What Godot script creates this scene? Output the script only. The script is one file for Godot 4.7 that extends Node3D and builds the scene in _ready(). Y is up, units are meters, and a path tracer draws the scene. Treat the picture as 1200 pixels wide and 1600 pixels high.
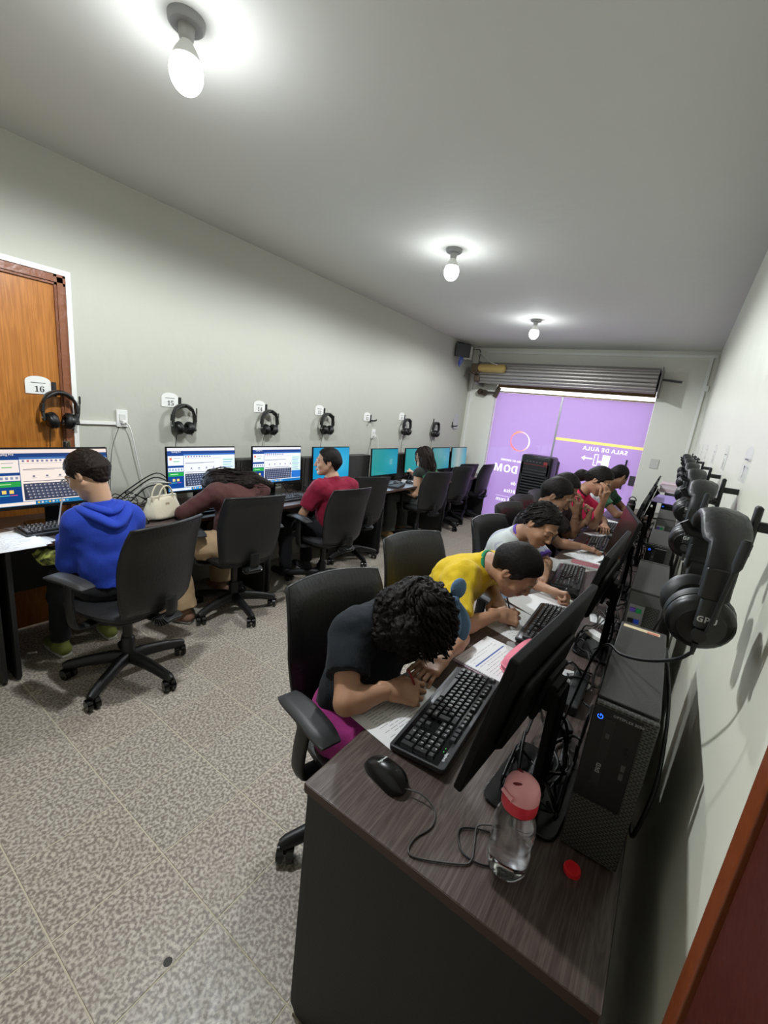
extends Node3D

# ---------- naming and tagging ----------
var used := {}
func numbered(n: String) -> String:
	var k: int = used.get(n, -1) + 1
	used[n] = k
	return n if k == 0 else "%s_%03d" % [n, k]

func thing(called: String, label: String, category: String, group := "", xf := Transform3D()) -> Node3D:
	var o := Node3D.new()
	o.name = numbered(called)
	add_child(o)
	o.transform = xf
	meta(o, label, category, group)
	return o

func meta(o: Node, label: String, category: String, group := "") -> void:
	o.set_meta("label", label)
	o.set_meta("category", category)
	if group != "":
		o.set_meta("group", group)

func part(called: String, m: Mesh, mat: Material, parent: Node, xf := Transform3D()) -> MeshInstance3D:
	var o := MeshInstance3D.new()
	o.mesh = m
	o.material_override = mat
	o.transform = xf
	if parent == null:
		o.name = numbered(called)
		add_child(o)
	else:
		o.name = called
		parent.add_child(o, true)
	return o

func single(called: String, m: Mesh, mat: Material, label: String, category: String, group := "", xf := Transform3D()) -> MeshInstance3D:
	var o := part(called, m, mat, null, xf)
	meta(o, label, category, group)
	return o

func struct(called: String, m: Mesh, mat: Material, parent: Node = null, xf := Transform3D()) -> MeshInstance3D:
	var o := part(called, m, mat, parent, xf)
	if parent == null:
		o.set_meta("kind", "structure")
	return o

func copy_of(src: Node3D, label: String, group := "", xf := Transform3D()) -> Node3D:
	var c: Node3D = src.duplicate()
	var base := src.name.trim_suffix("")
	var at := base.rfind("_")
	if at > 0 and base.substr(at + 1).is_valid_int():
		base = base.substr(0, at)
	c.name = numbered(base)
	add_child(c)
	c.transform = xf
	c.set_meta("label", label)
	if group != "":
		c.set_meta("group", group)
	return c

# x to the right, h up, d away from the camera
func V(x: float, h: float, d: float) -> Vector3:
	return Vector3(x, h, -d)

func T(p: Vector3, turn := 0.0) -> Transform3D:
	return Transform3D(Basis(Vector3.UP, turn), p)

func facing(p: Vector3, fwd: Vector3, up := Vector3.UP) -> Transform3D:   # local -z along fwd
	var z := -fwd.normalized()
	var x := up.cross(z).normalized()
	return Transform3D(Basis(x, z.cross(x), z), p)

# ---------- mesh building ----------
class G:
	var v := PackedVector3Array()
	var n := PackedVector3Array()
	var t := PackedVector2Array()
	var c := PackedColorArray()
	var ix := PackedInt32Array()
	var col := Color.WHITE

	func vert(p: Vector3, nn: Vector3, uv := Vector2.ZERO) -> int:
		v.append(p); n.append(nn); t.append(uv); c.append(col)
		return v.size() - 1

	func tri(a: int, b: int, d: int) -> void:   # wound so that Godot sees the side the normals point to
		var f := (v[b] - v[a]).cross(v[d] - v[a])
		if f.dot(n[a] + n[b] + n[d]) > 0.0:
			ix.append(a); ix.append(d); ix.append(b)
		else:
			ix.append(a); ix.append(b); ix.append(d)

	func quad(a: int, b: int, d: int, e: int) -> void:
		tri(a, b, d); tri(a, d, e)

	func face(ps: Array, uvs := []) -> void:
		var nn: Vector3 = (ps[1] - ps[0]).cross(ps[2] - ps[0]).normalized()
		var k := v.size()
		for i in ps.size():
			vert(ps[i], nn, uvs[i] if uvs.size() else Vector2(ps[i].x, ps[i].z))
		for i in range(1, ps.size() - 1):
			tri(k, k + i, k + i + 1)

	# box with rounded edges
	func box(p: Vector3, s: Vector3, b := 0.0, bs := Basis()) -> G:
		var h := s * 0.5
		b = minf(b, minf(h.x, minf(h.y, h.z)) * 0.95)
		var id := {}
		for ax in 3:
			for sg in [-1, 1]:
				var q := []
				for k in 4:
					var w := Vector3.ZERO
					var i1 := (ax + 1) % 3
					var i2 := (ax + 2) % 3
					var s1 := -1 if k == 0 or k == 3 else 1
					var s2 := -1 if k < 2 else 1
					w[ax] = sg * h[ax]
					w[i1] = s1 * (h[i1] - b)
					w[i2] = s2 * (h[i2] - b)
					var nn := Vector3.ZERO
					nn[ax] = sg
					var sgn := Vector3i.ZERO
					sgn[ax] = sg; sgn[i1] = s1; sgn[i2] = s2
					var uv := Vector2(w[i1] / s[i1] + 0.5, w[i2] / s[i2] + 0.5)
					if ax == 0: uv = Vector2(uv.y, 1.0 - uv.x)
					if ax == 2: uv = Vector2(uv.x, 1.0 - uv.y)
					var r := vert(p + bs * w, bs * nn, uv)
					id[[ax, sgn]] = r
					q.append(r)
				quad(q[0], q[1], q[2], q[3])
		if b > 0.0:
			for ax in 3:
				var i1 := (ax + 1) % 3
				var i2 := (ax + 2) % 3
				for s1 in [-1, 1]:
					for s2 in [-1, 1]:
						var lo := Vector3i.ZERO
						lo[ax] = -1; lo[i1] = s1; lo[i2] = s2
						var hi := lo
						hi[ax] = 1
						quad(id[[i1, lo]], id[[i1, hi]], id[[i2, hi]], id[[i2, lo]])
			for sx in [-1, 1]:
				for sy in [-1, 1]:
					for sz in [-1, 1]:
						var k := Vector3i(sx, sy, sz)
						tri(id[[0, k]], id[[1, k]], id[[2, k]])
		return self

	# profile of (radius, height); sharp corners stay sharp
	func lathe(prof: Array, seg := 20, xf := Transform3D()) -> G:
		for i in prof.size() - 1:
			var a: Vector2 = prof[i]
			var b: Vector2 = prof[i + 1]
			var d := (b - a).normalized()
			var na := Vector2(d.y, -d.x)
			var nb := na
			if i > 0:
				var e: Vector2 = (a - prof[i - 1]).normalized()
				if e.dot(d) > 0.72: na = (na + Vector2(e.y, -e.x)).normalized()
			if i < prof.size() - 2:
				var e: Vector2 = (prof[i + 2] - b).normalized()
				if e.dot(d) > 0.72: nb = (nb + Vector2(e.y, -e.x)).normalized()
			var k := v.size()
			for j in seg + 1:
				var an := TAU * j / seg
				var cs := cos(an)
				var sn := sin(an)
				vert(xf * Vector3(a.x * cs, a.y, a.x * sn), (xf.basis * Vector3(na.x * cs, na.y, na.x * sn)).normalized(), Vector2(float(j) / seg, float(i) / prof.size()))
				vert(xf * Vector3(b.x * cs, b.y, b.x * sn), (xf.basis * Vector3(nb.x * cs, nb.y, nb.x * sn)).normalized(), Vector2(float(j) / seg, float(i + 1) / prof.size()))
			for j in seg:
				var o := k + j * 2
				quad(o, o + 1, o + 3, o + 2)
		return self

	func ball(p: Vector3, r: Vector3, seg := 12, bs := Basis()) -> G:
		var k := v.size()
		var rings := maxi(4, seg / 2)
		for i in rings + 1:
			var a := PI * i / rings
			for j in seg + 1:
				var b := TAU * j / seg
				var u := Vector3(sin(a) * cos(b), cos(a), sin(a) * sin(b))
				vert(p + bs * (u * r), (bs * (u / r)).normalized(), Vector2(float(j) / seg, float(i) / rings))
		for i in rings:
			for j in seg:
				var o := k + i * (seg + 1) + j
				quad(o, o + 1, o + seg + 2, o + seg + 1)
		return self

	# tube along points; r is a number or an array of radii; flat squeezes along the frame's second axis
	func tube(ps: Array, r, seg := 8, flat := 1.0, ref := Vector3(0.31, 0.9, 0.2), caps := true) -> G:
		var m := ps.size()
		var k := v.size()
		var side := Vector3.ZERO
		for i in m:
			var d: Vector3 = (ps[mini(i + 1, m - 1)] - ps[maxi(i - 1, 0)]).normalized()
			if i == 0:
				side = ref.cross(d)
				if side.length() < 0.01: side = Vector3(1, 0.1, 0.3).cross(d)
				side = side.normalized()
			else:
				side = (side - d * side.dot(d)).normalized()
			var up := d.cross(side)
			var rr: float = r[i] if r is Array else r
			for j in seg + 1:
				var a := TAU * j / seg
				vert(ps[i] + (side * cos(a) + up * sin(a) * flat) * rr, (side * cos(a) * flat + up * sin(a)).normalized(), Vector2(float(j) / seg, float(i) / m))
		for i in m - 1:
			for j in seg:
				var o := k + i * (seg + 1) + j
				quad(o, o + 1, o + seg + 2, o + seg + 1)
		if caps:
			for e in 2:
				var i0 := 0 if e == 0 else m - 1
				var d: Vector3 = ps[0] - ps[1] if e == 0 else ps[m - 1] - ps[m - 2]
				d = d.normalized()
				var q := vert(ps[i0], d)
				var first := v.size()
				for j in seg + 1:
					vert(v[k + i0 * (seg + 1) + j], d)
				for j in seg:
					tri(q, first + j, first + j + 1)
		return self

	# outline in xy pushed along z from -depth/2 to depth/2, bevelled by b
	func prism(poly: PackedVector2Array, depth: float, xf := Transform3D(), b := 0.0, smooth := 0.5) -> G:
		var m := poly.size()
		if Geometry2D.is_polygon_clockwise(poly):
			poly.reverse()
		var inner := poly
		if b > 0.0:
			inner = PackedVector2Array()
			for i in m:
				var e1 := (poly[i] - poly[(i + m - 1) % m]).normalized()
				var e2 := (poly[(i + 1) % m] - poly[i]).normalized()
				var nn := Vector2(-e1.y, e1.x) + Vector2(-e2.y, e2.x)
				inner.append(poly[i] + nn.normalized() * b / maxf(0.5, nn.length() * 0.5))
		var tris := Geometry2D.triangulate_polygon(inner)
		var h := depth * 0.5
		for sg in [-1.0, 1.0]:
			var k := v.size()
			for q in inner:
				vert(xf * Vector3(q.x, q.y, h * sg), xf.basis * Vector3(0, 0, sg), q)
			for i in range(0, tris.size(), 3):
				tri(k + tris[i], k + tris[i + 1], k + tris[i + 2])
		for i in m:
			var i2 := (i + 1) % m
			var e := (poly[i2] - poly[i]).normalized()
			var e0 := (poly[i] - poly[(i + m - 1) % m]).normalized()
			var e3 := (poly[(i2 + 1) % m] - poly[i2]).normalized()
			var na := Vector2(e.y, -e.x)
			var nb := na
			if e0.dot(e) > smooth: na = (na + Vector2(e0.y, -e0.x)).normalized()
			if e3.dot(e) > smooth: nb = (nb + Vector2(e3.y, -e3.x)).normalized()
			var wa := xf.basis * Vector3(na.x, na.y, 0)
			var wb := xf.basis * Vector3(nb.x, nb.y, 0)
			var z := h - b
			var q0 := vert(xf * Vector3(poly[i].x, poly[i].y, -z), wa, Vector2(0, 0))
			var q1 := vert(xf * Vector3(poly[i2].x, poly[i2].y, -z), wb, Vector2(1, 0))
			var q2 := vert(xf * Vector3(poly[i2].x, poly[i2].y, z), wb, Vector2(1, 1))
			var q3 := vert(xf * Vector3(poly[i].x, poly[i].y, z), wa, Vector2(0, 1))
			quad(q0, q1, q2, q3)
			if b > 0.0:
				for sg in [-1.0, 1.0]:
					var zz := xf.basis * Vector3(0, 0, sg)
					var a0 := vert(xf * Vector3(poly[i].x, poly[i].y, z * sg), wa)
					var a1 := vert(xf * Vector3(poly[i2].x, poly[i2].y, z * sg), wb)
					var a2 := vert(xf * Vector3(inner[i2].x, inner[i2].y, h * sg), zz)
					var a3 := vert(xf * Vector3(inner[i].x, inner[i].y, h * sg), zz)
					quad(a0, a1, a2, a3)
		return self

	# closed pillow: f(u, w) gives the middle surface, th(u, w) the half thickness, u and w from -1 to 1
	func pillow(nu: int, nw: int, f: Callable, th: Callable) -> G:
		var mid := PackedVector3Array()
		for i in nu + 1:
			for j in nw + 1:
				mid.append(f.call(2.0 * i / nu - 1.0, 2.0 * j / nw - 1.0))
		var w1 := nw + 1
		for sg in [1.0, -1.0]:
			var k := v.size()
			var pos := PackedVector3Array()
			for i in nu + 1:
				for j in w1:
					var du := mid[mini(i + 1, nu) * w1 + j] - mid[maxi(i - 1, 0) * w1 + j]
					var dw := mid[i * w1 + mini(j + 1, nw)] - mid[i * w1 + maxi(j - 1, 0)]
					pos.append(mid[i * w1 + j] + du.cross(dw).normalized() * sg * float(th.call(2.0 * i / nu - 1.0, 2.0 * j / nw - 1.0)))
			for i in nu + 1:
				for j in w1:
					var du := pos[mini(i + 1, nu) * w1 + j] - pos[maxi(i - 1, 0) * w1 + j]
					var dw := pos[i * w1 + mini(j + 1, nw)] - pos[i * w1 + maxi(j - 1, 0)]
					vert(pos[i * w1 + j], du.cross(dw).normalized() * sg, Vector2(float(i) / nu, float(j) / nw))
			for i in nu:
				for j in nw:
					var o := k + i * w1 + j
					quad(o, o + 1, o + w1 + 1, o + w1)
		# rim
		var ring := []
		for i in nu + 1: ring.append(i * w1)
		for j in range(1, w1): ring.append(nu * w1 + j)
		for i in range(nu - 1, -1, -1): ring.append(i * w1 + nw)
		for j in range(nw - 1, 0, -1): ring.append(j)
		var tot := (nu + 1) * w1
		var base := v.size() - 2 * tot
		var cen := Vector3.ZERO
		for q in mid: cen += q
		cen /= mid.size()
		for i in ring.size():
			var a: int = ring[i]
			var b: int = ring[(i + 1) % ring.size()]
			var pa := v[base + a]; var pb := v[base + b]; var pc := v[base + tot + b]; var pd := v[base + tot + a]
			var nn := (pb - pa).cross(pd - pa)
			if nn.length() < 1e-12: continue
			nn = nn.normalized()
			if nn.dot((pa + pb) * 0.5 - cen) < 0: nn = -nn
			quad(vert(pa, nn), vert(pb, nn), vert(pc, nn), vert(pd, nn))
		return self

	func add(o: G, xf: Transform3D) -> G:
		var k := v.size()
		for i in o.v.size():
			v.append(xf * o.v[i]); n.append((xf.basis * o.n[i]).normalized()); t.append(o.t[i]); c.append(o.c[i])
		var flip := xf.basis.determinant() < 0
		for i in range(0, o.ix.size(), 3):
			ix.append(k + o.ix[i])
			ix.append(k + o.ix[i + (2 if flip else 1)])
			ix.append(k + o.ix[i + (1 if flip else 2)])
		return self

	func mesh() -> ArrayMesh:
		var a := []
		a.resize(Mesh.ARRAY_MAX)
		a[Mesh.ARRAY_VERTEX] = v; a[Mesh.ARRAY_NORMAL] = n; a[Mesh.ARRAY_TEX_UV] = t; a[Mesh.ARRAY_COLOR] = c; a[Mesh.ARRAY_INDEX] = ix
		var m := ArrayMesh.new()
		m.add_surface_from_arrays(Mesh.PRIMITIVE_TRIANGLES, a)
		return m

func bx(p: Vector3, s: Vector3, b := 0.0, bs := Basis()) -> ArrayMesh:
	return G.new().box(p, s, b, bs).mesh()

func spline(ps: Array, per := 6) -> Array:
	var o := []
	for i in ps.size() - 1:
		var a: Vector3 = ps[maxi(i - 1, 0)]
		var b: Vector3 = ps[i]
		var c: Vector3 = ps[i + 1]
		var d: Vector3 = ps[mini(i + 2, ps.size() - 1)]
		for k in per:
			o.append(b.cubic_interpolate(c, a, d, float(k) / per))
	o.append(ps[-1])
	return o

func rrect(w: float, h: float, r: float, k := 4) -> PackedVector2Array:
	var o := PackedVector2Array()
	for q in 4:
		var c := Vector2((w / 2 - r) * (1 if q == 0 or q == 3 else -1), (h / 2 - r) * (1 if q < 2 else -1))
		for i in k + 1:
			var a := PI / 2 * (q + float(i) / k)
			o.append(c + Vector2(cos(a), sin(a)) * r)
	return o

# lettering as flat or thin geometry; xf puts its centre, x to the right, y up
var fonts := {}
func font(kind: String) -> SystemFont:
	if not fonts.has(kind):
		var f := SystemFont.new()
		f.font_names = PackedStringArray([kind.trim_suffix(" Bold")])
		if kind.ends_with("Bold"): f.font_weight = 700
		fonts[kind] = f
	return fonts[kind]

func letters(text: String, height: float, kind := "Droid Sans", depth := 0.0006) -> ArrayMesh:
	var tm := TextMesh.new()
	tm.text = text
	tm.font = font(kind)
	tm.font_size = 32
	tm.pixel_size = height / 23.0
	tm.depth = depth
	tm.curve_step = 2.0
	var am := ArrayMesh.new()
	am.add_surface_from_arrays(Mesh.PRIMITIVE_TRIANGLES, tm.get_mesh_arrays())
	return am

func letters_into(g: G, text: String, height: float, xf: Transform3D, kind := "Droid Sans") -> void:
	var a: Array = letters(text, height, kind, 0.0003).surface_get_arrays(0)
	var o := G.new()
	o.v = a[Mesh.ARRAY_VERTEX]; o.n = a[Mesh.ARRAY_NORMAL]
	o.t.resize(o.v.size()); o.c.resize(o.v.size()); o.c.fill(g.col)
	if a[Mesh.ARRAY_INDEX] != null: o.ix = a[Mesh.ARRAY_INDEX]
	else: o.ix = PackedInt32Array(range(o.v.size()))
	g.add(o, xf)

# print text into a picture: (x, y) is the left end of the base line, in pixels
func ink(im: Image, text: String, x: float, y: float, height: float, col: Color, kind := "Droid Sans", mirrored := false) -> float:
	var m := letters(text, height, kind, 0.1)
	var a: Array = m.surface_get_arrays(0)
	var vs: PackedVector3Array = a[Mesh.ARRAY_VERTEX]
	var ns: PackedVector3Array = a[Mesh.ARRAY_NORMAL]
	var id: PackedInt32Array = a[Mesh.ARRAY_INDEX] if a[Mesh.ARRAY_INDEX] != null else PackedInt32Array(range(vs.size()))
	var box := m.get_aabb()
	var W := im.get_width()
	var H := im.get_height()
	for i in range(0, id.size(), 3):
		if ns[id[i]].z < 0.5: continue
		var p := []
		for k in 3:
			var q := vs[id[i + k]]
			var px := q.x - box.position.x
			p.append(Vector2(x + ((box.size.x - px) if mirrored else px), y - (q.y - box.position.y)))
		var x0 := maxi(0, floori(minf(p[0].x, minf(p[1].x, p[2].x))))
		var x1 := mini(W - 1, ceili(maxf(p[0].x, maxf(p[1].x, p[2].x))))
		var y0 := maxi(0, floori(minf(p[0].y, minf(p[1].y, p[2].y))))
		var y1 := mini(H - 1, ceili(maxf(p[0].y, maxf(p[1].y, p[2].y))))
		for yy in range(y0, y1 + 1):
			for xx in range(x0, x1 + 1):
				if Geometry2D.point_is_inside_triangle(Vector2(xx + 0.5, yy + 0.5), p[0], p[1], p[2]):
					im.set_pixel(xx, yy, col)
	return box.size.x

func tex(im: Image) -> ImageTexture:
	return ImageTexture.create_from_image(im)

# ---------- materials ----------
func mat(c: Color, rough := 0.6, metal := 0.0, spec := 0.5) -> StandardMaterial3D:
	var m := StandardMaterial3D.new()
	m.albedo_color = c
	m.roughness = rough
	m.metallic = metal
	m.metallic_specular = spec
	return m

func c8(r: int, g: int, b: int) -> Color:
	return Color(r / 255.0, g / 255.0, b / 255.0)

func noise_tex(freq: float, size: int, ramp: Array, bump := false, oct := 3, kind := FastNoiseLite.TYPE_SIMPLEX_SMOOTH, sd := 1, bump_by := 4.0) -> NoiseTexture2D:
	var f := FastNoiseLite.new()
	f.noise_type = kind
	f.frequency = freq
	f.fractal_octaves = oct
	f.seed = sd
	var t := NoiseTexture2D.new()
	t.width = size
	t.height = size
	t.seamless = true
	t.noise = f
	if bump:
		t.as_normal_map = true
		t.bump_strength = bump_by
	elif ramp.size():
		var g := Gradient.new()
		var offs := PackedFloat32Array()
		var cols := PackedColorArray()
		for r in ramp:
			offs.append(r[0])
			cols.append(r[1])
		g.offsets = offs
		g.colors = cols
		t.color_ramp = g
	return t

func tri_map(m: StandardMaterial3D, scale: float, world := false) -> StandardMaterial3D:
	m.uv1_triplanar = true
	m.uv1_world_triplanar = world
	m.uv1_scale = Vector3.ONE * scale
	return m

func bumpy(m: StandardMaterial3D, freq: float, scale: float, by: float, world := false) -> StandardMaterial3D:
	m.normal_enabled = true
	m.normal_texture = noise_tex(freq, 256, [], true, 3, FastNoiseLite.TYPE_SIMPLEX_SMOOTH, 7)
	m.normal_scale = by
	return tri_map(m, scale, world)

const FAR := 6.87
const LEFT := -3.11
const RIGHT := 0.165
const TOP := 2.735
const DESK := 0.74
var M := {}
var rng := RandomNumberGenerator.new()

func _ready() -> void:
	# camera
	var cam := Camera3D.new()
	cam.name = "camera"
	cam.keep_aspect = Camera3D.KEEP_HEIGHT
	cam.fov = 100.715
	cam.near = 0.02
	cam.transform = Transform3D(Basis(Vector3(0.81571, 0.11006, -0.56789), Vector3(-0.22154, 0.96632, -0.13095), Vector3(0.53435, 0.23263, 0.81262)).orthonormalized(), Vector3(0, 1.585, 0))
	add_child(cam)
	# sky, exposure
	var env := Environment.new()
	env.background_mode = Environment.BG_SKY
	var sm := ProceduralSkyMaterial.new()
	sm.sky_top_color = Color(0.86, 0.91, 0.98)
	sm.sky_horizon_color = Color(0.95, 0.95, 0.93)
	sm.ground_horizon_color = Color(0.8, 0.76, 0.7)
	sm.ground_bottom_color = Color(0.6, 0.55, 0.5)
	sm.energy_multiplier = 3.0
	var sky := Sky.new()
	sky.sky_material = sm
	env.sky = sky
	env.ambient_light_source = Environment.AMBIENT_SOURCE_DISABLED
	env.tonemap_mode = Environment.TONE_MAPPER_LINEAR
	env.tonemap_exposure = 1.26
	env.sdfgi_enabled = true
	env.ssao_enabled = true
	env.ssil_enabled = true
	var we := WorldEnvironment.new()
	we.name = "world_environment"
	we.environment = env
	add_child(we)
	rng.seed = 20
	materials()
	room()
	for k in 3:
		ceiling_lamp([0.96, 2.96, 5.06][k], ["nearest", "middle", "farthest"][k], LAMP_POWER * [1.28, 0.98, 1.08][k])
	build_all()

const LAMP_POWER := 1.95

func materials() -> void:
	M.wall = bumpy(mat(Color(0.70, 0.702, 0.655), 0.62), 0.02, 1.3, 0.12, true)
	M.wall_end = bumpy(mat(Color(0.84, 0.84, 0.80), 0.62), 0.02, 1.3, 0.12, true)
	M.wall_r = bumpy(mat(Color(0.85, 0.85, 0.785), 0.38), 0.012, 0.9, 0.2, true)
	M.ceil = bumpy(mat(Color(0.82, 0.82, 0.795), 0.8), 0.02, 1.0, 0.1, true)
	M.white = mat(Color(0.88, 0.88, 0.86), 0.45)
	M.black = mat(Color(0.085, 0.086, 0.089), 0.45)
	M.gloss = mat(Color(0.05, 0.05, 0.053), 0.2)
	M.dark = mat(Color(0.15, 0.152, 0.157), 0.5)
	M.leather = bumpy(mat(Color(0.115, 0.115, 0.118), 0.45), 0.05, 4.0, 0.35)
	M.rib = mat(Color(0.12, 0.12, 0.125), 0.22)
	M.grey = mat(Color(0.28, 0.285, 0.29), 0.5)
	M.steel = mat(Color(0.62, 0.62, 0.63), 0.35, 0.9)
	M.chrome = mat(Color(0.85, 0.85, 0.86), 0.15, 1.0)
	M.paper = mat(Color(0.87, 0.87, 0.87), 0.7)
	M.panel = bumpy(mat(Color(0.14, 0.142, 0.146), 0.55), 0.08, 5.0, 0.15)
	M.cable = mat(Color(0.025, 0.025, 0.027), 0.45)
	M.cable_white = mat(Color(0.82, 0.82, 0.8), 0.45)
	M.cable_grey = mat(Color(0.25, 0.245, 0.24), 0.45)
	# dark brown wood of the table tops
	var w := mat(Color.WHITE, 0.34)
	w.albedo_texture = wood_picture(512, Color(0.345, 0.30, 0.28), Color(0.26, 0.215, 0.20), Color(0.41, 0.37, 0.345), 3, 26.0)
	w.uv1_scale = Vector3.ONE
	M.wood = tri_map(w, 1.25)
	M.wood_edge = mat(Color(0.27, 0.19, 0.155), 0.45)
	var d := mat(Color.WHITE, 0.32)
	d.albedo_texture = wood_picture(512, Color(0.70, 0.445, 0.18), Color(0.62, 0.38, 0.135), Color(0.74, 0.49, 0.21), 9, 9.0)
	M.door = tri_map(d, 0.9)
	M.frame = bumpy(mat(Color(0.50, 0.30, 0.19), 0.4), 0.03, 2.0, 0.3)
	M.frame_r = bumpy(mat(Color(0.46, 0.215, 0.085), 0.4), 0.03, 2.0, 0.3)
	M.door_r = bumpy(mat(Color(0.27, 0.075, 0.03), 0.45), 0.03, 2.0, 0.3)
	# polished mottled granite-look tiles
	M.tiles = []
	var rough := noise_tex(0.045, 512, [[0.0, Color(0.5, 0.5, 0.5)], [1.0, Color(0.28, 0.28, 0.28)]], false, 2, FastNoiseLite.TYPE_SIMPLEX_SMOOTH, 12)
	var speck := noise_tex(0.05, 1024, [[0.0, c8(112, 105, 99)], [0.36, c8(136, 129, 122)], [0.5, c8(166, 160, 152)], [0.7, c8(190, 186, 178)], [1.0, c8(212, 209, 202)]], false, 4, FastNoiseLite.TYPE_SIMPLEX_SMOOTH, 4)
	for k in 3:
		var t := mat([Color(1, 0.985, 0.955), Color(0.98, 0.96, 0.925), Color(1.0, 0.975, 0.94)][k], 1.0)
		t.albedo_texture = speck
		t.roughness_texture = rough
		t.roughness_texture_channel = BaseMaterial3D.TEXTURE_CHANNEL_RED
		t.metallic_specular = 0.5
		t.uv1_offset = Vector3(0.37 * k, 0.1 * k, 0.21 * k)
		M.tiles.append(tri_map(t, 1.25, true))
	M.grout = mat(c8(196, 188, 166), 0.8)

func wood_picture(size: int, a: Color, b: Color, c: Color, sd: int, rings: float) -> ImageTexture:
	var f := FastNoiseLite.new()
	f.seed = sd
	f.frequency = 1.0
	f.fractal_octaves = 3
	var im := Image.create(size, size, false, Image.FORMAT_RGB8)
	for y in size:
		for x in size:
			# the grain runs along the picture's width; it closes on itself both ways
			var ax := TAU * x / size
			var ay := TAU * y / size
			var p := Vector3(cos(ay) * 1.3, sin(ay) * 1.3, cos(ax) * 0.16)
			var q := f.get_noise_3d(p.x * 1.2, p.y * 1.2, p.z + sin(ax) * 0.12)
			var band := 0.5 + 0.5 * sin((q * 2.0 + 0.1 * cos(ay)) * rings)
			var fine := f.get_noise_3d(p.x * 22.0 + 9.0, p.y * 22.0, cos(ax) * 1.1 + 3.0)
			var k := clampf(band * 0.6 + fine * 0.9 + 0.15, 0.0, 1.0)
			im.set_pixel(y, x, a.lerp(b, k).lerp(c, clampf(-fine * 1.3, 0.0, 0.7)))
	return tex(im)

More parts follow.
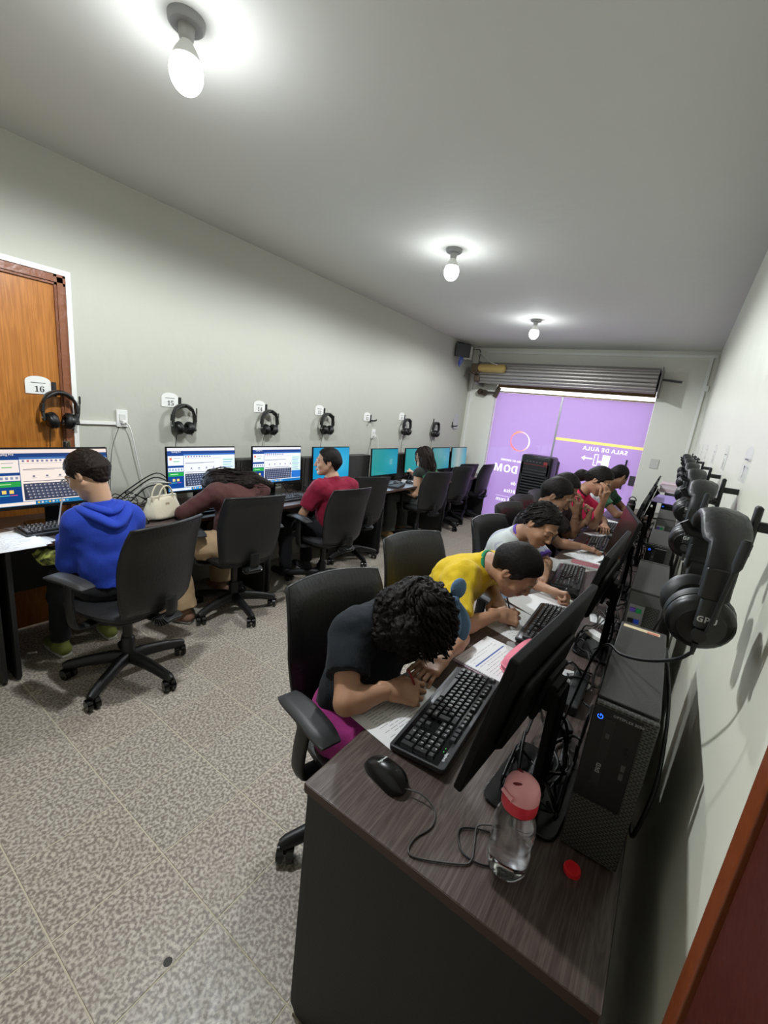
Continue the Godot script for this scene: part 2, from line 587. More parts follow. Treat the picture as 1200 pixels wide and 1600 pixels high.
# ---------- the room ----------
func room() -> void:
	var near := -0.75
	var wid := RIGHT - LEFT
	var mx := (RIGHT + LEFT) / 2
	# floor: a bed of pale grout with single tiles let into it
	var fl := struct("floor", bx(V(mx, -0.06, (FAR + near) / 2 + 0.1), Vector3(wid + 0.3, 0.117, FAR - near + 0.5)), M.grout)
	var tw := 0.3125
	var td := 0.325
	var cut := {}
	var i0 := int(floor((LEFT + 1.472) / tw))
	var j0 := int(floor((near - 0.61) / td))
	for i in range(i0, 6):
		for j in range(j0, 20):
			var xa := maxf(-1.472 + i * tw, LEFT)
			var xb := minf(-1.472 + (i + 1) * tw, RIGHT)
			var da := maxf(0.61 + j * td, near)
			var db := minf(0.61 + (j + 1) * td, FAR + 0.1)
			if xb - xa < 0.02 or db - da < 0.02: continue
			var key := Vector2(snappedf(xb - xa, 0.001), snappedf(db - da, 0.001))
			if not cut.has(key):
				cut[key] = bx(Vector3.ZERO, Vector3(key.x - 0.0044, 0.008, key.y - 0.0044), 0.0011)
			part("tile", cut[key], M.tiles[rng.randi() % 3], fl, T(V((xa + xb) / 2, -0.004, (da + db) / 2)))
	# a drain hole left in one tile, plugged with dark grit
	var plug := G.new().lathe([Vector2(0.0001, 0.0006), Vector2(0.011, 0.0012), Vector2(0.012, 0.0)], 14)
	single("floor_plug", plug.mesh(), mat(c8(62, 62, 58), 0.7), "small dark round plug set in the pale floor tiles near the desk end", "plug", "", T(V(-0.863, 0.0, 0.464)))
	struct("ceiling", bx(V(mx, TOP + 0.06, (FAR + near) / 2), Vector3(wid + 0.6, 0.12, FAR - near + 0.6)), M.ceil)
	# left wall with its door opening
	var g := G.new()
	var d0 := 0.24
	var d1 := 1.12
	var dt := 2.125
	var o := -0.02
	wall_piece(g, LEFT - 0.15, LEFT, o, TOP + 0.02, d1, FAR + 0.15)
	wall_piece(g, LEFT - 0.15, LEFT, o, TOP + 0.02, near - 0.15, d0)
	wall_piece(g, LEFT - 0.15, LEFT, dt, TOP + 0.02, d0, d1)
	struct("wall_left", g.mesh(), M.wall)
	g = G.new()
	wall_piece(g, RIGHT, RIGHT + 0.15, o, TOP + 0.02, near - 0.15, FAR + 0.15)
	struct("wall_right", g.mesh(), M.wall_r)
	g = G.new()
	wall_piece(g, LEFT, RIGHT, o, TOP + 0.02, near - 0.15, near)
	struct("wall_near", g.mesh(), M.wall)
	g = G.new()
	var gx0 := -2.625
	var gx1 := -0.4
	wall_piece(g, LEFT, gx0, o, TOP + 0.02, FAR, FAR + 0.15)
	wall_piece(g, gx1, RIGHT, o, TOP + 0.02, FAR, FAR + 0.15)
	wall_piece(g, gx0, gx1, 2.26, TOP + 0.02, FAR, FAR + 0.15)
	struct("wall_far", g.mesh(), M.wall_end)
	# wooden door in the left wall
	var dr := Node3D.new()
	dr.name = "door_1"
	dr.set_meta("kind", "structure")
	add_child(dr)
	part("door_leaf", bx(V(LEFT - 0.035, dt / 2 - 0.02, (d0 + d1) / 2), Vector3(0.035, dt - 0.05, d1 - d0 - 0.1), 0.002), M.door, dr)
	g = G.new()
	for q in [[d1 - 0.055, d1], [d0, d0 + 0.055]]:
		wall_piece(g, LEFT - 0.1, LEFT - 0.002, 0.0, dt, q[0], q[1])
		wall_piece(g, LEFT - 0.02, LEFT + 0.008, 0.0, dt, q[0] + 0.012, q[1] - 0.014)
	wall_piece(g, LEFT - 0.1, LEFT - 0.002, dt - 0.055, dt, d0, d1)
	wall_piece(g, LEFT - 0.02, LEFT + 0.008, dt - 0.042, dt - 0.014, d0, d1)
	part("door_frame", g.mesh(), M.frame, dr)
	g = G.new()
	wall_piece(g, LEFT, LEFT + 0.006, 0.0, dt + 0.028, d1, d1 + 0.026)
	wall_piece(g, LEFT, LEFT + 0.006, dt, dt + 0.028, d0 - 0.02, d1)
	part("white_edge", g.mesh(), M.white, dr)
	# brown door and frame in the right wall beside the camera
	dr = Node3D.new()
	dr.name = "door_2"
	dr.set_meta("kind", "structure")
	add_child(dr)
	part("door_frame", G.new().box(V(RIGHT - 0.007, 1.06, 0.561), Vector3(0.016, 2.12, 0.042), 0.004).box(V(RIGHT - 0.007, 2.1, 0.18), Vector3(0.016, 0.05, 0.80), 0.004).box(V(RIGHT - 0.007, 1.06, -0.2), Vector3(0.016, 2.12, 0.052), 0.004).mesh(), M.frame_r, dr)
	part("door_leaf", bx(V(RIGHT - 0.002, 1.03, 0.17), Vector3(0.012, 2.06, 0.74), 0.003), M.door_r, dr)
	storefront(gx0, gx1)
	shutter(gx0, gx1)
	# the pavement outside
	struct("ground", bx(V(-1.5, -0.08, FAR + 4.3), Vector3(14, 0.1, 8.2)), mat(Color(0.72, 0.66, 0.6), 0.9))
	conduits()

func wall_piece(g: G, x0: float, x1: float, h0: float, h1: float, d0: float, d1: float) -> void:
	g.box(V((x0 + x1) / 2, (h0 + h1) / 2, (d0 + d1) / 2), Vector3(x1 - x0, h1 - h0, d1 - d0))

func film(col: Color, im: Image) -> StandardMaterial3D:
	var m := mat(col, 0.55)
	m.albedo_texture = tex(im)
	m.backlight_enabled = true
	m.backlight = Color.WHITE
	return m

func storefront(x0: float, x1: float) -> void:
	var win := Node3D.new()
	win.name = "window_1"
	win.set_meta("kind", "structure")
	add_child(win)
	var mid := -1.59
	var h1 := 2.07
	var glass := mat(Color(1, 1, 1, 0.06), 0.03)
	glass.transparency = BaseMaterial3D.TRANSPARENCY_ALPHA
	glass.metallic_specular = 0.2
	var purple := c8(168, 131, 194)
	for k in 2:
		var a := x0 + 0.004 if k == 0 else mid + 0.012
		var b := mid - 0.012 if k == 0 else x1 - 0.004
		var d := FAR + 0.06 if k == 0 else FAR + 0.048
		var im := Image.create(640, 1280, false, Image.FORMAT_RGB8)
		im.fill(purple)
		if k == 0: left_print(im, b - a, h1 - 0.01)
		else: right_print(im, b - a, h1 - 0.01)
		var p := part("pane", bx(V((a + b) / 2, h1 / 2 + 0.005, d), Vector3(b - a, h1 - 0.01, 0.008)), glass, win)
		var g := G.new()
		g.face([V(a, 0.01, d + 0.0055), V(b, 0.01, d + 0.0055), V(b, h1, d + 0.0055), V(a, h1, d + 0.0055)], [Vector2(0, 1), Vector2(1, 1), Vector2(1, 0), Vector2(0, 0)])
		part("film", g.mesh(), film(Color.WHITE, im), p)
	var fr := G.new()
	wall_piece(fr, mid - 0.014, mid + 0.012, 0.0, h1, FAR + 0.046, FAR + 0.062)
	part("glazing_strip", fr.mesh(), M.steel, win)
	fr = G.new()
	wall_piece(fr, x0, x1, h1 + 0.002, h1 + 0.02, FAR + 0.035, FAR + 0.075)
	part("top_rail", fr.mesh(), mat(c8(120, 95, 60), 0.4, 0.5), win)
	fr = G.new()
	wall_piece(fr, x0, x1, 0.0, 0.012, FAR + 0.03, FAR + 0.08)
	part("bottom_rail", fr.mesh(), M.steel, win)
	var h := G.new()
	h.tube([V(-0.56, 0.86, FAR - 0.0), V(-0.56, 1.28, FAR - 0.0)], 0.013, 10)
	h.tube([V(-0.56, 0.92, FAR + 0.045), V(-0.56, 0.92, FAR)], 0.007, 6).tube([V(-0.56, 1.22, FAR + 0.045), V(-0.56, 1.22, FAR)], 0.007, 6)
	part("pull_handle", h.mesh(), M.black, win)
	part("lock", G.new().box(V(-0.445, 1.0, FAR + 0.03), Vector3(0.075, 0.14, 0.03), 0.006).mesh(), mat(c8(75, 72, 78), 0.4, 0.6), win)

func left_print(im: Image, w: float, h: float) -> void:
	var s := im.get_width() / w
	var t := im.get_height() / h
	# ring emblem, orange to white
	var cx := (-2.115 + 2.621) * s
	var cy := (h - 1.325) * t
	for y in range(int(cy - 0.2 * t), int(cy + 0.2 * t)):
		for x in range(int(cx - 0.2 * s), int(cx + 0.2 * s)):
			var p := Vector2((x - cx) / s, (y - cy) / t)
			var a := p.angle()
			var r := p.length()
			var wide := 0.012 + 0.004 * sin(a * 3.0 + 1.0)
			var e := absf(r - 0.15 - 0.004 * sin(a * 2.0)) / wide
			if e < 1.0:
				var k := 0.5 + 0.5 * cos(a - PI + 0.3)
				var c := Color(1.0, 0.98, 0.96).lerp(Color(1.0, 0.42, 0.42), clampf(k * 1.5, 0, 1)).lerp(Color(1.0, 0.62, 0.25), clampf(sin(a * 2.0 - 0.6), 0, 1) * k)
				im.set_pixel(x, y, im.get_pixel(x, y).lerp(c, clampf((1.0 - e) * 2.5, 0, 1)))
	var put := func(text: String, right: float, base: float, size: float, kind := "Droid Sans Bold"):
		ink(im, text, (right + 2.621) * s, (h - base) * t, size * s, Color(1, 1, 1), kind, true)
	put.call("SISTEMA DE ENSINO", -2.37, 0.985, 0.034)
	put.call("DOM", -2.46, 0.80, 0.125)
	put.call("de", -2.14, 0.61, 0.055)
	put.call("informática", -2.23, 0.475, 0.06)
	put.call("tal.com", -2.34, 0.315, 0.062)
	im.fill_rect(Rect2i(int(0.26 * s), int((h - 0.405) * t), int(0.5 * s), 4), Color(0.95, 0.9, 1))

func right_print(im: Image, w: float, h: float) -> void:
	var a := -1.578
	var s := im.get_width() / w
	var t := im.get_height() / h
	im.fill_rect(Rect2i(0, int((h - 1.462) * t), im.get_width(), int(0.04 * t)), Color(1.0, 0.86, 0.42))
	ink(im, "SALA DE AULA", (-1.17 - a) * s, (h - 1.33) * t, 0.064 * s, Color.WHITE, "Droid Sans Bold", true)
	var R := func(x: float, y: float, ww: float, hh: float): im.fill_rect(Rect2i(int((x - a) * s), int((h - y) * t), int(ww * s), int(hh * t)), Color.WHITE)
	R.call(-1.115, 1.225, 0.11, 0.022)
	for k in 24:
		R.call(-1.165 + 0.05 * k / 24.0, 1.214 + 0.036 * k / 24.0, 0.004, 0.072 * k / 24.0 + 0.002)
	R.call(-0.99, 1.29, 0.012, 0.17); R.call(-0.99, 1.29, 0.06, 0.012); R.call(-0.99, 1.132, 0.06, 0.012)
	R.call(-0.942, 1.27, 0.012, 0.13)
	R.call(-0.93, 1.2, 0.05, 0.03)
	R.call(-0.88, 1.29, 0.10, 0.17)

func shutter(x0: float, x1: float) -> void:
	var g0 := -2.86
	var g1 := -0.38
	var ax := Vector2(2.315, FAR - 0.19)   # height and depth of the roll's axis
	var root := thing("roller_shutter", "rolled-up ribbed metal shutter in its brackets above the purple glass", "shutter")
	var slat := c8(150, 146, 142)
	var sm := bumpy(mat(slat, 0.42, 0.55), 0.02, 2.0, 0.2)
	var r := 0.165
	var steps := 13
	for k in steps:
		var a0 := deg_to_rad(-65.0 + 245.0 * k / steps)
		var a1 := deg_to_rad(-65.0 + 245.0 * (k + 0.93) / steps)
		var poly := PackedVector2Array()
		for q in 7:
			var u := q / 6.0
			var a := lerpf(a0, a1, u)
			var rr := r + 0.011 * sin(PI * u)
			poly.append(Vector2(cos(a), sin(a)) * rr)
		for q in 7:
			var u := 1.0 - q / 6.0
			var a := lerpf(a0, a1, u)
			poly.append(Vector2(cos(a), sin(a)) * (r - 0.006 + 0.009 * sin(PI * u)))
		# picture plane (x towards the room, y up) pushed along the width
		var xf := Transform3D(Basis(Vector3(0, 0, 1), Vector3(0, 1, 0), Vector3(-1, 0, 0)), V((g0 + g1) / 2, ax.x, ax.y))
		part("slat", G.new().prism(poly, g1 - g0 - 0.06, xf, 0.0, 0.3).mesh(), sm, root)
	var xf2 := Transform3D(Basis(Vector3(0, 1, 0), Vector3(1, 0, 0), Vector3(0, 0, -1)), Vector3.ZERO)
	part("drum", G.new().tube([V(g0, ax.x, ax.y), V(g1, ax.x, ax.y)], 0.12, 16).mesh(), M.dark, root)
	for k in 2:
		var b := G.new()
		b.box(V(g0 + 0.01 if k == 0 else g1, 2.31, FAR - 0.17), Vector3(0.012, 0.36, 0.34), 0.003)
		part("side_plate", b.mesh(), mat(c8(120, 118, 116), 0.5, 0.4), root)
	var low := G.new()
	low.box(V((x0 + x1) / 2, 2.185, FAR + 0.03), Vector3(x1 - x0 - 0.02, 0.062, 0.014), 0.003).box(V((x0 + x1) / 2, 2.152, FAR + 0.03), Vector3(x1 - x0 - 0.02, 0.018, 0.04), 0.004)
	part("bottom_bar", low.mesh(), mat(c8(140, 112, 76), 0.45, 0.5), root)
	part("stay", G.new().box(V(g1 + 0.115, 2.36, FAR - 0.03), Vector3(0.22, 0.028, 0.012), 0.003, Basis(Vector3(0, 0, 1), -0.09)).mesh(), M.grey, root)
	var mo := G.new()
	mo.tube([V(g0 + 0.06, 2.375, FAR - 0.41), V(g0 + 0.075, 2.375, FAR - 0.41), V(g0 + 0.08, 2.375, FAR - 0.41), V(g0 + 0.46, 2.375, FAR - 0.41)], [0.05, 0.058, 0.062, 0.062], 16)
	mo.tube([V(g0 + 0.46, 2.375, FAR - 0.41), V(g0 + 0.475, 2.375, FAR - 0.41), V(g0 + 0.48, 2.375, FAR - 0.41)], [0.062, 0.056, 0.03], 16)
	part("motor", mo.mesh(), mat(c8(176, 150, 92), 0.4, 0.3), root)
	mo = G.new()
	mo.box(V(g0 - 0.01, 2.36, FAR - 0.37), Vector3(0.12, 0.16, 0.14), 0.02).box(V(g0 + 0.02, 2.23, FAR - 0.33), Vector3(0.09, 0.1, 0.1), 0.015)
	for q in 5:
		mo.tube([V(g0 - 0.05 + 0.03 * q, 2.30 + 0.02 * (q % 2), FAR - 0.43), V(g0 - 0.05 + 0.03 * q, 2.30 + 0.02 * (q % 2), FAR - 0.47)], 0.016, 8)
	part("gearbox", mo.mesh(), mat(c8(92, 78, 62), 0.5, 0.4), root)
	# hand winch below the gearbox
	var w := thing("shutter_latch", "dark brown metal latch with two round bosses at the top corner of the glass", "latch")
	var l := G.new()
	l.box(V(-2.60, 2.06, FAR - 0.015), Vector3(0.075, 0.17, 0.025), 0.006, Basis(Vector3(0, 0, 1), -0.35))
	part("plate", l.mesh(), mat(c8(86, 74, 64), 0.5, 0.4), w)
	part("arm", G.new().box(V(-2.70, 2.045, FAR - 0.06), Vector3(0.16, 0.035, 0.03), 0.006).mesh(), mat(c8(70, 60, 52), 0.5, 0.4), w)
	for q in 2:
		part("boss", G.new().tube([V(-2.78 - 0.075 * q, 2.035 + 0.012 * q, FAR - 0.05), V(-2.78 - 0.075 * q, 2.035 + 0.012 * q, FAR - 0.1)], 0.047, 14).tube([V(-2.78 - 0.075 * q, 2.035 + 0.012 * q, FAR - 0.1), V(-2.78 - 0.075 * q, 2.035 + 0.012 * q, FAR - 0.115)], 0.024, 10).mesh(), mat(c8(66, 56, 46), 0.45, 0.5), w)

func conduits() -> void:
	var g := G.new()
	wall_piece(g, LEFT + 0.25, RIGHT - 0.02, 2.655, 2.69, FAR - 0.022, FAR)
	struct("trim_1", g.mesh(), M.white)
	g = G.new()
	wall_piece(g, LEFT + 0.045, LEFT + 0.078, 0.75, 2.5, FAR - 0.02, FAR)
	struct("trim_2", g.mesh(), M.white)
	g = G.new()
	wall_piece(g, 0.072, 0.105, 0.75, 2.655, FAR - 0.022, FAR)
	g.box(V(0.115, 2.29, FAR - 0.012), Vector3(0.04, 0.07, 0.024), 0.004)
	struct("trim_3", g.mesh(), M.white)
	g = G.new()
	wall_piece(g, LEFT, LEFT + 0.016, 1.292, 1.312, 1.15, 1.36)
	struct("trim_4", g.mesh(), M.white)
	# outlets on the left wall
	for k in 2:
		var at: Vector3 = [V(LEFT, 1.335, 1.40), V(LEFT, 1.285, 4.28)][k]
		var o := thing("wall_outlet", ["white wall outlet with a plugged-in white cord beside the wooden door", "white wall outlet with a plugged-in cord below the empty headset hook"][k], "outlet", "", T(at))
		part("plate", bx(Vector3(0.007, 0, 0), Vector3(0.014, 0.115, 0.072), 0.004), M.white, o)
		part("socket", bx(Vector3(0.016, 0.005, 0), Vector3(0.006, 0.05, 0.04), 0.003), mat(Color(0.78, 0.78, 0.76), 0.5), o)
		part("plug", G.new().box(Vector3(0.032, -0.022, 0), Vector3(0.04, 0.026, 0.03), 0.006).mesh(), M.white, o)
		part("cord", G.new().tube(spline([at + Vector3(0.05, -0.022, 0), at + Vector3(0.075, -0.06, -0.02), at + Vector3(0.07, -0.25, -0.06), at + Vector3(0.06, -0.42, -0.1), at + Vector3(0.09, -0.56, -0.16), at + Vector3(0.14, -0.583, -0.26)]), 0.0045, 6).mesh(), M.cable_white, o, T(-at))
		part("wire", G.new().tube(spline([at + Vector3(0.012, -0.05, 0.02), at + Vector3(0.014, -0.2, 0.07), at + Vector3(0.02, -0.4, 0.09), at + Vector3(0.03, -0.55, 0.1)]), 0.002, 5).mesh(), M.cable_grey, o, T(-at))
	# switch plates
	single("wall_plate", bx(Vector3.ZERO, Vector3(0.014, 0.24, 0.16), 0.004), mat(c8(176, 176, 178), 0.5), "grey rectangular cover plate on the left wall near the far corner", "wall plate", "", T(V(LEFT + 0.007, 1.53, 6.56)))
	single("wall_plate", bx(Vector3.ZERO, Vector3(0.1, 0.13, 0.012), 0.004), mat(c8(190, 190, 184), 0.5), "pale switch plate on the far wall to the right of the glass door", "wall plate", "", T(V(-0.23, 1.28, FAR - 0.006)))
	# router with its white boxes in the corner
	var r := thing("wall_router", "black flat network box on a bracket high in the far left corner", "router")
	part("case", G.new().box(V(LEFT + 0.12, 2.585, 6.2), Vector3(0.035, 0.19, 0.24), 0.008, Basis(Vector3.UP, -0.75)).mesh(), M.dark, r)
	part("bracket", G.new().box(V(LEFT + 0.06, 2.62, 6.23), Vector3(0.12, 0.03, 0.05), 0.004).mesh(), M.white, r)
	single("junction_box", G.new().box(V(LEFT + 0.05, 2.6, 6.5), Vector3(0.1, 0.2, 0.2), 0.008).mesh(), M.white, "white plastic junction box on the left wall behind the black network box", "junction box")
	var u := G.new()
	for k in 5:
		u.tube(spline([V(LEFT + 0.11, 2.5, 6.14 + 0.02 * k), V(LEFT + 0.1 + 0.01 * k, 2.44, 6.16 + 0.012 * k), V(LEFT + 0.07, 2.40 - 0.012 * k, 6.2 + 0.01 * k), V(LEFT + 0.05, 2.46, 6.3), V(LEFT + 0.05, 2.52, 6.42)]), 0.004, 5)
	single("network_cables", u.mesh(), mat(c8(50, 90, 190), 0.5), "bunch of blue network cables hanging below the black network box", "cables")
	single("white_lead", G.new().tube(spline([V(LEFT + 0.06, 2.69, 6.75), V(-2.92, 2.62, 6.72), V(-2.72, 2.5, 6.55), V(-2.5, 2.42, 6.42)]), 0.009, 6).mesh(), M.white, "white lead sloping from the far left corner down to the shutter motor", "cable")
	single("dark_lead", G.new().tube(spline([V(LEFT + 0.03, 2.70, 6.15), V(LEFT + 0.04, 2.715, 6.4), V(LEFT + 0.05, 2.69, 6.7), V(LEFT + 0.13, 2.69, 6.8), V(-2.88, 2.52, 6.6), V(-2.84, 2.42, 6.5)]), 0.007, 6).mesh(), M.cable, "dark lead running along the corner from the network box to the shutter", "cable")

func ceiling_lamp(d: float, which: String, power: float) -> void:
	var root := thing("ceiling_lamp", "%s bare glowing bulb hanging in a grey round fitting under the ceiling" % which, "lamp", "bare bulb ceiling lamps", T(V(-1.606, TOP, d)))
	part("ceiling_plate", G.new().lathe([Vector2(0.0001, -0.022), Vector2(0.05, -0.022), Vector2(0.056, -0.016), Vector2(0.058, 0.0)], 28).mesh(), mat(c8(150, 150, 150), 0.5), root)
	part("socket", G.new().lathe([Vector2(0.019, -0.062), Vector2(0.022, -0.055), Vector2(0.026, -0.022)], 20).mesh(), mat(c8(175, 175, 172), 0.5), root)
	part("bulb_neck", G.new().lathe([Vector2(0.044, -0.111), Vector2(0.045, -0.108), Vector2(0.036, -0.088), Vector2(0.022, -0.066), Vector2(0.018, -0.058)], 24).mesh(), M.white, root)
	var glow := mat(Color(1, 1, 1), 0.4)
	glow.emission_enabled = true
	glow.emission = Color(0.97, 0.985, 1.0)
	glow.emission_energy_multiplier = 6.0
	var prof := [Vector2(0.0001, -0.205)]
	for k in range(1, 12):
		var a := PI / 2 * k / 11.0 * 1.28
		prof.append(Vector2(0.053 * sin(a), -0.145 - 0.06 * cos(a)))
	prof.append(Vector2(0.0445, -0.11))
	part("bulb", G.new().lathe(prof, 24).mesh(), glow, root)
	var l := OmniLight3D.new()
	l.name = "bulb_light"
	l.light_color = Color(0.965, 0.985, 1.0)
	l.light_energy = power * 0.055
	l.light_size = 0.045
	l.omni_range = 14.0
	l.omni_attenuation = 2.0
	l.shadow_enabled = true
	l.position = Vector3(0, -0.155, 0)
	root.add_child(l)
	# the opaque neck of the bulb keeps most of its light below the horizontal
	var s := SpotLight3D.new()
	s.name = "bulb_beam"
	s.light_color = l.light_color
	s.light_energy = power * 0.96
	s.light_size = 0.045
	s.spot_angle = 89.0
	s.spot_angle_attenuation = 0.32
	s.spot_range = 14.0
	s.spot_attenuation = 2.0
	s.shadow_enabled = true
	s.transform = Transform3D(Basis(Vector3(1, 0, 0), -PI / 2), Vector3(0, -0.155, 0))
	root.add_child(s)

# ---------- desks ----------
# built along z from 0 to -w; front edge at x = 0 for the row on the right, the back towards +x
func desk(w: float, deep: float, label: String, group: String, xf: Transform3D) -> Node3D:
	var o := thing("computer_desk", label, "desk", group, xf)
	part("tabletop", bx(Vector3(deep / 2, DESK - 0.0125, -w / 2), Vector3(deep, 0.025, w - 0.002), 0.002), M.wood, o)
	part("front_edge", bx(Vector3(-0.0006, DESK - 0.0127, -w / 2), Vector3(0.0016, 0.0225, w - 0.004), 0.0004), M.wood_edge, o)
	for k in 2:
		part("end_edge", bx(Vector3(deep / 2, DESK - 0.0127, [-0.0006, -w + 0.0006][k]), Vector3(deep - 0.006, 0.0225, 0.0016), 0.0004), M.wood_edge, o)
		var z: float = [-0.014, -w + 0.014][k]
		var poly := PackedVector2Array([Vector2(0.008, DESK - 0.026), Vector2(0.008, 0.03), Vector2(0.032, 0.0), Vector2(deep - 0.03, 0.0), Vector2(deep - 0.01, 0.02), Vector2(deep - 0.01, DESK - 0.026)])
		part("side_panel", G.new().prism(poly, 0.02, Transform3D(Basis(), Vector3(0, 0, z)), 0.0012).mesh(), M.panel, o)
	part("modesty_panel", bx(Vector3(deep - 0.12, DESK - 0.026 - 0.2, -w / 2), Vector3(0.016, 0.4, w - 0.052), 0.001), M.panel, o)
	return o

# ---------- office chair: stands at the origin and faces -z ----------
func make_chair() -> Node3D:
	var o := thing("office_chair", "x", "chair", "black office chairs")
	# seat
	var seat := G.new().pillow(12, 12, func(u, w): return Vector3(squircle(u, w).x * 0.235, 0.455 + 0.012 * u * u - 0.02 * maxf(0.0, -w - 0.4), squircle(u, w).y * 0.23), func(u, w): return 0.008 + 0.03 * pow(maxf(0.0, (1 - pow(absf(u), 5)) * (1 - pow(absf(w), 5))), 0.5))
	part("seat", seat.mesh(), M.leather, o)
	part("seat_shell", G.new().pillow(8, 8, func(u, w): return Vector3(squircle(u, w).x * 0.2, 0.425, squircle(u, w).y * 0.2), func(u, w): return 0.004 + 0.008 * (1 - pow(u, 4)) * (1 - pow(w, 4))).mesh(), M.black, o)
	# backrest
	var back := func(u, w): return Vector3(u * (0.222 - 0.016 * w * w - 0.014 * maxf(0.0, -w)), 0.715 + w * (0.235 - 0.008 * u * u), 0.275 - 0.045 * u * u + 0.05 * w * maxf(0.0, w) + 0.022 * w)
	part("backrest", G.new().pillow(18, 16, back, func(u, w): return 0.007 + 0.021 * pow(maxf(0.0, (1 - pow(absf(u), 8)) * (1 - pow(absf(w), 8))), 0.45)).mesh(), M.leather, o)
	var rim := []
	for k in 65:
		var a := TAU * k / 64.0
		var q := Vector2(cos(a), sin(a))
		q = q / maxf(absf(q.x), absf(q.y)) * 0.996
		var p: Vector3 = back.call(q.x, q.y)
		rim.append(p + Vector3(0, 0, 0.002))
	part("piping", G.new().tube(rim, 0.0085, 6).mesh(), M.black, o)
	# back bar with its ribbed sleeve
	part("back_bar", G.new().tube(spline([Vector3(0, 0.42, 0.05), Vector3(0, 0.41, 0.2), Vector3(0, 0.425, 0.285), Vector3(0, 0.49, 0.316), Vector3(0, 0.55, 0.312)]), 0.036, 8, 0.42, Vector3(0, 1, 0)).mesh(), M.black, o)
	for k in 7:
		var a := lerpf(-0.2, 1.15, k / 6.0)
		var c := Vector3(0, 0.475 - 0.06 * cos(a), 0.25 + 0.078 * sin(a))
		part("rib", G.new().box(c, Vector3(0.1, 0.04, 0.0078), 0.003, Basis(Vector3(1, 0, 0), -a)).mesh(), M.rib, o)
	# arms
	for s in [-1, 1]:
		var arm := part("armrest", G.new().pillow(10, 6, func(u, w): return Vector3(s * 0.285 + w * 0.043 * (1 - 0.25 * pow(u, 4)), 0.665 - 0.012 * u * u, 0.0 + u * 0.13), func(u, w): return 0.004 + 0.012 * pow(maxf(0.0, (1 - pow(u, 6)) * (1 - pow(w, 6))), 0.5)).mesh(), M.dark, o)
		part("arm_post", G.new().tube(spline([Vector3(s * 0.12, 0.42, 0.02), Vector3(s * 0.24, 0.42, 0.02), Vector3(s * 0.288, 0.44, 0.018), Vector3(s * 0.297, 0.52, 0.012), Vector3(s * 0.288, 0.655, 0.0)]), 0.033, 8, 0.4, Vector3(1, 0.3, 0)).mesh(), M.black, arm)
	# column and star base
	part("gas_column", G.new().lathe([Vector2(0.032, 0.09), Vector2(0.034, 0.1), Vector2(0.034, 0.23), Vector2(0.03, 0.235), Vector2(0.024, 0.24), Vector2(0.024, 0.40), Vector2(0.06, 0.41), Vector2(0.06, 0.425)], 18).mesh(), M.black, o)
	part("lever", G.new().tube([Vector3(0.05, 0.412, 0.03), Vector3(0.2, 0.405, 0.03), Vector3(0.27, 0.40, 0.03)], [0.005, 0.006, 0.01], 6).mesh(), M.black, o)
	for k in 5:
		var a := TAU * k / 5.0 + 0.3
		var d := Vector3(cos(a), 0, sin(a))
		var leg := part("base_leg", G.new().tube([d * 0.02 + Vector3(0, 0.115, 0), d * 0.08 + Vector3(0, 0.117, 0), d * 0.2 + Vector3(0, 0.1, 0), d * 0.285 + Vector3(0, 0.08, 0), d * 0.305 + Vector3(0, 0.072, 0)], [0.038, 0.037, 0.031, 0.028, 0.022], 10, 0.78, d.cross(Vector3.UP)).mesh(), M.black, o)
		var turn := a * 2.3
		var ca := d * 0.288
		var ro := Vector3(cos(turn), 0, sin(turn))
		var cg := G.new()
		for s in [-1, 1]:
			var c: Vector3 = ca + ro * (0.018 * s) + Vector3(0, 0.0325, 0)
			cg.tube([c - ro * 0.0125, c - ro * 0.009, c + ro * 0.009, c + ro * 0.0125], [0.025, 0.0325, 0.0325, 0.025], 16)
		cg.tube([ca + Vector3(0, 0.03, 0), ca + Vector3(0, 0.078, 0)], 0.008, 6)
		part("caster", cg.mesh(), M.gloss, leg)
	return o

func squircle(u: float, w: float) -> Vector2:
	return Vector2(u * sqrt(1 - 0.28 * w * w), w * sqrt(1 - 0.28 * u * u))

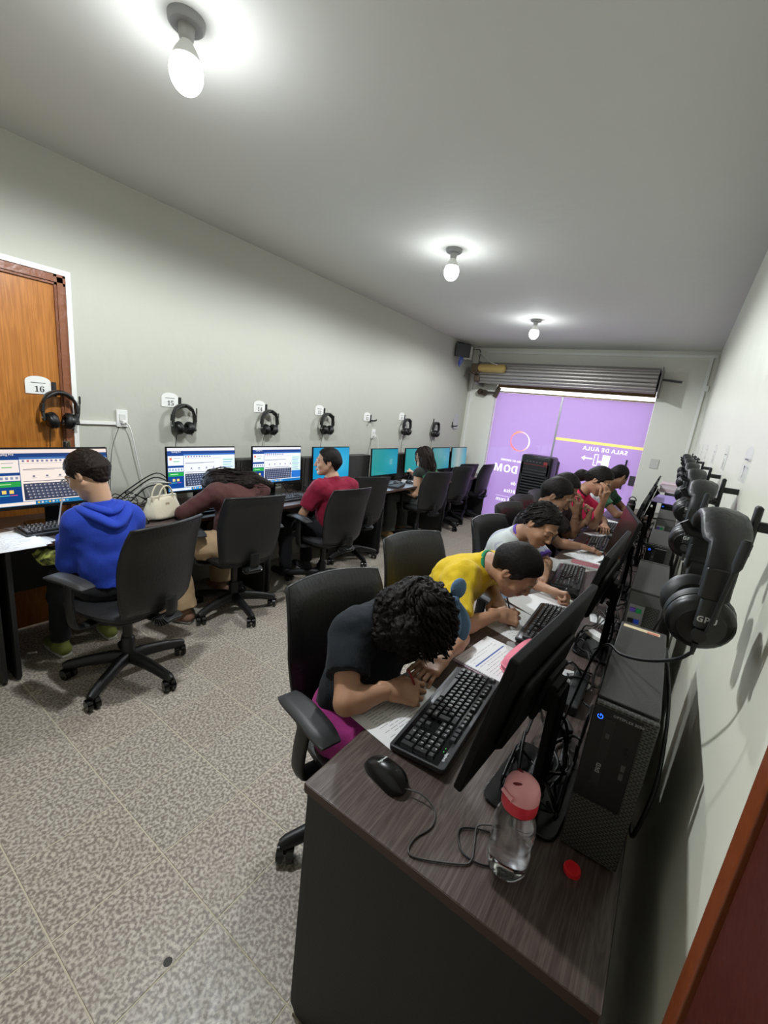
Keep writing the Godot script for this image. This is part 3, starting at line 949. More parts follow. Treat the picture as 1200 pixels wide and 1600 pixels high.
# ---------- monitor: foot on the table at the origin, screen faces -z ----------
func make_monitor(called: String, screen: Material, tilt: float, top: float, glow := 0.0) -> Node3D:
	var o := thing(called, "x", "monitor")
	if not M.has("shell"): M.shell = mat(Color(0.045, 0.045, 0.047), 0.55, 0.0, 0.3)
	var hh := 0.327
	var cy := top - hh / 2 * cos(tilt)
	var bs := Basis(Vector3(1, 0, 0), tilt)
	var c := Vector3(0, cy, 0.0)
	var xf := Transform3D(bs, c)
	part("housing", G.new().prism(rrect(0.545, hh, 0.006), 0.018, xf * T(Vector3(0, 0, 0.009)), 0.003).mesh(), M.shell, o)
	part("back_cover", G.new().prism(rrect(0.34, 0.18, 0.02), 0.018, xf * T(Vector3(0, -0.03, 0.026)), 0.009).prism(rrect(0.12, 0.12, 0.01), 0.012, xf * T(Vector3(0, -0.02, 0.047)), 0.003).mesh(), M.shell, o)
	var g := G.new()
	var w := 0.532 / 2
	var h := 0.299 / 2
	var z := -0.0008
	var off := 0.005
	g.face([xf * Vector3(w, off - h, z), xf * Vector3(-w, off - h, z), xf * Vector3(-w, off + h, z), xf * Vector3(w, off + h, z)], [Vector2(0, 1), Vector2(1, 1), Vector2(1, 0), Vector2(0, 0)])
	part("screen", g.mesh(), screen, o)
	part("stand_neck", G.new().box(Vector3(0, cy / 2 - 0.005, 0.068), Vector3(0.075, cy - 0.01, 0.022), 0.006).box(xf * Vector3(0, -0.02, 0.058), Vector3(0.07, 0.07, 0.024), 0.005, bs).mesh(), M.shell, o)
	part("stand_foot", G.new().prism(rrect(0.25, 0.17, 0.03), 0.012, Transform3D(Basis(Vector3(1, 0, 0), PI / 2), Vector3(0, 0.006, 0.06)), 0.003).mesh(), M.gloss, o)
	if glow > 0.0:
		var l := AreaLight3D.new()
		l.name = "screen_light"
		l.area_size = Vector2(w * 2, h * 2)
		l.light_energy = glow
		l.light_color = Color(0.8, 0.9, 1.0)
		l.shadow_enabled = true
		l.area_range = 12.0
		l.transform = xf * Transform3D(Basis(), Vector3(0, off, -0.004))
		o.add_child(l)
	return o

func lit(im: Image, e: float, tint := Color.WHITE) -> StandardMaterial3D:
	var m := mat(Color(0.02, 0.02, 0.02), 0.25)
	m.emission_enabled = true
	m.emission_texture = tex(im)
	m.emission_operator = BaseMaterial3D.EMISSION_OP_MULTIPLY
	m.emission = tint
	m.emission_energy_multiplier = e
	return m

# a typing-lesson page: white and blue panels over a drawn keyboard
func lesson_picture() -> Image:
	var im := Image.create(768, 432, false, Image.FORMAT_RGB8)
	im.fill(Color(0.96, 0.97, 0.99))
	var R := func(x: int, y: int, w: int, h: int, c: Color): im.fill_rect(Rect2i(x, y, w, h), c)
	R.call(0, 0, 768, 30, Color(0.93, 0.93, 0.96))
	R.call(0, 30, 768, 30, c8(24, 66, 140))
	R.call(0, 60, 768, 16, c8(60, 120, 200))
	R.call(0, 60, 166, 340, c8(16, 70, 150))
	R.call(4, 78, 158, 96, Color(0.95, 0.97, 1))
	R.call(20, 96, 24, 24, c8(235, 120, 90)); R.call(60, 130, 60, 8, c8(120, 200, 130)); R.call(60, 100, 70, 5, c8(170, 170, 190))
	R.call(4, 196, 158, 40, Color(0.95, 0.97, 1))
	for k in 5: R.call(14 + 30 * k, 206, 16, 20, c8(140, 160, 200))
	R.call(4, 242, 158, 40, c8(40, 170, 80))
	R.call(24, 258, 80, 6, Color(0.8, 1, 0.8))
	R.call(46, 306, 26, 26, c8(245, 220, 120)); R.call(90, 306, 26, 26, c8(245, 220, 120))
	R.call(30, 344, 60, 5, c8(80, 210, 220)); R.call(92, 344, 44, 5, c8(230, 90, 160))
	ink(im, "Typing Pro", 40, 50, 14, Color.WHITE, "Droid Sans Bold")
	for k in 10:
		var cx := 190 + 30 * k
		for y in range(-9, 10):
			var s := int(sqrt(81.0 - y * y))
			R.call(cx - s, 88 + y, 2 * s, 1, c8(200, 120, 140) if k == 1 else c8(130, 140, 190))
	R.call(170, 106, 430, 3, c8(190, 200, 215))
	R.call(184, 150, 330, 4, c8(90, 100, 130)); R.call(184, 158, 200, 3, c8(150, 160, 180))
	for k in 5:
		R.call(240 + 85 * k, 200, 16, 14, c8(120, 130, 160)); R.call(232 + 85 * k, 220, 34, 3, c8(170, 175, 190))
	R.call(180, 244, 390, 4, c8(60, 70, 110))
	R.call(178, 262, 430, 130, c8(48, 58, 84))
	for r in 5:
		for q in 14:
			R.call(186 + 29 * q + r * 5, 268 + 24 * r, 24, 18, c8(92, 104, 132))
			R.call(192 + 29 * q + r * 5, 273 + 24 * r, 6, 7, Color(0.86, 0.88, 0.94))
	R.call(612, 110, 156, 282, Color(0.9, 0.97, 0.98))
	for k in 7: R.call(620, 126 + 26 * k, 120 - 10 * (k % 3), 6, c8(60, 130, 210) if k % 2 else c8(90, 190, 170))
	R.call(612, 300, 156, 92, c8(40, 120, 210))
	R.call(0, 400, 768, 32, c8(24, 120, 190))
	R.call(12, 404, 230, 24, Color(0.95, 0.96, 0.98))
	for k in 9: R.call(256 + 24 * k, 408, 14, 14, [c8(240, 200, 80), c8(230, 230, 240), c8(110, 200, 240)][k % 3])
	return im

func wallpaper(green: float, haze: float) -> Image:
	var im := Image.create(320, 180, false, Image.FORMAT_RGB8)
	for y in 180:
		for x in 320:
			var p := Vector2(x / 320.0, y / 180.0)
			var d := p.distance_to(Vector2(0.72, 0.5))
			var c := c8(6, 150, 205).lerp(c8(70, 190, 230), clampf(1.0 - d * 1.6, 0, 1)).lerp(c8(52, 172, 168), green * clampf(1.25 - p.x, 0, 1)).lerp(c8(205, 205, 190), haze * clampf(1.0 - absf(p.x - 0.45) * 1.6, 0, 1))
			im.set_pixel(x, y, c)
	for k in 4:
		im.fill_rect(Rect2i(218 + 17 * (k % 2), 70 + 21 * (k / 2), 15, 19), c8(120, 215, 240).lerp(c8(110, 190, 200), green))
	return im

# ---------- keyboard: centre on the table at the origin, space bar towards +z (the typist), x to the typist's right ----------
var key_rows := []
func key_layout() -> Array:
	var o := []   # [x, z, width, depth, legend]
	var u := 0.019
	var x0 := -0.2155
	var put := func(x: float, row: float, w: float, legend: String, d := 1.0): o.append([x0 + (x + w / 2) * u, (row - 3.1) * u + (d - 1.0) * u / 2, w * u - 0.0022, d * u - 0.0026, legend])
	var fx := [0, 2, 3, 4, 5, 6.5, 7.5, 8.5, 9.5, 11, 12, 13, 14]
	for k in 13: put.call(fx[k], 0.0, 1, "Esc" if k == 0 else "F%d" % k)
	for k in 3: put.call(15.25 + k, 0.0, 1, "")
	var r1 := "'1234567890-="
	for k in 13: put.call(k, 1.25, 1, r1[k])
	put.call(13, 1.25, 2, "")
	put.call(0, 2.25, 1.5, "Tab")
	var r2 := "QWERTYUIOP´["
	for k in 12: put.call(1.5 + k, 2.25, 1, r2[k])
	put.call(0, 3.25, 1.75, "Caps")
	var r3 := "ASDFGHJKLÇ~]"
	for k in 12: put.call(1.75 + k, 3.25, 1, r3[k])
	put.call(13.75, 2.25, 1.25, "", 2.0)
	put.call(0, 4.25, 1.25, "Shift"); 
	var r4 := "\\ZXCVBNM,.;/"
	for k in 12: put.call(1.25 + k, 4.25, 1, r4[k])
	put.call(13.25, 4.25, 1.75, "Shift")
	var b := [1.25, 1.25, 1.25, 6.25, 1.25, 1.25, 1.25, 1.25]
	var bn := ["Ctrl", "", "Alt", "", "Alt", "", "", "Ctrl"]
	var x := 0.0
	for k in 8:
		put.call(x, 5.25, b[k], bn[k])
		x += b[k]
	for r in 2:
		for k in 3: put.call(15.25 + k, 1.25 + r, 1, ["Ins", "Hm", "PU", "Del", "End", "PD"][r * 3 + k])
	put.call(16.25, 4.25, 1, "")
	for k in 3: put.call(15.25 + k, 5.25, 1, "")
	for r in 4:
		for k in 3:
			put.call(18.5 + k, 1.25 + r, 1, ["", "/", "*", "7", "8", "9", "4", "5", "6", "1", "2", "3"][r * 3 + k])
	put.call(21.5, 1.25, 1, "-"); put.call(21.5, 2.25, 1, "+", 2.0); put.call(21.5, 4.25, 1, "", 2.0)
	put.call(18.5, 5.25, 2, "0"); put.call(20.5, 5.25, 1, ",")
	return o

func make_keyboard(separate: bool) -> Node3D:
	var o := thing("keyboard", "x", "keyboard", "black keyboards")
	if key_rows.is_empty(): key_rows = key_layout()
	var tilt := Basis(Vector3(1, 0, 0), 0.075)
	var body := G.new().prism(rrect(0.452, 0.156, 0.011), 0.016, Transform3D(Basis(Vector3(1, 0, 0), -PI / 2 + 0.075), Vector3(0, 0.0155, -0.004)), 0.0035)
	part("case", body.mesh(), M.dark, o)
	part("key_bed", G.new().box(Vector3(0, 0.0232, 0.001), Vector3(0.440, 0.002, 0.125), 0.0005, tilt).mesh(), M.gloss, o)
	var all := G.new()
	var shapes := {}
	for k in key_rows:
		var key := Vector2(snappedf(k[2], 0.0001), snappedf(k[3], 0.0001))
		if not shapes.has(key):
			var g := G.new()
			# a cap that narrows to its top
			var w := key.x / 2
			var d := key.y / 2
			var q := []
			for lv in [[0.0, 0.0], [0.0062, 0.0016], [0.0075, 0.003]]:
				q.append([Vector3(-w + lv[1], lv[0], -d + lv[1] * 0.7), Vector3(w - lv[1], lv[0], -d + lv[1] * 0.7), Vector3(w - lv[1], lv[0], d - lv[1]), Vector3(-w + lv[1], lv[0], d - lv[1])])
			for l in 2:
				for e in 4:
					g.face([q[l][e], q[l + 1][e], q[l + 1][(e + 1) % 4], q[l][(e + 1) % 4]])
			g.face([q[2][0], q[2][1], q[2][2], q[2][3]])
			# faces of a closed cap look outwards
			for i in range(0, g.n.size(), 4):
				var mid := (g.v[i] + g.v[i + 2]) * 0.5 - Vector3(0, 0.003, 0)
				if g.n[i].dot(mid) < 0:
					for e in 4: g.n[i + e] = -g.n[i + e]
			g.ix = PackedInt32Array()
			for i in range(0, g.v.size(), 4): g.quad(i, i + 1, i + 2, i + 3)
			shapes[key] = [g, g.mesh()]
		var xf := Transform3D(tilt, Vector3(k[0], 0.0245 - 0.075 * k[1], k[1]))
		if separate: part("key", shapes[key][1], M.dark, o, xf)
		else: all.add(shapes[key][0], xf)
	if not separate:
		var p := part("keys", all.mesh(), M.dark, o)
		p.set_meta("kind", "stuff")
	var lg := G.new()
	for k in key_rows:
		if k[4] == "": continue
		var small: bool = k[4].length() > 1
		letters_into(lg, k[4], 0.0042 if small else 0.0066, Transform3D(tilt * Basis(Vector3(1, 0, 0), -PI / 2), Vector3(k[0] - (0.0 if small else 0.002), 0.0323 - 0.075 * k[1], k[1] - (0.001 if small else 0.0015))))
	part("key_legends", lg.mesh(), mat(Color(0.9, 0.9, 0.9), 0.6), o)
	if separate:
		part("maker_mark", mark_mesh("logitech", 0.006, Transform3D(tilt * Basis(Vector3(1, 0, 0), -PI / 2), Vector3(0.186, 0.0305, -0.066))), mat(Color(0.92, 0.95, 0.95), 0.5), o)
		var led := mat(Color(0.2, 0.6, 0.2), 0.5)
		led.emission_enabled = true
		led.emission = Color(0.3, 0.9, 0.35)
		led.emission_energy_multiplier = 0.8
		for k in 2: part("led_light", bx(Vector3(0.158 + 0.013 * k, 0.0293, -0.055), Vector3(0.003, 0.001, 0.0016), 0.0003), led, o)
	return o

func mark_mesh(text: String, h: float, xf: Transform3D, kind := "Droid Sans Bold") -> ArrayMesh:
	var g := G.new()
	letters_into(g, text, h, xf, kind)
	return g.mesh()

func make_mouse() -> Node3D:
	var o := thing("computer_mouse", "x", "mouse", "black computer mice")
	var body := G.new()
	var rows := 14
	var seg := 18
	var rings := []
	for i in rows + 1:
		var u := float(i) / rows
		var z := lerpf(-0.056, 0.056, u)
		var w := 0.031 * pow(maxf(0.001, 1 - pow(absf(2 * u - 1), 3.2)), 0.42) * (1.0 - 0.1 * sin(PI * u))
		var h := 0.037 * pow(maxf(0.001, sin(PI * pow(u, 0.62))), 0.62)
		rings.append([z, w, h])
	var k0 := body.v.size()
	for i in rows + 1:
		var r: Array = rings[i]
		for j in seg + 1:
			var a := PI * j / seg
			body.vert(Vector3(cos(a) * r[1], 0.002 + pow(sin(a), 0.75) * r[2], r[0]), Vector3(cos(a) / 0.031, sin(a) / 0.037, (2.0 * i / rows - 1.0) * 22.0).normalized())
	for i in rows:
		for j in seg: body.quad(k0 + i * (seg + 1) + j, k0 + i * (seg + 1) + j + 1, k0 + (i + 1) * (seg + 1) + j + 1, k0 + (i + 1) * (seg + 1) + j)
	part("shell", body.mesh(), mat(Color(0.04, 0.04, 0.042), 0.33), o)
	part("wheel_slot", G.new().ball(Vector3(0, 0.0335, -0.028), Vector3(0.0052, 0.003, 0.012), 12).mesh(), M.grey, o)
	part("scroll_wheel", G.new().tube([Vector3(-0.0032, 0.0315, -0.028), Vector3(0.0032, 0.0315, -0.028)], 0.0072, 12).mesh(), M.black, o)
	part("base", G.new().prism(rrect(0.056, 0.1, 0.024), 0.004, Transform3D(Basis(Vector3(1, 0, 0), PI / 2), Vector3(0, 0.002, 0)), 0.001).mesh(), M.black, o)
	part("maker_mark", mark_mesh("logitech", 0.0048, Transform3D(Basis(Vector3(0, 1, 0), PI) * Basis(Vector3(1, 0, 0), -PI / 2 - 0.2), Vector3(0, 0.0335, 0.014))), mat(Color(0.9, 0.93, 0.93), 0.5), o)
	return o

# ---------- computer towers: base at the origin, front towards +z ----------
func grille(holes: Color, metal: Color) -> StandardMaterial3D:
	var im := Image.create(128, 128, false, Image.FORMAT_RGB8)
	im.fill(metal)
	for y in 8:
		for x in 4:
			var px := x * 32 + (16 if y % 2 else 0)
			for yy in range(3, 13):
				for xx in range(0, 22):
					im.set_pixel((px + xx) % 128, y * 16 + yy, holes)
	var m := mat(Color.WHITE, 0.45)
	m.albedo_texture = tex(im)
	return tri_map(m, 24.0)

func make_tower(size: Vector3) -> Node3D:
	var o := thing("computer_tower", "x", "computer tower", "black computer towers")
	var w := size.x
	var h := size.y
	var d := size.z
	if not M.has("grille"):
		M.grille = grille(c8(14, 14, 14), c8(74, 74, 70))
		M.case_top = bumpy(mat(Color(0.20, 0.195, 0.19), 0.5), 0.1, 8.0, 0.2)
	part("case", G.new().box(Vector3(0, h / 2 + 0.003, -d / 2 - 0.012), Vector3(w, h - 0.006, d - 0.024), 0.0025).mesh(), M.case_top, o)
	part("front_grille", G.new().box(Vector3(0, h / 2 + 0.003, -0.006), Vector3(w, h - 0.006, 0.014), 0.003).mesh(), M.grille, o)
	var fx := -0.075 * w / 0.5
	var pw := w * 0.78
	var panel := part("front_panel", G.new().box(Vector3(-w * 0.105, h * 0.685, 0.0025), Vector3(pw, h * 0.59, 0.005), 0.0015).mesh(), mat(Color(0.022, 0.022, 0.024), 0.35), o)
	var z := 0.0055
	part("disc_drive", bx(Vector3(-w * 0.2, h * 0.72, z), Vector3(w * 0.15, h * 0.42, 0.002), 0.0006), M.black, panel)
	part("drive_mark", mark_mesh("DVD", 0.008, Transform3D(Basis(Vector3(0, 0, 1), PI / 2), Vector3(-w * 0.2, h * 0.62, z + 0.0014))), mat(c8(150, 150, 150), 0.5), panel)
	part("eject_button", bx(Vector3(-w * 0.19, h * 0.83, z + 0.001), Vector3(w * 0.06, h * 0.03, 0.002), 0.0005), M.grey, panel)
	for k in 2: part("usb_port", G.new().box(Vector3(w * 0.16, h * (0.68 - 0.055 * k), z - 0.0005), Vector3(0.007, 0.0145, 0.001), 0.0004).box(Vector3(w * 0.16, h * (0.68 - 0.055 * k), z + 0.0002), Vector3(0.0035, 0.011, 0.001)).mesh(), M.grey, panel)
	for k in 2: part("audio_jack", G.new().tube([Vector3(w * 0.15, h * (0.76 + 0.035 * k), 0.004), Vector3(w * 0.15, h * (0.76 + 0.035 * k), 0.0058)], 0.0035, 10).mesh(), M.gloss, panel)
	part("model_mark", mark_mesh("OPTIPLEX 3050", 0.0052, Transform3D(Basis(), Vector3(w * 0.06, h * 0.958, z))), mat(c8(140, 140, 142), 0.5), panel)
	var led := mat(Color(0.05, 0.1, 0.4), 0.4)
	led.emission_enabled = true
	led.emission = Color(0.15, 0.4, 1.0)
	led.emission_energy_multiplier = 1.6
	var ring := []
	for k in 15:
		var a := -PI * 0.3 + TAU * 0.83 * k / 14.0 - PI * 0.95
		ring.append(Vector3(-w * 0.37 + cos(a) * 0.0045, h * 0.925 + sin(a) * 0.0045, z))
	part("power_light", G.new().tube(ring, 0.0008, 5).tube([Vector3(-w * 0.37, h * 0.925 + 0.001, z), Vector3(-w * 0.37, h * 0.925 + 0.006, z)], 0.0008, 5).mesh(), led, panel)
	# rear: a bright plate of sockets, a ventilated half and a power inlet
	var rz := -d - 0.0005
	var rear := part("rear_panel", bx(Vector3(0, h / 2, rz), Vector3(w - 0.008, h - 0.016, 0.003), 0.0006), mat(Color(0.42, 0.42, 0.42), 0.4, 0.5), o)
	rz -= 0.002
	part("port_plate", bx(Vector3(w * 0.2, h * 0.62, rz), Vector3(w * 0.42, h * 0.46, 0.002)), mat(c8(175, 175, 176), 0.4, 0.5), rear)
	part("vent", bx(Vector3(-w * 0.22, h * 0.62, rz), Vector3(w * 0.38, h * 0.5, 0.002)), M.grille, rear)
	var cols := [c8(30, 160, 90), c8(110, 80, 190), c8(30, 70, 190), c8(30, 30, 30), c8(230, 170, 60)]
	for k in 5:
		part("socket", G.new().box(Vector3(w * (0.13 + 0.17 * (k % 2)), h * (0.8 - 0.07 * (k / 2) * 1.6), rz - 0.004), Vector3(0.017, 0.015, 0.008), 0.0015).mesh(), mat(cols[k], 0.45), rear)
	return o

# ---------- bodies: a field of joined tapered capsules, meshed as surface nets ----------
class Field:
	var o := Vector3.ZERO
	var c := 0.01
	var nx := 0
	var ny := 0
	var nz := 0
	var f := PackedFloat32Array()

	func _init(lo: Vector3, hi: Vector3, cell: float) -> void:
		c = cell
		o = lo
		nx = int(ceil((hi.x - lo.x) / cell)) + 1
		ny = int(ceil((hi.y - lo.y) / cell)) + 1
		nz = int(ceil((hi.z - lo.z) / cell)) + 1
		f.resize(nx * ny * nz)
		f.fill(0.5)

	# tapered capsule, widened g times along the axis fat; cut takes it away instead
	func cap(a: Vector3, b: Vector3, ra: float, rb: float, k := 0.02, fat := Vector3.ZERO, g := 1.0, cut := false) -> void:
		var reach := maxf(ra, rb) * g + k + 2.5 * c
		var l := (Vector3(minf(a.x, b.x), minf(a.y, b.y), minf(a.z, b.z)) - o - Vector3.ONE * reach) / c
		var h := (Vector3(maxf(a.x, b.x), maxf(a.y, b.y), maxf(a.z, b.z)) - o + Vector3.ONE * reach) / c
		var x0 := maxi(0, int(l.x)); var x1 := mini(nx - 1, int(h.x) + 1)
		var y0 := maxi(0, int(l.y)); var y1 := mini(ny - 1, int(h.y) + 1)
		var z0 := maxi(0, int(l.z)); var z1 := mini(nz - 1, int(h.z) + 1)
		var wide := g != 1.0
		var sq := 1.0 - 1.0 / g
		var ab := b - a
		if wide: ab -= fat * (ab.dot(fat) * sq)
		var inv := 1.0 / maxf(1e-9, ab.length_squared())
		var dr := rb - ra
		for z in range(z0, z1 + 1):
			for y in range(y0, y1 + 1):
				var i := (z * ny + y) * nx + x0
				var q := Vector3(o.x + x0 * c - a.x, o.y + y * c - a.y, o.z + z * c - a.z)
				for x in range(x0, x1 + 1):
					var p := q
					if wide: p -= fat * (p.dot(fat) * sq)
					var t := clampf(p.dot(ab) * inv, 0.0, 1.0)
					var d := (p - ab * t).length() - ra - dr * t
					var e := f[i]
					if cut:
						d = -d
						var m := maxf(k - absf(d - e), 0.0)
						f[i] = maxf(d, e) + m * m / (4.0 * k)
					elif d - e < k:
						var m := maxf(k - absf(d - e), 0.0)
						f[i] = minf(d, e) - m * m / (4.0 * k)
					i += 1
					q.x += c

	# ellipsoid with axes bs
	func egg(p0: Vector3, bs: Basis, r: Vector3, k := 0.015, cut := false) -> void:
		var m0 := minf(r.x, minf(r.y, r.z))
		var reach := maxf(r.x, maxf(r.y, r.z)) + k + 2.5 * c
		var l := (p0 - o - Vector3.ONE * reach) / c
		var h := (p0 - o + Vector3.ONE * reach) / c
		var inv := bs.transposed()
		for z in range(maxi(0, int(l.z)), mini(nz - 1, int(h.z) + 1) + 1):
			for y in range(maxi(0, int(l.y)), mini(ny - 1, int(h.y) + 1) + 1):
				for x in range(maxi(0, int(l.x)), mini(nx - 1, int(h.x) + 1) + 1):
					var i := (z * ny + y) * nx + x
					var q := inv * (Vector3(o.x + x * c, o.y + y * c, o.z + z * c) - p0)
					var s := (q / r).length()
					var d := (s - 1.0) * s / maxf(1e-6, (q / (r * r)).length())
					if s < 0.05: d = -m0
					var e := f[i]
					if cut: d = -d
					var m := maxf(k - absf(d - e), 0.0)
					if cut: f[i] = maxf(d, e) + m * m / (4.0 * k)
					else: f[i] = minf(d, e) - m * m / (4.0 * k)

	# keeps only the side of the plane that n points away from, within reach of p
	func slice(p: Vector3, n: Vector3, reach := 99.0) -> void:
		for z in nz:
			for y in ny:
				var i := (z * ny + y) * nx
				for x in nx:
					if f[i] < 0.03:
						var q := Vector3(o.x + x * c, o.y + y * c, o.z + z * c) - p
						var l := q.length()
						if l < reach * 1.6:
							f[i] = maxf(f[i], q.dot(n) - maxf(0.0, l - reach) * 2.0)
					i += 1

	func ruffle(noise: FastNoiseLite, amp: float, bs := Basis()) -> void:
		for z in nz:
			for y in ny:
				var i := (z * ny + y) * nx
				for x in nx:
					if absf(f[i]) < 3.0 * c + amp:
						f[i] += amp * noise.get_noise_3dv(bs * Vector3(o.x + x * c, o.y + y * c, o.z + z * c))
					i += 1

	func into(g, paint = null) -> void:
		var id := PackedInt32Array()
		id.resize(f.size())
		id.fill(-1)
		var xy := nx * ny
		var far := 4.0 * c
		for z in nz - 1:
			for y in ny - 1:
				var i := z * xy + y * nx - 1
				for x in nx - 1:
					i += 1
					var d0 := f[i]
					if d0 > far or d0 < -far: continue
					var d1 := f[i + 1]; var d2 := f[i + nx]; var d3 := f[i + nx + 1]
					var d4 := f[i + xy]; var d5 := f[i + xy + 1]; var d6 := f[i + xy + nx]; var d7 := f[i + xy + nx + 1]
					var neg := int(d0 < 0) + int(d1 < 0) + int(d2 < 0) + int(d3 < 0) + int(d4 < 0) + int(d5 < 0) + int(d6 < 0) + int(d7 < 0)
					if neg == 0 or neg == 8: continue
					var s := Vector3.ZERO
					var n := 0
					if (d0 < 0) != (d1 < 0): s += Vector3(d0 / (d0 - d1), 0, 0); n += 1
					if (d2 < 0) != (d3 < 0): s += Vector3(d2 / (d2 - d3), 1, 0); n += 1
					if (d4 < 0) != (d5 < 0): s += Vector3(d4 / (d4 - d5), 0, 1); n += 1
					if (d6 < 0) != (d7 < 0): s += Vector3(d6 / (d6 - d7), 1, 1); n += 1
					if (d0 < 0) != (d2 < 0): s += Vector3(0, d0 / (d0 - d2), 0); n += 1
					if (d1 < 0) != (d3 < 0): s += Vector3(1, d1 / (d1 - d3), 0); n += 1
					if (d4 < 0) != (d6 < 0): s += Vector3(0, d4 / (d4 - d6), 1); n += 1
					if (d5 < 0) != (d7 < 0): s += Vector3(1, d5 / (d5 - d7), 1); n += 1
					if (d0 < 0) != (d4 < 0): s += Vector3(0, 0, d0 / (d0 - d4)); n += 1
					if (d1 < 0) != (d5 < 0): s += Vector3(1, 0, d1 / (d1 - d5)); n += 1
					if (d2 < 0) != (d6 < 0): s += Vector3(0, 1, d2 / (d2 - d6)); n += 1
					if (d3 < 0) != (d7 < 0): s += Vector3(1, 1, d3 / (d3 - d7)); n += 1
					var p := o + (Vector3(x, y, z) + s / n) * c
					var nn := Vector3(d1 + d3 + d5 + d7 - d0 - d2 - d4 - d6, d2 + d3 + d6 + d7 - d0 - d1 - d4 - d5, d4 + d5 + d6 + d7 - d0 - d1 - d2 - d3)
					if paint != null: g.col = paint.call(p)
					id[i] = g.vert(p, nn.normalized())
		for z in range(1, nz - 1):
			for y in range(1, ny - 1):
				var i := z * xy + y * nx
				for x in range(1, nx - 1):
					i += 1
					var a := f[i]
					if a > far or a < -far: continue
					var s := a < 0
					if s != (f[i + 1] < 0): four(g, id, i, i - nx, i - nx - xy, i - xy)
					if s != (f[i + nx] < 0): four(g, id, i, i - 1, i - 1 - xy, i - xy)
					if s != (f[i + xy] < 0): four(g, id, i, i - 1, i - 1 - nx, i - nx)

	func four(g, id: PackedInt32Array, a: int, b: int, d: int, e: int) -> void:
		if id[a] >= 0 and id[b] >= 0 and id[d] >= 0 and id[e] >= 0:
			g.quad(id[a], id[b], id[d], id[e])

func span(ps: Array, pad: float) -> Array:
	var lo: Vector3 = ps[0]
	var hi: Vector3 = ps[0]
	for p in ps:
		lo = lo.min(p)
		hi = hi.max(p)
	return [lo - Vector3.ONE * pad, hi + Vector3.ONE * pad]

func wave(sd: int, freq: float, oct := 2) -> FastNoiseLite:
	var n := FastNoiseLite.new()
	n.seed = sd
	n.frequency = freq
	n.fractal_octaves = oct
	return n

# a hand with its wrist at w: F along the hand, N out of its back; side is 1 for a left hand
func hand(g: G, w: Vector3, F: Vector3, N: Vector3, side: float, pose: String, s: float, cell: float, tone: Color) -> void:
	F = F.normalized()
	N = (N - F * N.dot(F)).normalized()
	var U := F.cross(N) * side   # towards the thumb
	var bend := {"flat": [[14, 18, 12], [12, 18, 12], [14, 20, 12], [18, 22, 14]], "pen": [[30, 68, 38], [38, 78, 44], [46, 84, 46], [54, 86, 46]], "fist": [[66, 82, 50], [70, 86, 52], [72, 86, 52], [74, 86, 52]], "loose": [[28, 34, 20], [32, 38, 22], [36, 42, 24], [40, 44, 26]]}[pose] as Array
	var long := [[0.042, 0.026, 0.02], [0.046, 0.029, 0.021], [0.042, 0.027, 0.02], [0.033, 0.021, 0.018]]
	var across := [0.029, 0.0095, -0.0105, -0.029]
	var thick := [0.0087, 0.0089, 0.0085, 0.0075]
	var ps := [w - F * 0.03 * s, w + F * 0.2 * s, w + U * 0.09 * s, w - U * 0.06 * s, w - N * 0.1 * s, w + N * 0.03 * s]
	var b := span(ps, 0.012)
	var fd := Field.new(b[0], b[1], cell)
	fd.cap(w - F * 0.025 * s, w + F * 0.025 * s, 0.021 * s, 0.021 * s, 0.01 * s, U, 1.25)
	for k in 4:
		var m: Vector3 = w + F * (0.088 - 0.004 * absf(k - 1.2)) * s + U * float(across[k]) * s
		fd.cap(w + F * 0.012 * s + U * float(across[k]) * 0.55 * s - N * 0.002 * s, m, 0.0135 * s, 0.0118 * s, 0.012 * s)
		fd.cap(m + N * 0.002 * s, m, 0.0112 * s, 0.0112 * s, 0.006 * s)
		var d := (F + U * float(across[k]) * (2.6 if pose == "flat" else 0.4)).normalized()
		var axis := N.cross(d).normalized()
		var p := m
		for j in 3:
			d = d.rotated(axis, deg_to_rad(float(bend[k][j])))
			var q: Vector3 = p + d * float(long[k][j]) * s
			var r: float = float(thick[k]) * s
			fd.cap(p, q, r * (1.0 - 0.08 * j), r * (0.95 - 0.1 * j), 0.0035 * s)
			p = q
	# thumb
	var t0 := w + F * 0.026 * s + U * 0.024 * s - N * 0.006 * s
	var closed: float = {"flat": 0.15, "pen": 0.75, "fist": 0.95, "loose": 0.4}[pose]
	var d1 := (F * 0.75 + U * (0.75 - 0.35 * closed) - N * (0.1 + 0.5 * closed)).normalized()
	var t1 := t0 + d1 * 0.043 * s
	var d2 := (F * 0.9 + U * (0.35 - 0.75 * closed) - N * (0.05 + 0.5 * closed)).normalized()
	var t2 := t1 + d2 * 0.033 * s
	var d3 := (F * 0.9 + U * (0.2 - 0.9 * closed) - N * (0.05 + 0.35 * closed)).normalized()
	fd.cap(t0, t1, 0.0145 * s, 0.0105 * s, 0.012 * s)
	fd.cap(t1, t2, 0.0103 * s, 0.0092 * s, 0.004 * s)
	fd.cap(t2, t2 + d3 * 0.024 * s, 0.0092 * s, 0.0078 * s, 0.004 * s)
	fd.into(g, func(_p): return tone)

# head frame: origin in the middle of the skull, z towards the face, y to the crown
func head_frame(c: Vector3, f: Vector3, u: Vector3, s: float) -> Transform3D:
	f = f.normalized()
	u = (u - f * u.dot(f)).normalized()
	return Transform3D(Basis(u.cross(f), u, f) * Basis().scaled(Vector3.ONE * s), c)

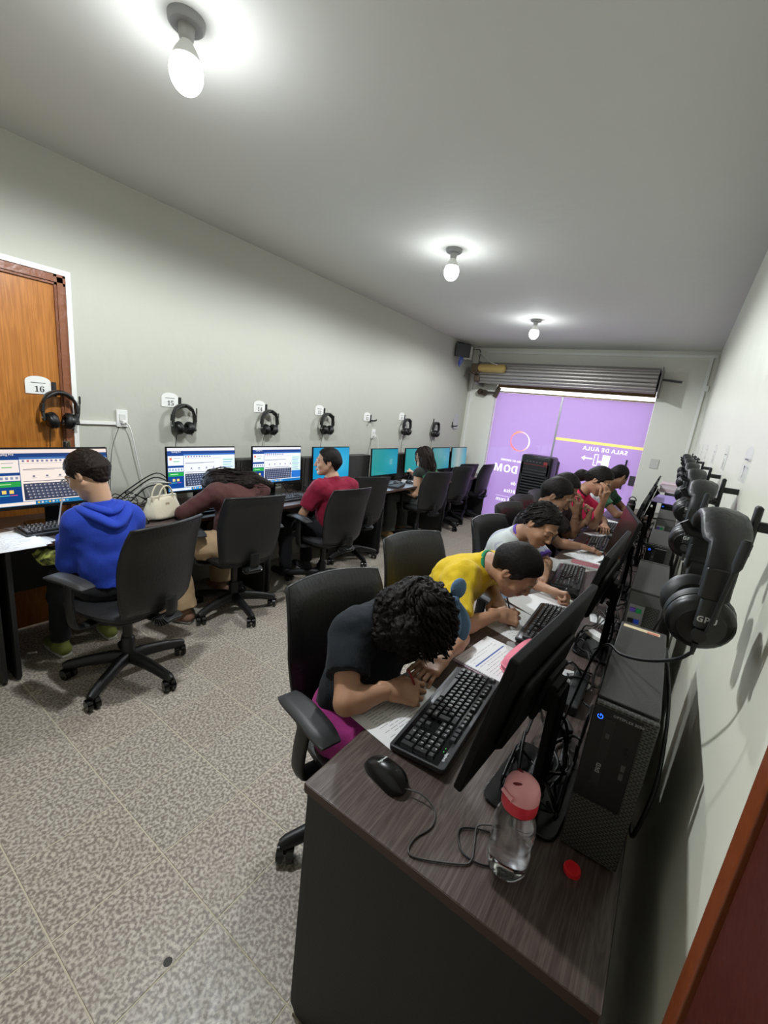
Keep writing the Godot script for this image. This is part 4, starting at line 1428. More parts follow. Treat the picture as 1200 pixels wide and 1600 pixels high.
func head(g: G, h: Transform3D, s: float, cell: float, tone: Color, lips: Color, smile: float, neck_to: Vector3) -> void:
	var b := span([h * Vector3(-0.1, -0.15, -0.12), h * Vector3(0.1, 0.13, 0.14), h * Vector3(-0.1, 0.13, 0.14), h * Vector3(0.1, -0.15, -0.12), h * Vector3(0.1, 0.13, -0.12), h * Vector3(-0.1, 0.13, -0.12), h * Vector3(0.1, -0.15, 0.13), h * Vector3(-0.1, -0.15, 0.13)], 0.0)
	var fd := Field.new(b[0], b[1], cell)
	var bs := h.basis.orthonormalized()
	var X := bs.x
	var egg := func(p: Vector3, r: Vector3, k := 0.015, cut := false): fd.egg(h * p, bs, r * s, k * s, cut)
	var cap := func(p: Vector3, q: Vector3, ra: float, rb: float, k := 0.012, g2 := 1.0, cut := false): fd.cap(h * p, h * q, ra * s, rb * s, k * s, X, g2, cut)
	egg.call(Vector3(0, 0.03, -0.012), Vector3(0.073, 0.086, 0.092))
	egg.call(Vector3(0, -0.02, 0.035), Vector3(0.062, 0.085, 0.057), 0.02)
	cap.call(Vector3(0, -0.06, 0.03), Vector3(0, -0.094, 0.064), 0.044, 0.021, 0.03, 1.22)
	for e in [-1, 1]:
		cap.call(Vector3(0.058 * e, -0.045, 0.0), Vector3(0.026 * e, -0.088, 0.056), 0.016, 0.016, 0.025)
		egg.call(Vector3(0.04 * e, -0.028, 0.062), Vector3(0.024, 0.02, 0.02), 0.02)
		egg.call(Vector3(0.033 * e, 0.006, 0.098), Vector3(0.02, 0.0125, 0.014), 0.014, true)
		egg.call(Vector3(0.032 * e, 0.004, 0.0775), Vector3(0.0165, 0.0135, 0.0125), 0.004)
		cap.call(Vector3(0.012 * e, 0.024, 0.089), Vector3(0.046 * e, 0.026, 0.076), 0.0085, 0.007, 0.014)
		# ears
		egg.call(Vector3(0.0745 * e, -0.006, -0.012), Vector3(0.0095, 0.031, 0.0185), 0.006)
		egg.call(Vector3(0.083 * e, -0.002, -0.007), Vector3(0.006, 0.017, 0.009), 0.005, true)
		egg.call(Vector3(0.0105 * e, -0.033, 0.1), Vector3(0.0085, 0.007, 0.009), 0.006)
	cap.call(Vector3(0, 0.014, 0.086), Vector3(0, -0.026, 0.106), 0.0075, 0.0105, 0.01)
	egg.call(Vector3(0, -0.03, 0.108), Vector3(0.0105, 0.009, 0.0095), 0.008)
	var w := 0.019 + 0.006 * smile
	for e in [-1, 1]:
		cap.call(Vector3(0, -0.0575, 0.0965), Vector3(w * e, -0.0605 + 0.006 * smile, 0.086), 0.0065, 0.0035, 0.006)
		cap.call(Vector3(0, -0.0685, 0.094), Vector3(w * e, -0.0635 + 0.006 * smile, 0.085), 0.0075, 0.0035, 0.006)
		cap.call(Vector3(0, -0.063, 0.105), Vector3(w * e, -0.062 + 0.006 * smile, 0.091), 0.0016, 0.0012, 0.003, 1.0, true)
	egg.call(Vector3(0, -0.095, 0.077), Vector3(0.017, 0.013, 0.013), 0.015)
	fd.cap(h * Vector3(0, -0.06, -0.02), neck_to, 0.05 * s, 0.052 * s, 0.03 * s)
	var inv := h.affine_inverse()
	fd.into(g, func(p: Vector3):
		var q := inv * p
		if q.z > 0.08 and absf(q.x) < w + 0.002:
			var line := -0.062 + 0.006 * smile * (q.x * q.x) / (w * w)
			if absf(q.y - line) < 0.0115 * (1.0 - 0.55 * absf(q.x) / w): return lips
		return tone)

# hair that follows the skull; keep points along (0, up, back): what lies below that plane stays bare
func hair_field(h: Transform3D, s: float, cell: float, thick: float, extra: Array, rough: float, line: float, sd: int) -> G:
	var ps := [h * Vector3(-0.11, -0.1, -0.13), h * Vector3(0.11, 0.15, 0.13), h * Vector3(-0.11, 0.15, 0.13), h * Vector3(0.11, -0.1, -0.13), h * Vector3(-0.11, 0.15, -0.13), h * Vector3(0.11, 0.15, -0.13), h * Vector3(-0.11, -0.1, 0.1), h * Vector3(0.11, -0.1, 0.1)]
	var b := span(ps, 0.01)
	for e in extra:
		for p in [e[0], e[1]]:
			var r: Vector3 = Vector3.ONE * (maxf(e[2], e[3]) * (e[5] if e.size() > 5 else 1.0) + 0.02)
			b[0] = b[0].min(p - r)
			b[1] = b[1].max(p + r)
	var fd := Field.new(b[0], b[1], cell)
	var bs := h.basis.orthonormalized()
	fd.egg(h * Vector3(0, 0.03, -0.012), bs, Vector3(0.074 + thick * 0.8, 0.088 + thick, 0.093 + thick) * s, 0.01)
	fd.slice(h * Vector3(0, 0.078 + line, 0.074), (bs * Vector3(0, -0.74, 0.67)).normalized())
	for e in [-1, 1]:   # temples and the patch before the ear
		fd.cap(h * Vector3(0.068 * e, 0.03, 0.03), h * Vector3(0.0705 * e, -0.004, 0.012), (0.008 + thick * 0.5) * s, (0.006 + thick * 0.3) * s, 0.014 * s)
	fd.cap(h * Vector3(0, 0.0, -0.078), h * Vector3(0, -0.05, -0.062), (0.036 + thick * 0.7) * s, (0.024 + thick * 0.4) * s, 0.03 * s, bs.x, 1.5)
	for e in extra:
		if e.size() > 5: fd.cap(e[0], e[1], e[2], e[3], 0.02, e[4], e[5])
		else: fd.cap(e[0], e[1], e[2], e[3], 0.02)
	if rough > 0.0:
		fd.ruffle(wave(sd, 55.0, 2), rough, Basis().scaled(Vector3(1, 1, 1)))
	var g := G.new()
	fd.into(g)
	return g

# strands rooted on the skull that fall towards down and wave or curl
func strands(g: G, h: Transform3D, count: int, length: float, curl: float, turns: float, r: float, down: Vector3, lift: float, sd: int, face_edge := 0.35) -> void:
	var rr := RandomNumberGenerator.new()
	rr.seed = sd
	var inv := h.affine_inverse()
	var made := 0
	var tries := 0
	while made < count and tries < count * 6:
		tries += 1
		var u := Vector3(rr.randfn(), rr.randfn(), rr.randfn()).normalized()
		if u.z > face_edge + 0.6 * maxf(0.0, u.y) or u.y < -0.45: continue
		made += 1
		var base := Vector3(0.076, 0.09, 0.095)
		var p := h * (u * base + Vector3(0, 0.03, -0.012))
		var n := (h.basis * (u / base)).normalized()
		var ps := []
		var ph := rr.randf() * TAU
		var len := length * rr.randf_range(0.6, 1.15)
		var steps := 13
		var dir := (n * lift + down + Vector3(rr.randfn(), rr.randfn(), rr.randfn()) * 0.18).normalized()
		for i in steps:
			var t := float(i) / (steps - 1)
			var side := dir.cross(n).normalized()
			var up2 := side.cross(dir)
			var cr := curl * minf(1.0, t * 2.5)
			ps.append(p + side * cos(ph + t * turns * TAU) * cr + up2 * sin(ph + t * turns * TAU) * cr)
			# slide along the skull
			p += dir * len / (steps - 1)
			var q := inv * p - Vector3(0, 0.03, -0.012)
			var e := (q / (base + Vector3.ONE * 0.012)).length()
			if e < 1.0:
				p = h * (q / e + Vector3(0, 0.03, -0.012))
				n = (h.basis * (q / (base * base))).normalized()
			dir = (dir * 0.75 + down * 0.3 - n * dir.dot(n) * 0.3).normalized()
		var rad := []
		for i in steps: rad.append(r * (1.0 - 0.65 * pow(float(i) / (steps - 1), 2.0)))
		g.tube(ps, rad, 5)

func hair_mat(c: Color, gloss := 0.42) -> StandardMaterial3D:
	var m := mat(c, gloss + 0.1, 0.0, 0.25)
	m.normal_enabled = true
	m.normal_texture = M.strand_tex
	m.normal_scale = 0.3
	return tri_map(m, 7.0)

func cloth(c: Color, rough := 0.85, sheen := 0.3) -> StandardMaterial3D:
	var m := mat(c.linear_to_srgb(), rough, 0.0, 0.3)
	m.rim_enabled = true
	m.rim = sheen
	m.normal_enabled = true
	m.normal_texture = M.weave
	m.normal_scale = 0.35
	return tri_map(m, 5.0)

func skin_mat() -> StandardMaterial3D:
	var m := mat(Color.WHITE, 0.5, 0.0, 0.45)
	m.vertex_color_use_as_albedo = true
	m.subsurf_scatter_enabled = true
	m.subsurf_scatter_strength = 0.12
	return m

# d: joints and looks; see the calls
func person(label: String, d: Dictionary) -> Node3D:
	if not M.has("weave"):
		M.weave = noise_tex(0.09, 256, [], true, 3, FastNoiseLite.TYPE_SIMPLEX, 5, 3.0)
		M.strand_tex = noise_tex(0.12, 256, [], true, 4, FastNoiseLite.TYPE_SIMPLEX, 8, 8.0)
		M.skin = skin_mat()
	var s: float = d.get("s", 0.9)
	var cell: float = d.get("cell", 0.011)
	var hc: float = d.get("hand_cell", 0.0036)
	var gir: float = d.get("girth", 1.0)
	var tone: Color = d.get("skin", Color(0.36, 0.19, 0.115))
	var lips: Color = tone.lerp(Color(0.34, 0.09, 0.08), 0.55)
	var h := head_frame(d.head[0], d.head[1], d.head[2], d.get("hs", 0.95))
	var hs: float = d.get("hs", 0.95)
	var pel: Vector3 = d.pel
	var chest: Vector3 = d.chest
	var nk: Vector3 = d.neck
	var shl: Vector3 = d.sh[0]; var shr: Vector3 = d.sh[1]
	var across := (shl - shr).normalized()
	var root := thing("person", label, "person")
	var joints := [pel, chest, nk, shl, shr, d.el[0], d.el[1], d.wr[0], d.wr[1]]
	var legs: Array = d.get("legs", [])   # [hip, knee, ankle, toe] for each
	for l in legs: joints.append_array([l[0], l[1], l[2]])
	# the body itself
	var g := G.new()
	var b := span(joints, 0.17 * s)
	var fd := Field.new(b[0], b[1], cell)
	torso(fd, pel, chest, nk, shl, shr, across, s, gir, 0.0)
	for k in 2:
		arm(fd, [shl, shr][k], d.el[k], d.wr[k], s, gir, 0.0)
	for l in legs: leg(fd, l, s, gir, 0.0)
	fd.cap(nk, h * Vector3(0, -0.05, -0.015), 0.053 * s, 0.05 * hs, 0.03)
	fd.into(g, func(_p): return tone)
	head(g, h, hs, d.get("head_cell", 0.005), tone, lips, d.get("smile", 0.0), nk)
	for k in 2:
		var a: Array = d.hands[k]
		hand(g, d.wr[k], a[0], a[1], 1.0 if k == 0 else -1.0, a[2], s * 1.06, hc, tone)
	part("body", g.mesh(), M.skin, root)
	# shirt
	var sleeve: float = d.get("sleeve", 0.6)
	var sh := Field.new(b[0], b[1], d.get("cloth_cell", cell))
	var ease: float = d.get("ease", 0.012)
	torso(sh, pel, chest, nk, shl, shr, across, s, gir, ease)
	for k in 2:
		var S: Vector3 = [shl, shr][k]
		var E: Vector3 = d.el[k]
		var W: Vector3 = d.wr[k]
		var r0 := 0.05 * s * gir + ease * 1.2
		if sleeve <= 1.0:
			var e := S.lerp(E, sleeve)
			var over := S.lerp(E, minf(1.0, sleeve + 0.12))
			sh.cap(S, over, r0, 0.042 * s * gir + ease * 1.7, 0.03)
			sh.slice(e, (E - S).normalized(), 0.1 * s)
		else:
			sh.cap(S, E, r0, 0.04 * s * gir + ease, 0.03)
			var e := E.lerp(W, sleeve - 1.0)
			sh.cap(E, E.lerp(W, minf(1.0, sleeve - 0.95)), 0.04 * s * gir + ease, 0.028 * s + ease, 0.02)
			sh.slice(e, (W - E).normalized(), 0.07 * s)
	var up := (nk - chest).normalized()
	if d.has("neckline"): sh.slice(nk + (d.neckline[0] as Vector3), (d.neckline[1] as Vector3).normalized(), 0.11)
	else: sh.slice(nk + up * 0.016 * s, ((h.origin - nk).normalized() * 0.35 + up).normalized(), 0.085 * s)
	for q in d.get("extra_cloth", []): sh.cap(q[0], q[1], q[2], q[3], 0.018)
	if d.has("hem"): sh.slice(d.hem[0], (d.hem[1] as Vector3).normalized(), 0.4)
	sh.ruffle(wave(int(d.get("seed", 3)), d.get("fold_freq", 10.0), 2), d.get("folds", 0.006))
	var cg := G.new()
	sh.into(cg, d.get("shirt_paint", null))
	var cm: StandardMaterial3D = cloth(d.shirt if not d.has("shirt_paint") else Color.WHITE)
	cm.vertex_color_use_as_albedo = d.has("shirt_paint")
	var top := part(d.get("shirt_name", "shirt"), cg.mesh(), cm, root)
	if d.has("collar"):
		var ring := []
		var ax := (h.origin - nk).normalized() * 0.6 + up * 0.4
		var sx := across
		var sy := ax.cross(sx).normalized()
		for k in 25:
			var a := TAU * k / 24.0
			ring.append(nk + up * 0.008 * s + (sx * cos(a) * 0.066 + sy * sin(a) * 0.06) * s)
		part("collar", G.new().tube(ring, 0.0085 * s, 7, 1.3).mesh(), cloth(d.collar), top)
	# trousers
	if legs.size():
		var ps := [pel]
		for l in legs: ps.append_array([l[0], l[1], l[2]])
		var pb := span(ps, 0.19 * s)
		var tr := Field.new(pb[0], pb[1], cell * 1.1)
		var loose: float = d.get("loose", 0.012)
		tr.cap(pel, pel + (chest - pel) * 0.25, 0.118 * s * gir + loose * 0.6, 0.112 * s * gir + loose * 0.4, 0.04, across, 1.22)
		for l in legs:
			leg(tr, l, s, gir, loose)
			tr.slice(l[1].lerp(l[2], 0.99), (l[2] - l[1]).normalized(), 0.16)
		tr.ruffle(wave(int(d.get("seed", 3)) + 9, 9.0, 2), 0.007)
		var tg := G.new()
		tr.into(tg)
		part("trousers", tg.mesh(), cloth(d.get("pants", Color(0.03, 0.03, 0.035))), root)
		for l in legs:
			var toe: Vector3 = l[3]
			var an: Vector3 = l[2]
			var sole := Vector3(an.x, 0.0, an.z)
			var sg := G.new()
			var s0 := s
			s = maxf(s, 0.9) * 1.04
			var sf := Field.new(sole - Vector3(0.3, 0.01, 0.3), sole + Vector3(0.3, 0.16, 0.3), 0.009)
			var fr := Vector3(toe.x, 0, toe.z).normalized()
			var wide := fr.cross(Vector3.UP)
			sf.cap(sole - fr * 0.035 * s + Vector3(0, 0.04, 0), sole + fr * 0.15 * s + Vector3(0, 0.034, 0), 0.036 * s, 0.032 * s, 0.02, wide, 1.12)
			sf.cap(an + Vector3(0, 0.0, 0), sole + fr * 0.03 + Vector3(0, 0.05, 0), 0.04 * s, 0.04 * s, 0.03)
			sf.slice(sole + Vector3(0, 0.012, 0), Vector3.DOWN)
			sf.slice(Vector3(sole.x, 0.1, sole.z), Vector3.UP)
			sf.into(sg)
			var shoe: MeshInstance3D = part("shoe", sg.mesh(), cloth(d.get("shoes", Color(0.04, 0.04, 0.045)), 0.7), root)
			part("sole", G.new().tube([sole - fr * 0.062 * s + Vector3(0, 0.011, 0), sole - fr * 0.03 * s + Vector3(0, 0.011, 0), sole + fr * 0.1 * s + Vector3(0, 0.011, 0), sole + fr * 0.175 * s + Vector3(0, 0.011, 0)], [0.028 * s, 0.038 * s, 0.043 * s, 0.026 * s], 10, 0.26, Vector3.UP).mesh(), mat(d.get("sole", Color(0.6, 0.6, 0.58)), 0.6), shoe)
			s = s0
	# hair, brows, lashes
	var hg := hair_field(h, hs, d.get("hair_cell", 0.006), d.get("hair_thick", 0.01), d.get("hair_extra", []), d.get("hair_rough", 0.004), d.get("hair_line", 0.0), int(d.get("seed", 3)))
	if d.has("strands"):
		for q in d.strands: strands(hg, h, q[0], q[1], q[2], q[3], q[4], q[5], q[6], q[7], q[8] if q.size() > 8 else 0.35)
	if d.has("locks"):
		for q in d.locks: hg.tube(spline(q[0], 5), q[1], 6)
	part("hair", hg.mesh(), hair_mat(d.get("hair", Color(0.1, 0.085, 0.08)), d.get("hair_gloss", 0.45)), root)
	var hb := Basis(h.basis.x / hs, h.basis.y / hs, h.basis.z / hs)
	for e in [-1, 1]:
		var brow := []
		var lash := []
		for k in 7:
			var t := k / 6.0
			var x: float = lerpf(0.012, 0.05, t) * e
			brow.append(h * Vector3(x, 0.0265 + 0.006 * sin(PI * t * 0.8), 0.0965 - 6.5 * x * x))
			var lx: float = lerpf(0.0175, 0.0465, t) * e
			var open: float = d.get("eyes", 0.0)
			lash.append(h * Vector3(lx, -0.002 + 0.008 * open - (0.0045 - 0.009 * open) * sin(PI * t), 0.0925 - 3.3 * lx * lx - 0.0015 * absf(1.0 - 2.0 * t) + 0.001))
		part("eyebrow", G.new().tube(brow, [0.0012 * hs, 0.0024 * hs, 0.0027 * hs, 0.0026 * hs, 0.0023 * hs, 0.0018 * hs, 0.0008 * hs], 6, 0.55, h.basis.z).mesh(), M.black, root)
		part("eyelashes", G.new().tube(lash, 0.0012 * hs, 5).mesh(), M.black, root)
		if d.get("eyes", 0.0) > 0.0:
			var eye := part("eye", G.new().ball(h * Vector3(0.032 * e, 0.004, 0.0805), Vector3.ONE * 0.0118 * hs, 12).mesh(), mat(Color(0.85, 0.83, 0.8), 0.2), root)
			part("iris", G.new().ball(h * Vector3(0.0325 * e, 0.003, 0.0885), Vector3.ONE * 0.0052 * hs, 10).mesh(), mat(Color(0.06, 0.035, 0.02), 0.15), eye)
	return root

func torso(fd: Field, pel: Vector3, chest: Vector3, nk: Vector3, shl: Vector3, shr: Vector3, across: Vector3, s: float, gir: float, e: float) -> void:
	var waist := pel.lerp(chest, 0.5)
	fd.cap(pel, waist, 0.112 * s * gir + e, 0.098 * s * gir + e, 0.05, across, 1.25)
	fd.cap(waist, chest, 0.098 * s * gir + e, 0.105 * s * gir + e, 0.05, across, 1.3)
	var ml := shl.lerp(shr, 0.08)
	var mr := shr.lerp(shl, 0.08)
	fd.cap(ml, mr, 0.052 * s + e, 0.052 * s + e, 0.05)
	fd.cap(shl.lerp(nk, 0.25), chest, 0.055 * s + e, 0.08 * s + e, 0.05)
	fd.cap(shr.lerp(nk, 0.25), chest, 0.055 * s + e, 0.08 * s + e, 0.05)
	fd.cap(nk, chest, 0.058 * s + e * 0.6, 0.09 * s + e, 0.04)

func arm(fd: Field, S: Vector3, E: Vector3, W: Vector3, s: float, gir: float, e: float) -> void:
	fd.cap(S, E, 0.05 * s * gir + e, 0.037 * s * gir + e, 0.025)
	fd.cap(E, E.lerp(W, 0.3), 0.037 * s * gir + e, 0.039 * s * gir + e, 0.012)
	fd.cap(E.lerp(W, 0.3), W, 0.039 * s * gir + e, 0.0235 * s + e, 0.012)

func leg(fd: Field, l: Array, s: float, gir: float, e: float) -> void:
	fd.cap(l[0], l[1], 0.082 * s * gir + e, 0.056 * s * gir + e, 0.035)
	fd.cap(l[1], l[1].lerp(l[2], 0.35), 0.056 * s * gir + e, 0.053 * s * gir + e, 0.02)
	fd.cap(l[1].lerp(l[2], 0.35), l[2], 0.053 * s * gir + e, 0.038 * s + e * 1.6, 0.02)

func pen(a: Vector3, b: Vector3, c: Color, label: String) -> void:
	var d := (b - a).normalized()
	var o := thing("pen", label, "pen")
	part("barrel", G.new().tube([a + d * 0.012, a + d * 0.02, b], [0.0022, 0.0038, 0.0036], 8).mesh(), mat(c, 0.35), o)
	part("tip", G.new().tube([a, a + d * 0.013], [0.0006, 0.0022], 8).mesh(), M.steel, o)

func people() -> void:
	var tan := Color(0.43, 0.235, 0.145)
	var brown := Color(0.31, 0.165, 0.10)
	# nearest girl, curled over her writing
	person("nearest girl with curly black hair and a blue hair bow writing in a black t-shirt", {
		s = 0.92, hs = 0.97, cell = 0.009, head_cell = 0.0045, hand_cell = 0.0028, cloth_cell = 0.009, skin = tan,
		head = [V(-0.555, 0.965, 1.10), V(0.45, -0.88, 0.02), V(0.88, 0.45, -0.05)],
		pel = V(-0.76, 0.56, 1.07), chest = V(-0.70, 0.82, 1.10), neck = V(-0.63, 0.945, 1.12),
		sh = [V(-0.70, 0.90, 1.28), V(-0.70, 0.90, 0.95)], el = [V(-0.515, 0.785, 1.40), V(-0.60, 0.785, 0.83)], wr = [V(-0.505, 0.78, 1.235), V(-0.535, 0.795, 0.945)],
		hands = [[V(-0.1, -0.12, -1), V(0, 1, -0.1), "flat"], [V(0.68, -0.1, 0.7), V(0.45, 0.72, -0.45), "pen"]],
		legs = [[V(-0.72, 0.53, 1.18), V(-0.33, 0.53, 1.2), V(-0.36, 0.09, 1.2), V(1, 0, 0)], [V(-0.72, 0.53, 0.98), V(-0.34, 0.53, 0.99), V(-0.36, 0.09, 0.99), V(1, 0, 0)]],
		shirt = Color(0.012, 0.015, 0.019), sleeve = 0.62, ease = 0.016, pants = Color(0.34, 0.035, 0.19), loose = 0.02, hem = [V(-0.77, 0.60, 1.07), V(0.1, -1, 0)],
		hair_thick = 0.02, hair_rough = 0.012, hair_cell = 0.006, seed = 31,
		hair_extra = [[V(-0.60, 1.0, 1.04), V(-0.60, 0.93, 1.0), 0.07, 0.05], [V(-0.62, 0.98, 1.15), V(-0.60, 0.91, 1.2), 0.06, 0.04], [V(-0.53, 0.97, 1.0), V(-0.53, 0.90, 1.02), 0.05, 0.035], [V(-0.64, 0.97, 1.08), V(-0.66, 0.9, 1.08), 0.06, 0.045]],
		strands = [[290, 0.10, 0.015, 1.3, 0.0068, Vector3(-0.25, -1, 0.0), 0.8, 5, 0.2], [90, 0.09, 0.012, 1.6, 0.0035, Vector3(-0.2, -0.9, 0.1), 1.0, 6, 0.2]]})
	# boy in yellow
	person("boy in a yellow shirt with green collar bent low over his writing", {
		s = 0.95, hs = 0.98, cell = 0.009, head_cell = 0.0042, hand_cell = 0.0032, cloth_cell = 0.009, skin = tan,
		head = [V(-0.455, 0.985, 1.77), V(0.72, -0.68, 0.02), V(0.68, 0.72, -0.1)],
		pel = V(-0.87, 0.56, 1.84), chest = V(-0.72, 0.84, 1.80), neck = V(-0.595, 0.955, 1.81),
		sh = [V(-0.63, 0.89, 1.98), V(-0.66, 0.90, 1.64)], el = [V(-0.64, 0.775, 2.03), V(-0.56, 0.785, 1.46)], wr = [V(-0.535, 0.785, 1.86), V(-0.475, 0.795, 1.685)],
		hands = [[V(0.45, -0.1, -0.75), V(0.1, 1, 0.1), "loose"], [V(0.6, -0.1, 0.62), V(0.45, 0.72, -0.45), "pen"]],
		legs = [[V(-0.84, 0.53, 1.94), V(-0.42, 0.53, 1.95), V(-0.45, 0.09, 1.95), V(1, 0, 0)], [V(-0.84, 0.53, 1.74), V(-0.42, 0.53, 1.72), V(-0.45, 0.09, 1.72), V(1, 0, 0)]],
		shirt = Color(0.72, 0.52, 0.012), sleeve = 0.8, ease = 0.016, folds = 0.01, collar = Color(0.02, 0.22, 0.10), pants = Color(0.35, 0.36, 0.37),
		hair_thick = 0.0105, hair_rough = 0.0015, hair_cell = 0.0048, seed = 8, shirt_paint = func(p: Vector3): return Color(0.03, 0.25, 0.06) if p.distance_to(V(-0.575, 0.835, 1.50)) < 0.034 and sin(p.x * 300.0) + sin(p.y * 260.0 + p.z * 130.0) > 0.35 else Color(0.62, 0.43, 0.012), hem = [V(-0.88, 0.58, 1.84), V(0.2, -1, 0)]})
	# smiling girl in the pale school shirt
	person("smiling girl in a pale grey shirt with purple collar looking down", {
		s = 0.9, hs = 0.97, cell = 0.01, head_cell = 0.0042, hand_cell = 0.0036, skin = tan, smile = 1.0,
		head = [V(-0.53, 1.065, 2.40), V(0.80, -0.58, -0.38), V(0.5, 0.85, -0.05)],
		pel = V(-0.84, 0.56, 2.64), chest = V(-0.74, 0.84, 2.55), neck = V(-0.655, 0.965, 2.48),
		sh = [V(-0.66, 0.89, 2.66), V(-0.70, 0.90, 2.35)], el = [V(-0.50, 0.80, 2.60), V(-0.60, 0.785, 2.25)], wr = [V(-0.465, 0.785, 2.42), V(-0.37, 0.79, 2.185)],
		hands = [[V(0.0, -0.12, -1), V(0, 1, -0.1), "flat"], [V(1, 0.0, -0.15), V(0.1, 0.75, 0.6), "fist"]],
		legs = [[V(-0.8, 0.53, 2.74), V(-0.42, 0.53, 2.72), V(-0.45, 0.09, 2.72), V(1, 0, 0)], [V(-0.8, 0.53, 2.54), V(-0.42, 0.53, 2.5), V(-0.45, 0.09, 2.5), V(1, 0, 0)]],
		shirt = Color(0.5, 0.54, 0.54), shirt_paint = func(p: Vector3): return Color(0.12, 0.06, 0.36) if (p.distance_to(V(-0.524, 0.8135, 2.61)) < 0.07 and p.x > -0.548) or (p.distance_to(V(-0.615, 0.80, 2.265)) < 0.07 and p.z > -2.283) else (Color(0.5, 0.54, 0.54) if sin(p.x * 70.0 + 3.0 * sin(p.y * 50.0)) + sin(p.z * 60.0) < 1.1 else Color(0.36, 0.38, 0.47)), sleeve = 0.85, ease = 0.016, collar = Color(0.13, 0.07, 0.36), pants = Color(0.28, 0.36, 0.5), hem = [V(-0.86, 0.55, 2.64), V(0.2, -1, 0)],
		hair_thick = 0.012, hair_rough = 0.004, hair_cell = 0.0055, seed = 14, hair_gloss = 0.3,
		hair_extra = [[V(-0.60, 1.06, 2.49), V(-0.67, 1.02, 2.56), 0.05, 0.045], [V(-0.67, 1.02, 2.56), V(-0.72, 0.96, 2.6), 0.045, 0.02]],
		strands = [[120, 0.13, 0.005, 1.0, 0.0035, Vector3(-0.7, -0.5, -0.5), 0.3, 9, 0.1]]})
	# boy behind her
	person("boy with short dark hair and a brown shirt resting on his forearm before the cooler", {
		s = 0.95, hs = 0.98, cell = 0.012, head_cell = 0.006, hand_cell = 0.0045, skin = brown,
		head = [V(-0.60, 1.16, 2.98), V(0.85, -0.5, 0.1), V(0.5, 0.85, 0)],
		pel = V(-0.9, 0.56, 3.35), chest = V(-0.80, 0.86, 3.25), neck = V(-0.70, 1.03, 3.08),
		sh = [V(-0.70, 0.96, 3.36), V(-0.74, 0.96, 3.02)], el = [V(-0.58, 0.79, 3.55), V(-0.56, 0.785, 3.2)], wr = [V(-0.46, 0.93, 3.6), V(-0.42, 0.79, 3.27)],
		hands = [[V(0.1, 0.9, 0.1), V(0.9, 0, 0.1), "fist"], [V(0.9, -0.1, 0.2), V(0, 1, 0), "flat"]],
		shirt = Color(0.06, 0.05, 0.055), sleeve = 0.7, hair_thick = 0.009, hair_rough = 0.002, seed = 12})
	# girl next to him, hands at her face
	person("dark haired girl holding her hands to her face beside the woman in pink", {
		s = 0.9, hs = 0.95, cell = 0.012, head_cell = 0.006, hand_cell = 0.0045, skin = brown,
		head = [V(-0.645, 1.155, 3.45), V(0.8, -0.55, -0.1), V(0.5, 0.85, 0)],
		pel = V(-0.88, 0.56, 3.85), chest = V(-0.79, 0.84, 3.75), neck = V(-0.71, 1.02, 3.6),
		sh = [V(-0.71, 0.93, 3.83), V(-0.71, 0.93, 3.51)], el = [V(-0.55, 0.79, 3.78), V(-0.54, 0.79, 3.55)], wr = [V(-0.54, 0.98, 3.64), V(-0.54, 0.97, 3.50)],
		hands = [[V(0, 1, 0.1), V(0.9, 0, 0.2), "loose"], [V(-0.1, 1, 0), V(0.9, 0.1, -0.3), "loose"]],
		shirt = Color(0.04, 0.03, 0.035), sleeve = 0.8, hair_thick = 0.014, hair_rough = 0.003, seed = 13,
		hair_extra = [[V(-0.68, 1.13, 3.55), V(-0.76, 1.0, 3.62), 0.06, 0.045]]})
	# woman in the pink polo
	person("woman in a bright pink polo shirt with her hand raised to her forehead", {
		s = 1.0, hs = 1.0, cell = 0.011, head_cell = 0.005, hand_cell = 0.0045, skin = tan,
		head = [V(-0.505, 1.195, 4.1), V(0.82, -0.55, -0.12), V(0.5, 0.85, 0)],
		pel = V(-0.9, 0.56, 4.3), chest = V(-0.77, 0.90, 4.18), neck = V(-0.625, 1.075, 4.12),
		sh = [V(-0.66, 0.98, 4.33), V(-0.69, 0.985, 3.94)], el = [V(-0.45, 0.80, 4.45), V(-0.47, 0.815, 4.05)], wr = [V(-0.40, 0.79, 4.25), V(-0.425, 1.035, 3.99)],
		hands = [[V(0.2, -0.1, -0.9), V(0, 1, 0), "flat"], [V(0.15, 0.9, -0.15), V(0.8, 0.1, -0.4), "loose"]],
		shirt = Color(0.82, 0.03, 0.13), sleeve = 0.78, ease = 0.022, girth = 1.1, collar = Color(0.06, 0.01, 0.02),
		hair_thick = 0.012, hair_rough = 0.003, seed = 15,
		hair_extra = [[V(-0.58, 1.22, 4.12), V(-0.66, 1.215, 4.14), 0.035, 0.05], [V(-0.66, 1.215, 4.14), V(-0.77, 1.14, 4.18), 0.05, 0.035], [V(-0.77, 1.14, 4.18), V(-0.87, 1.02, 4.24), 0.035, 0.012]]})
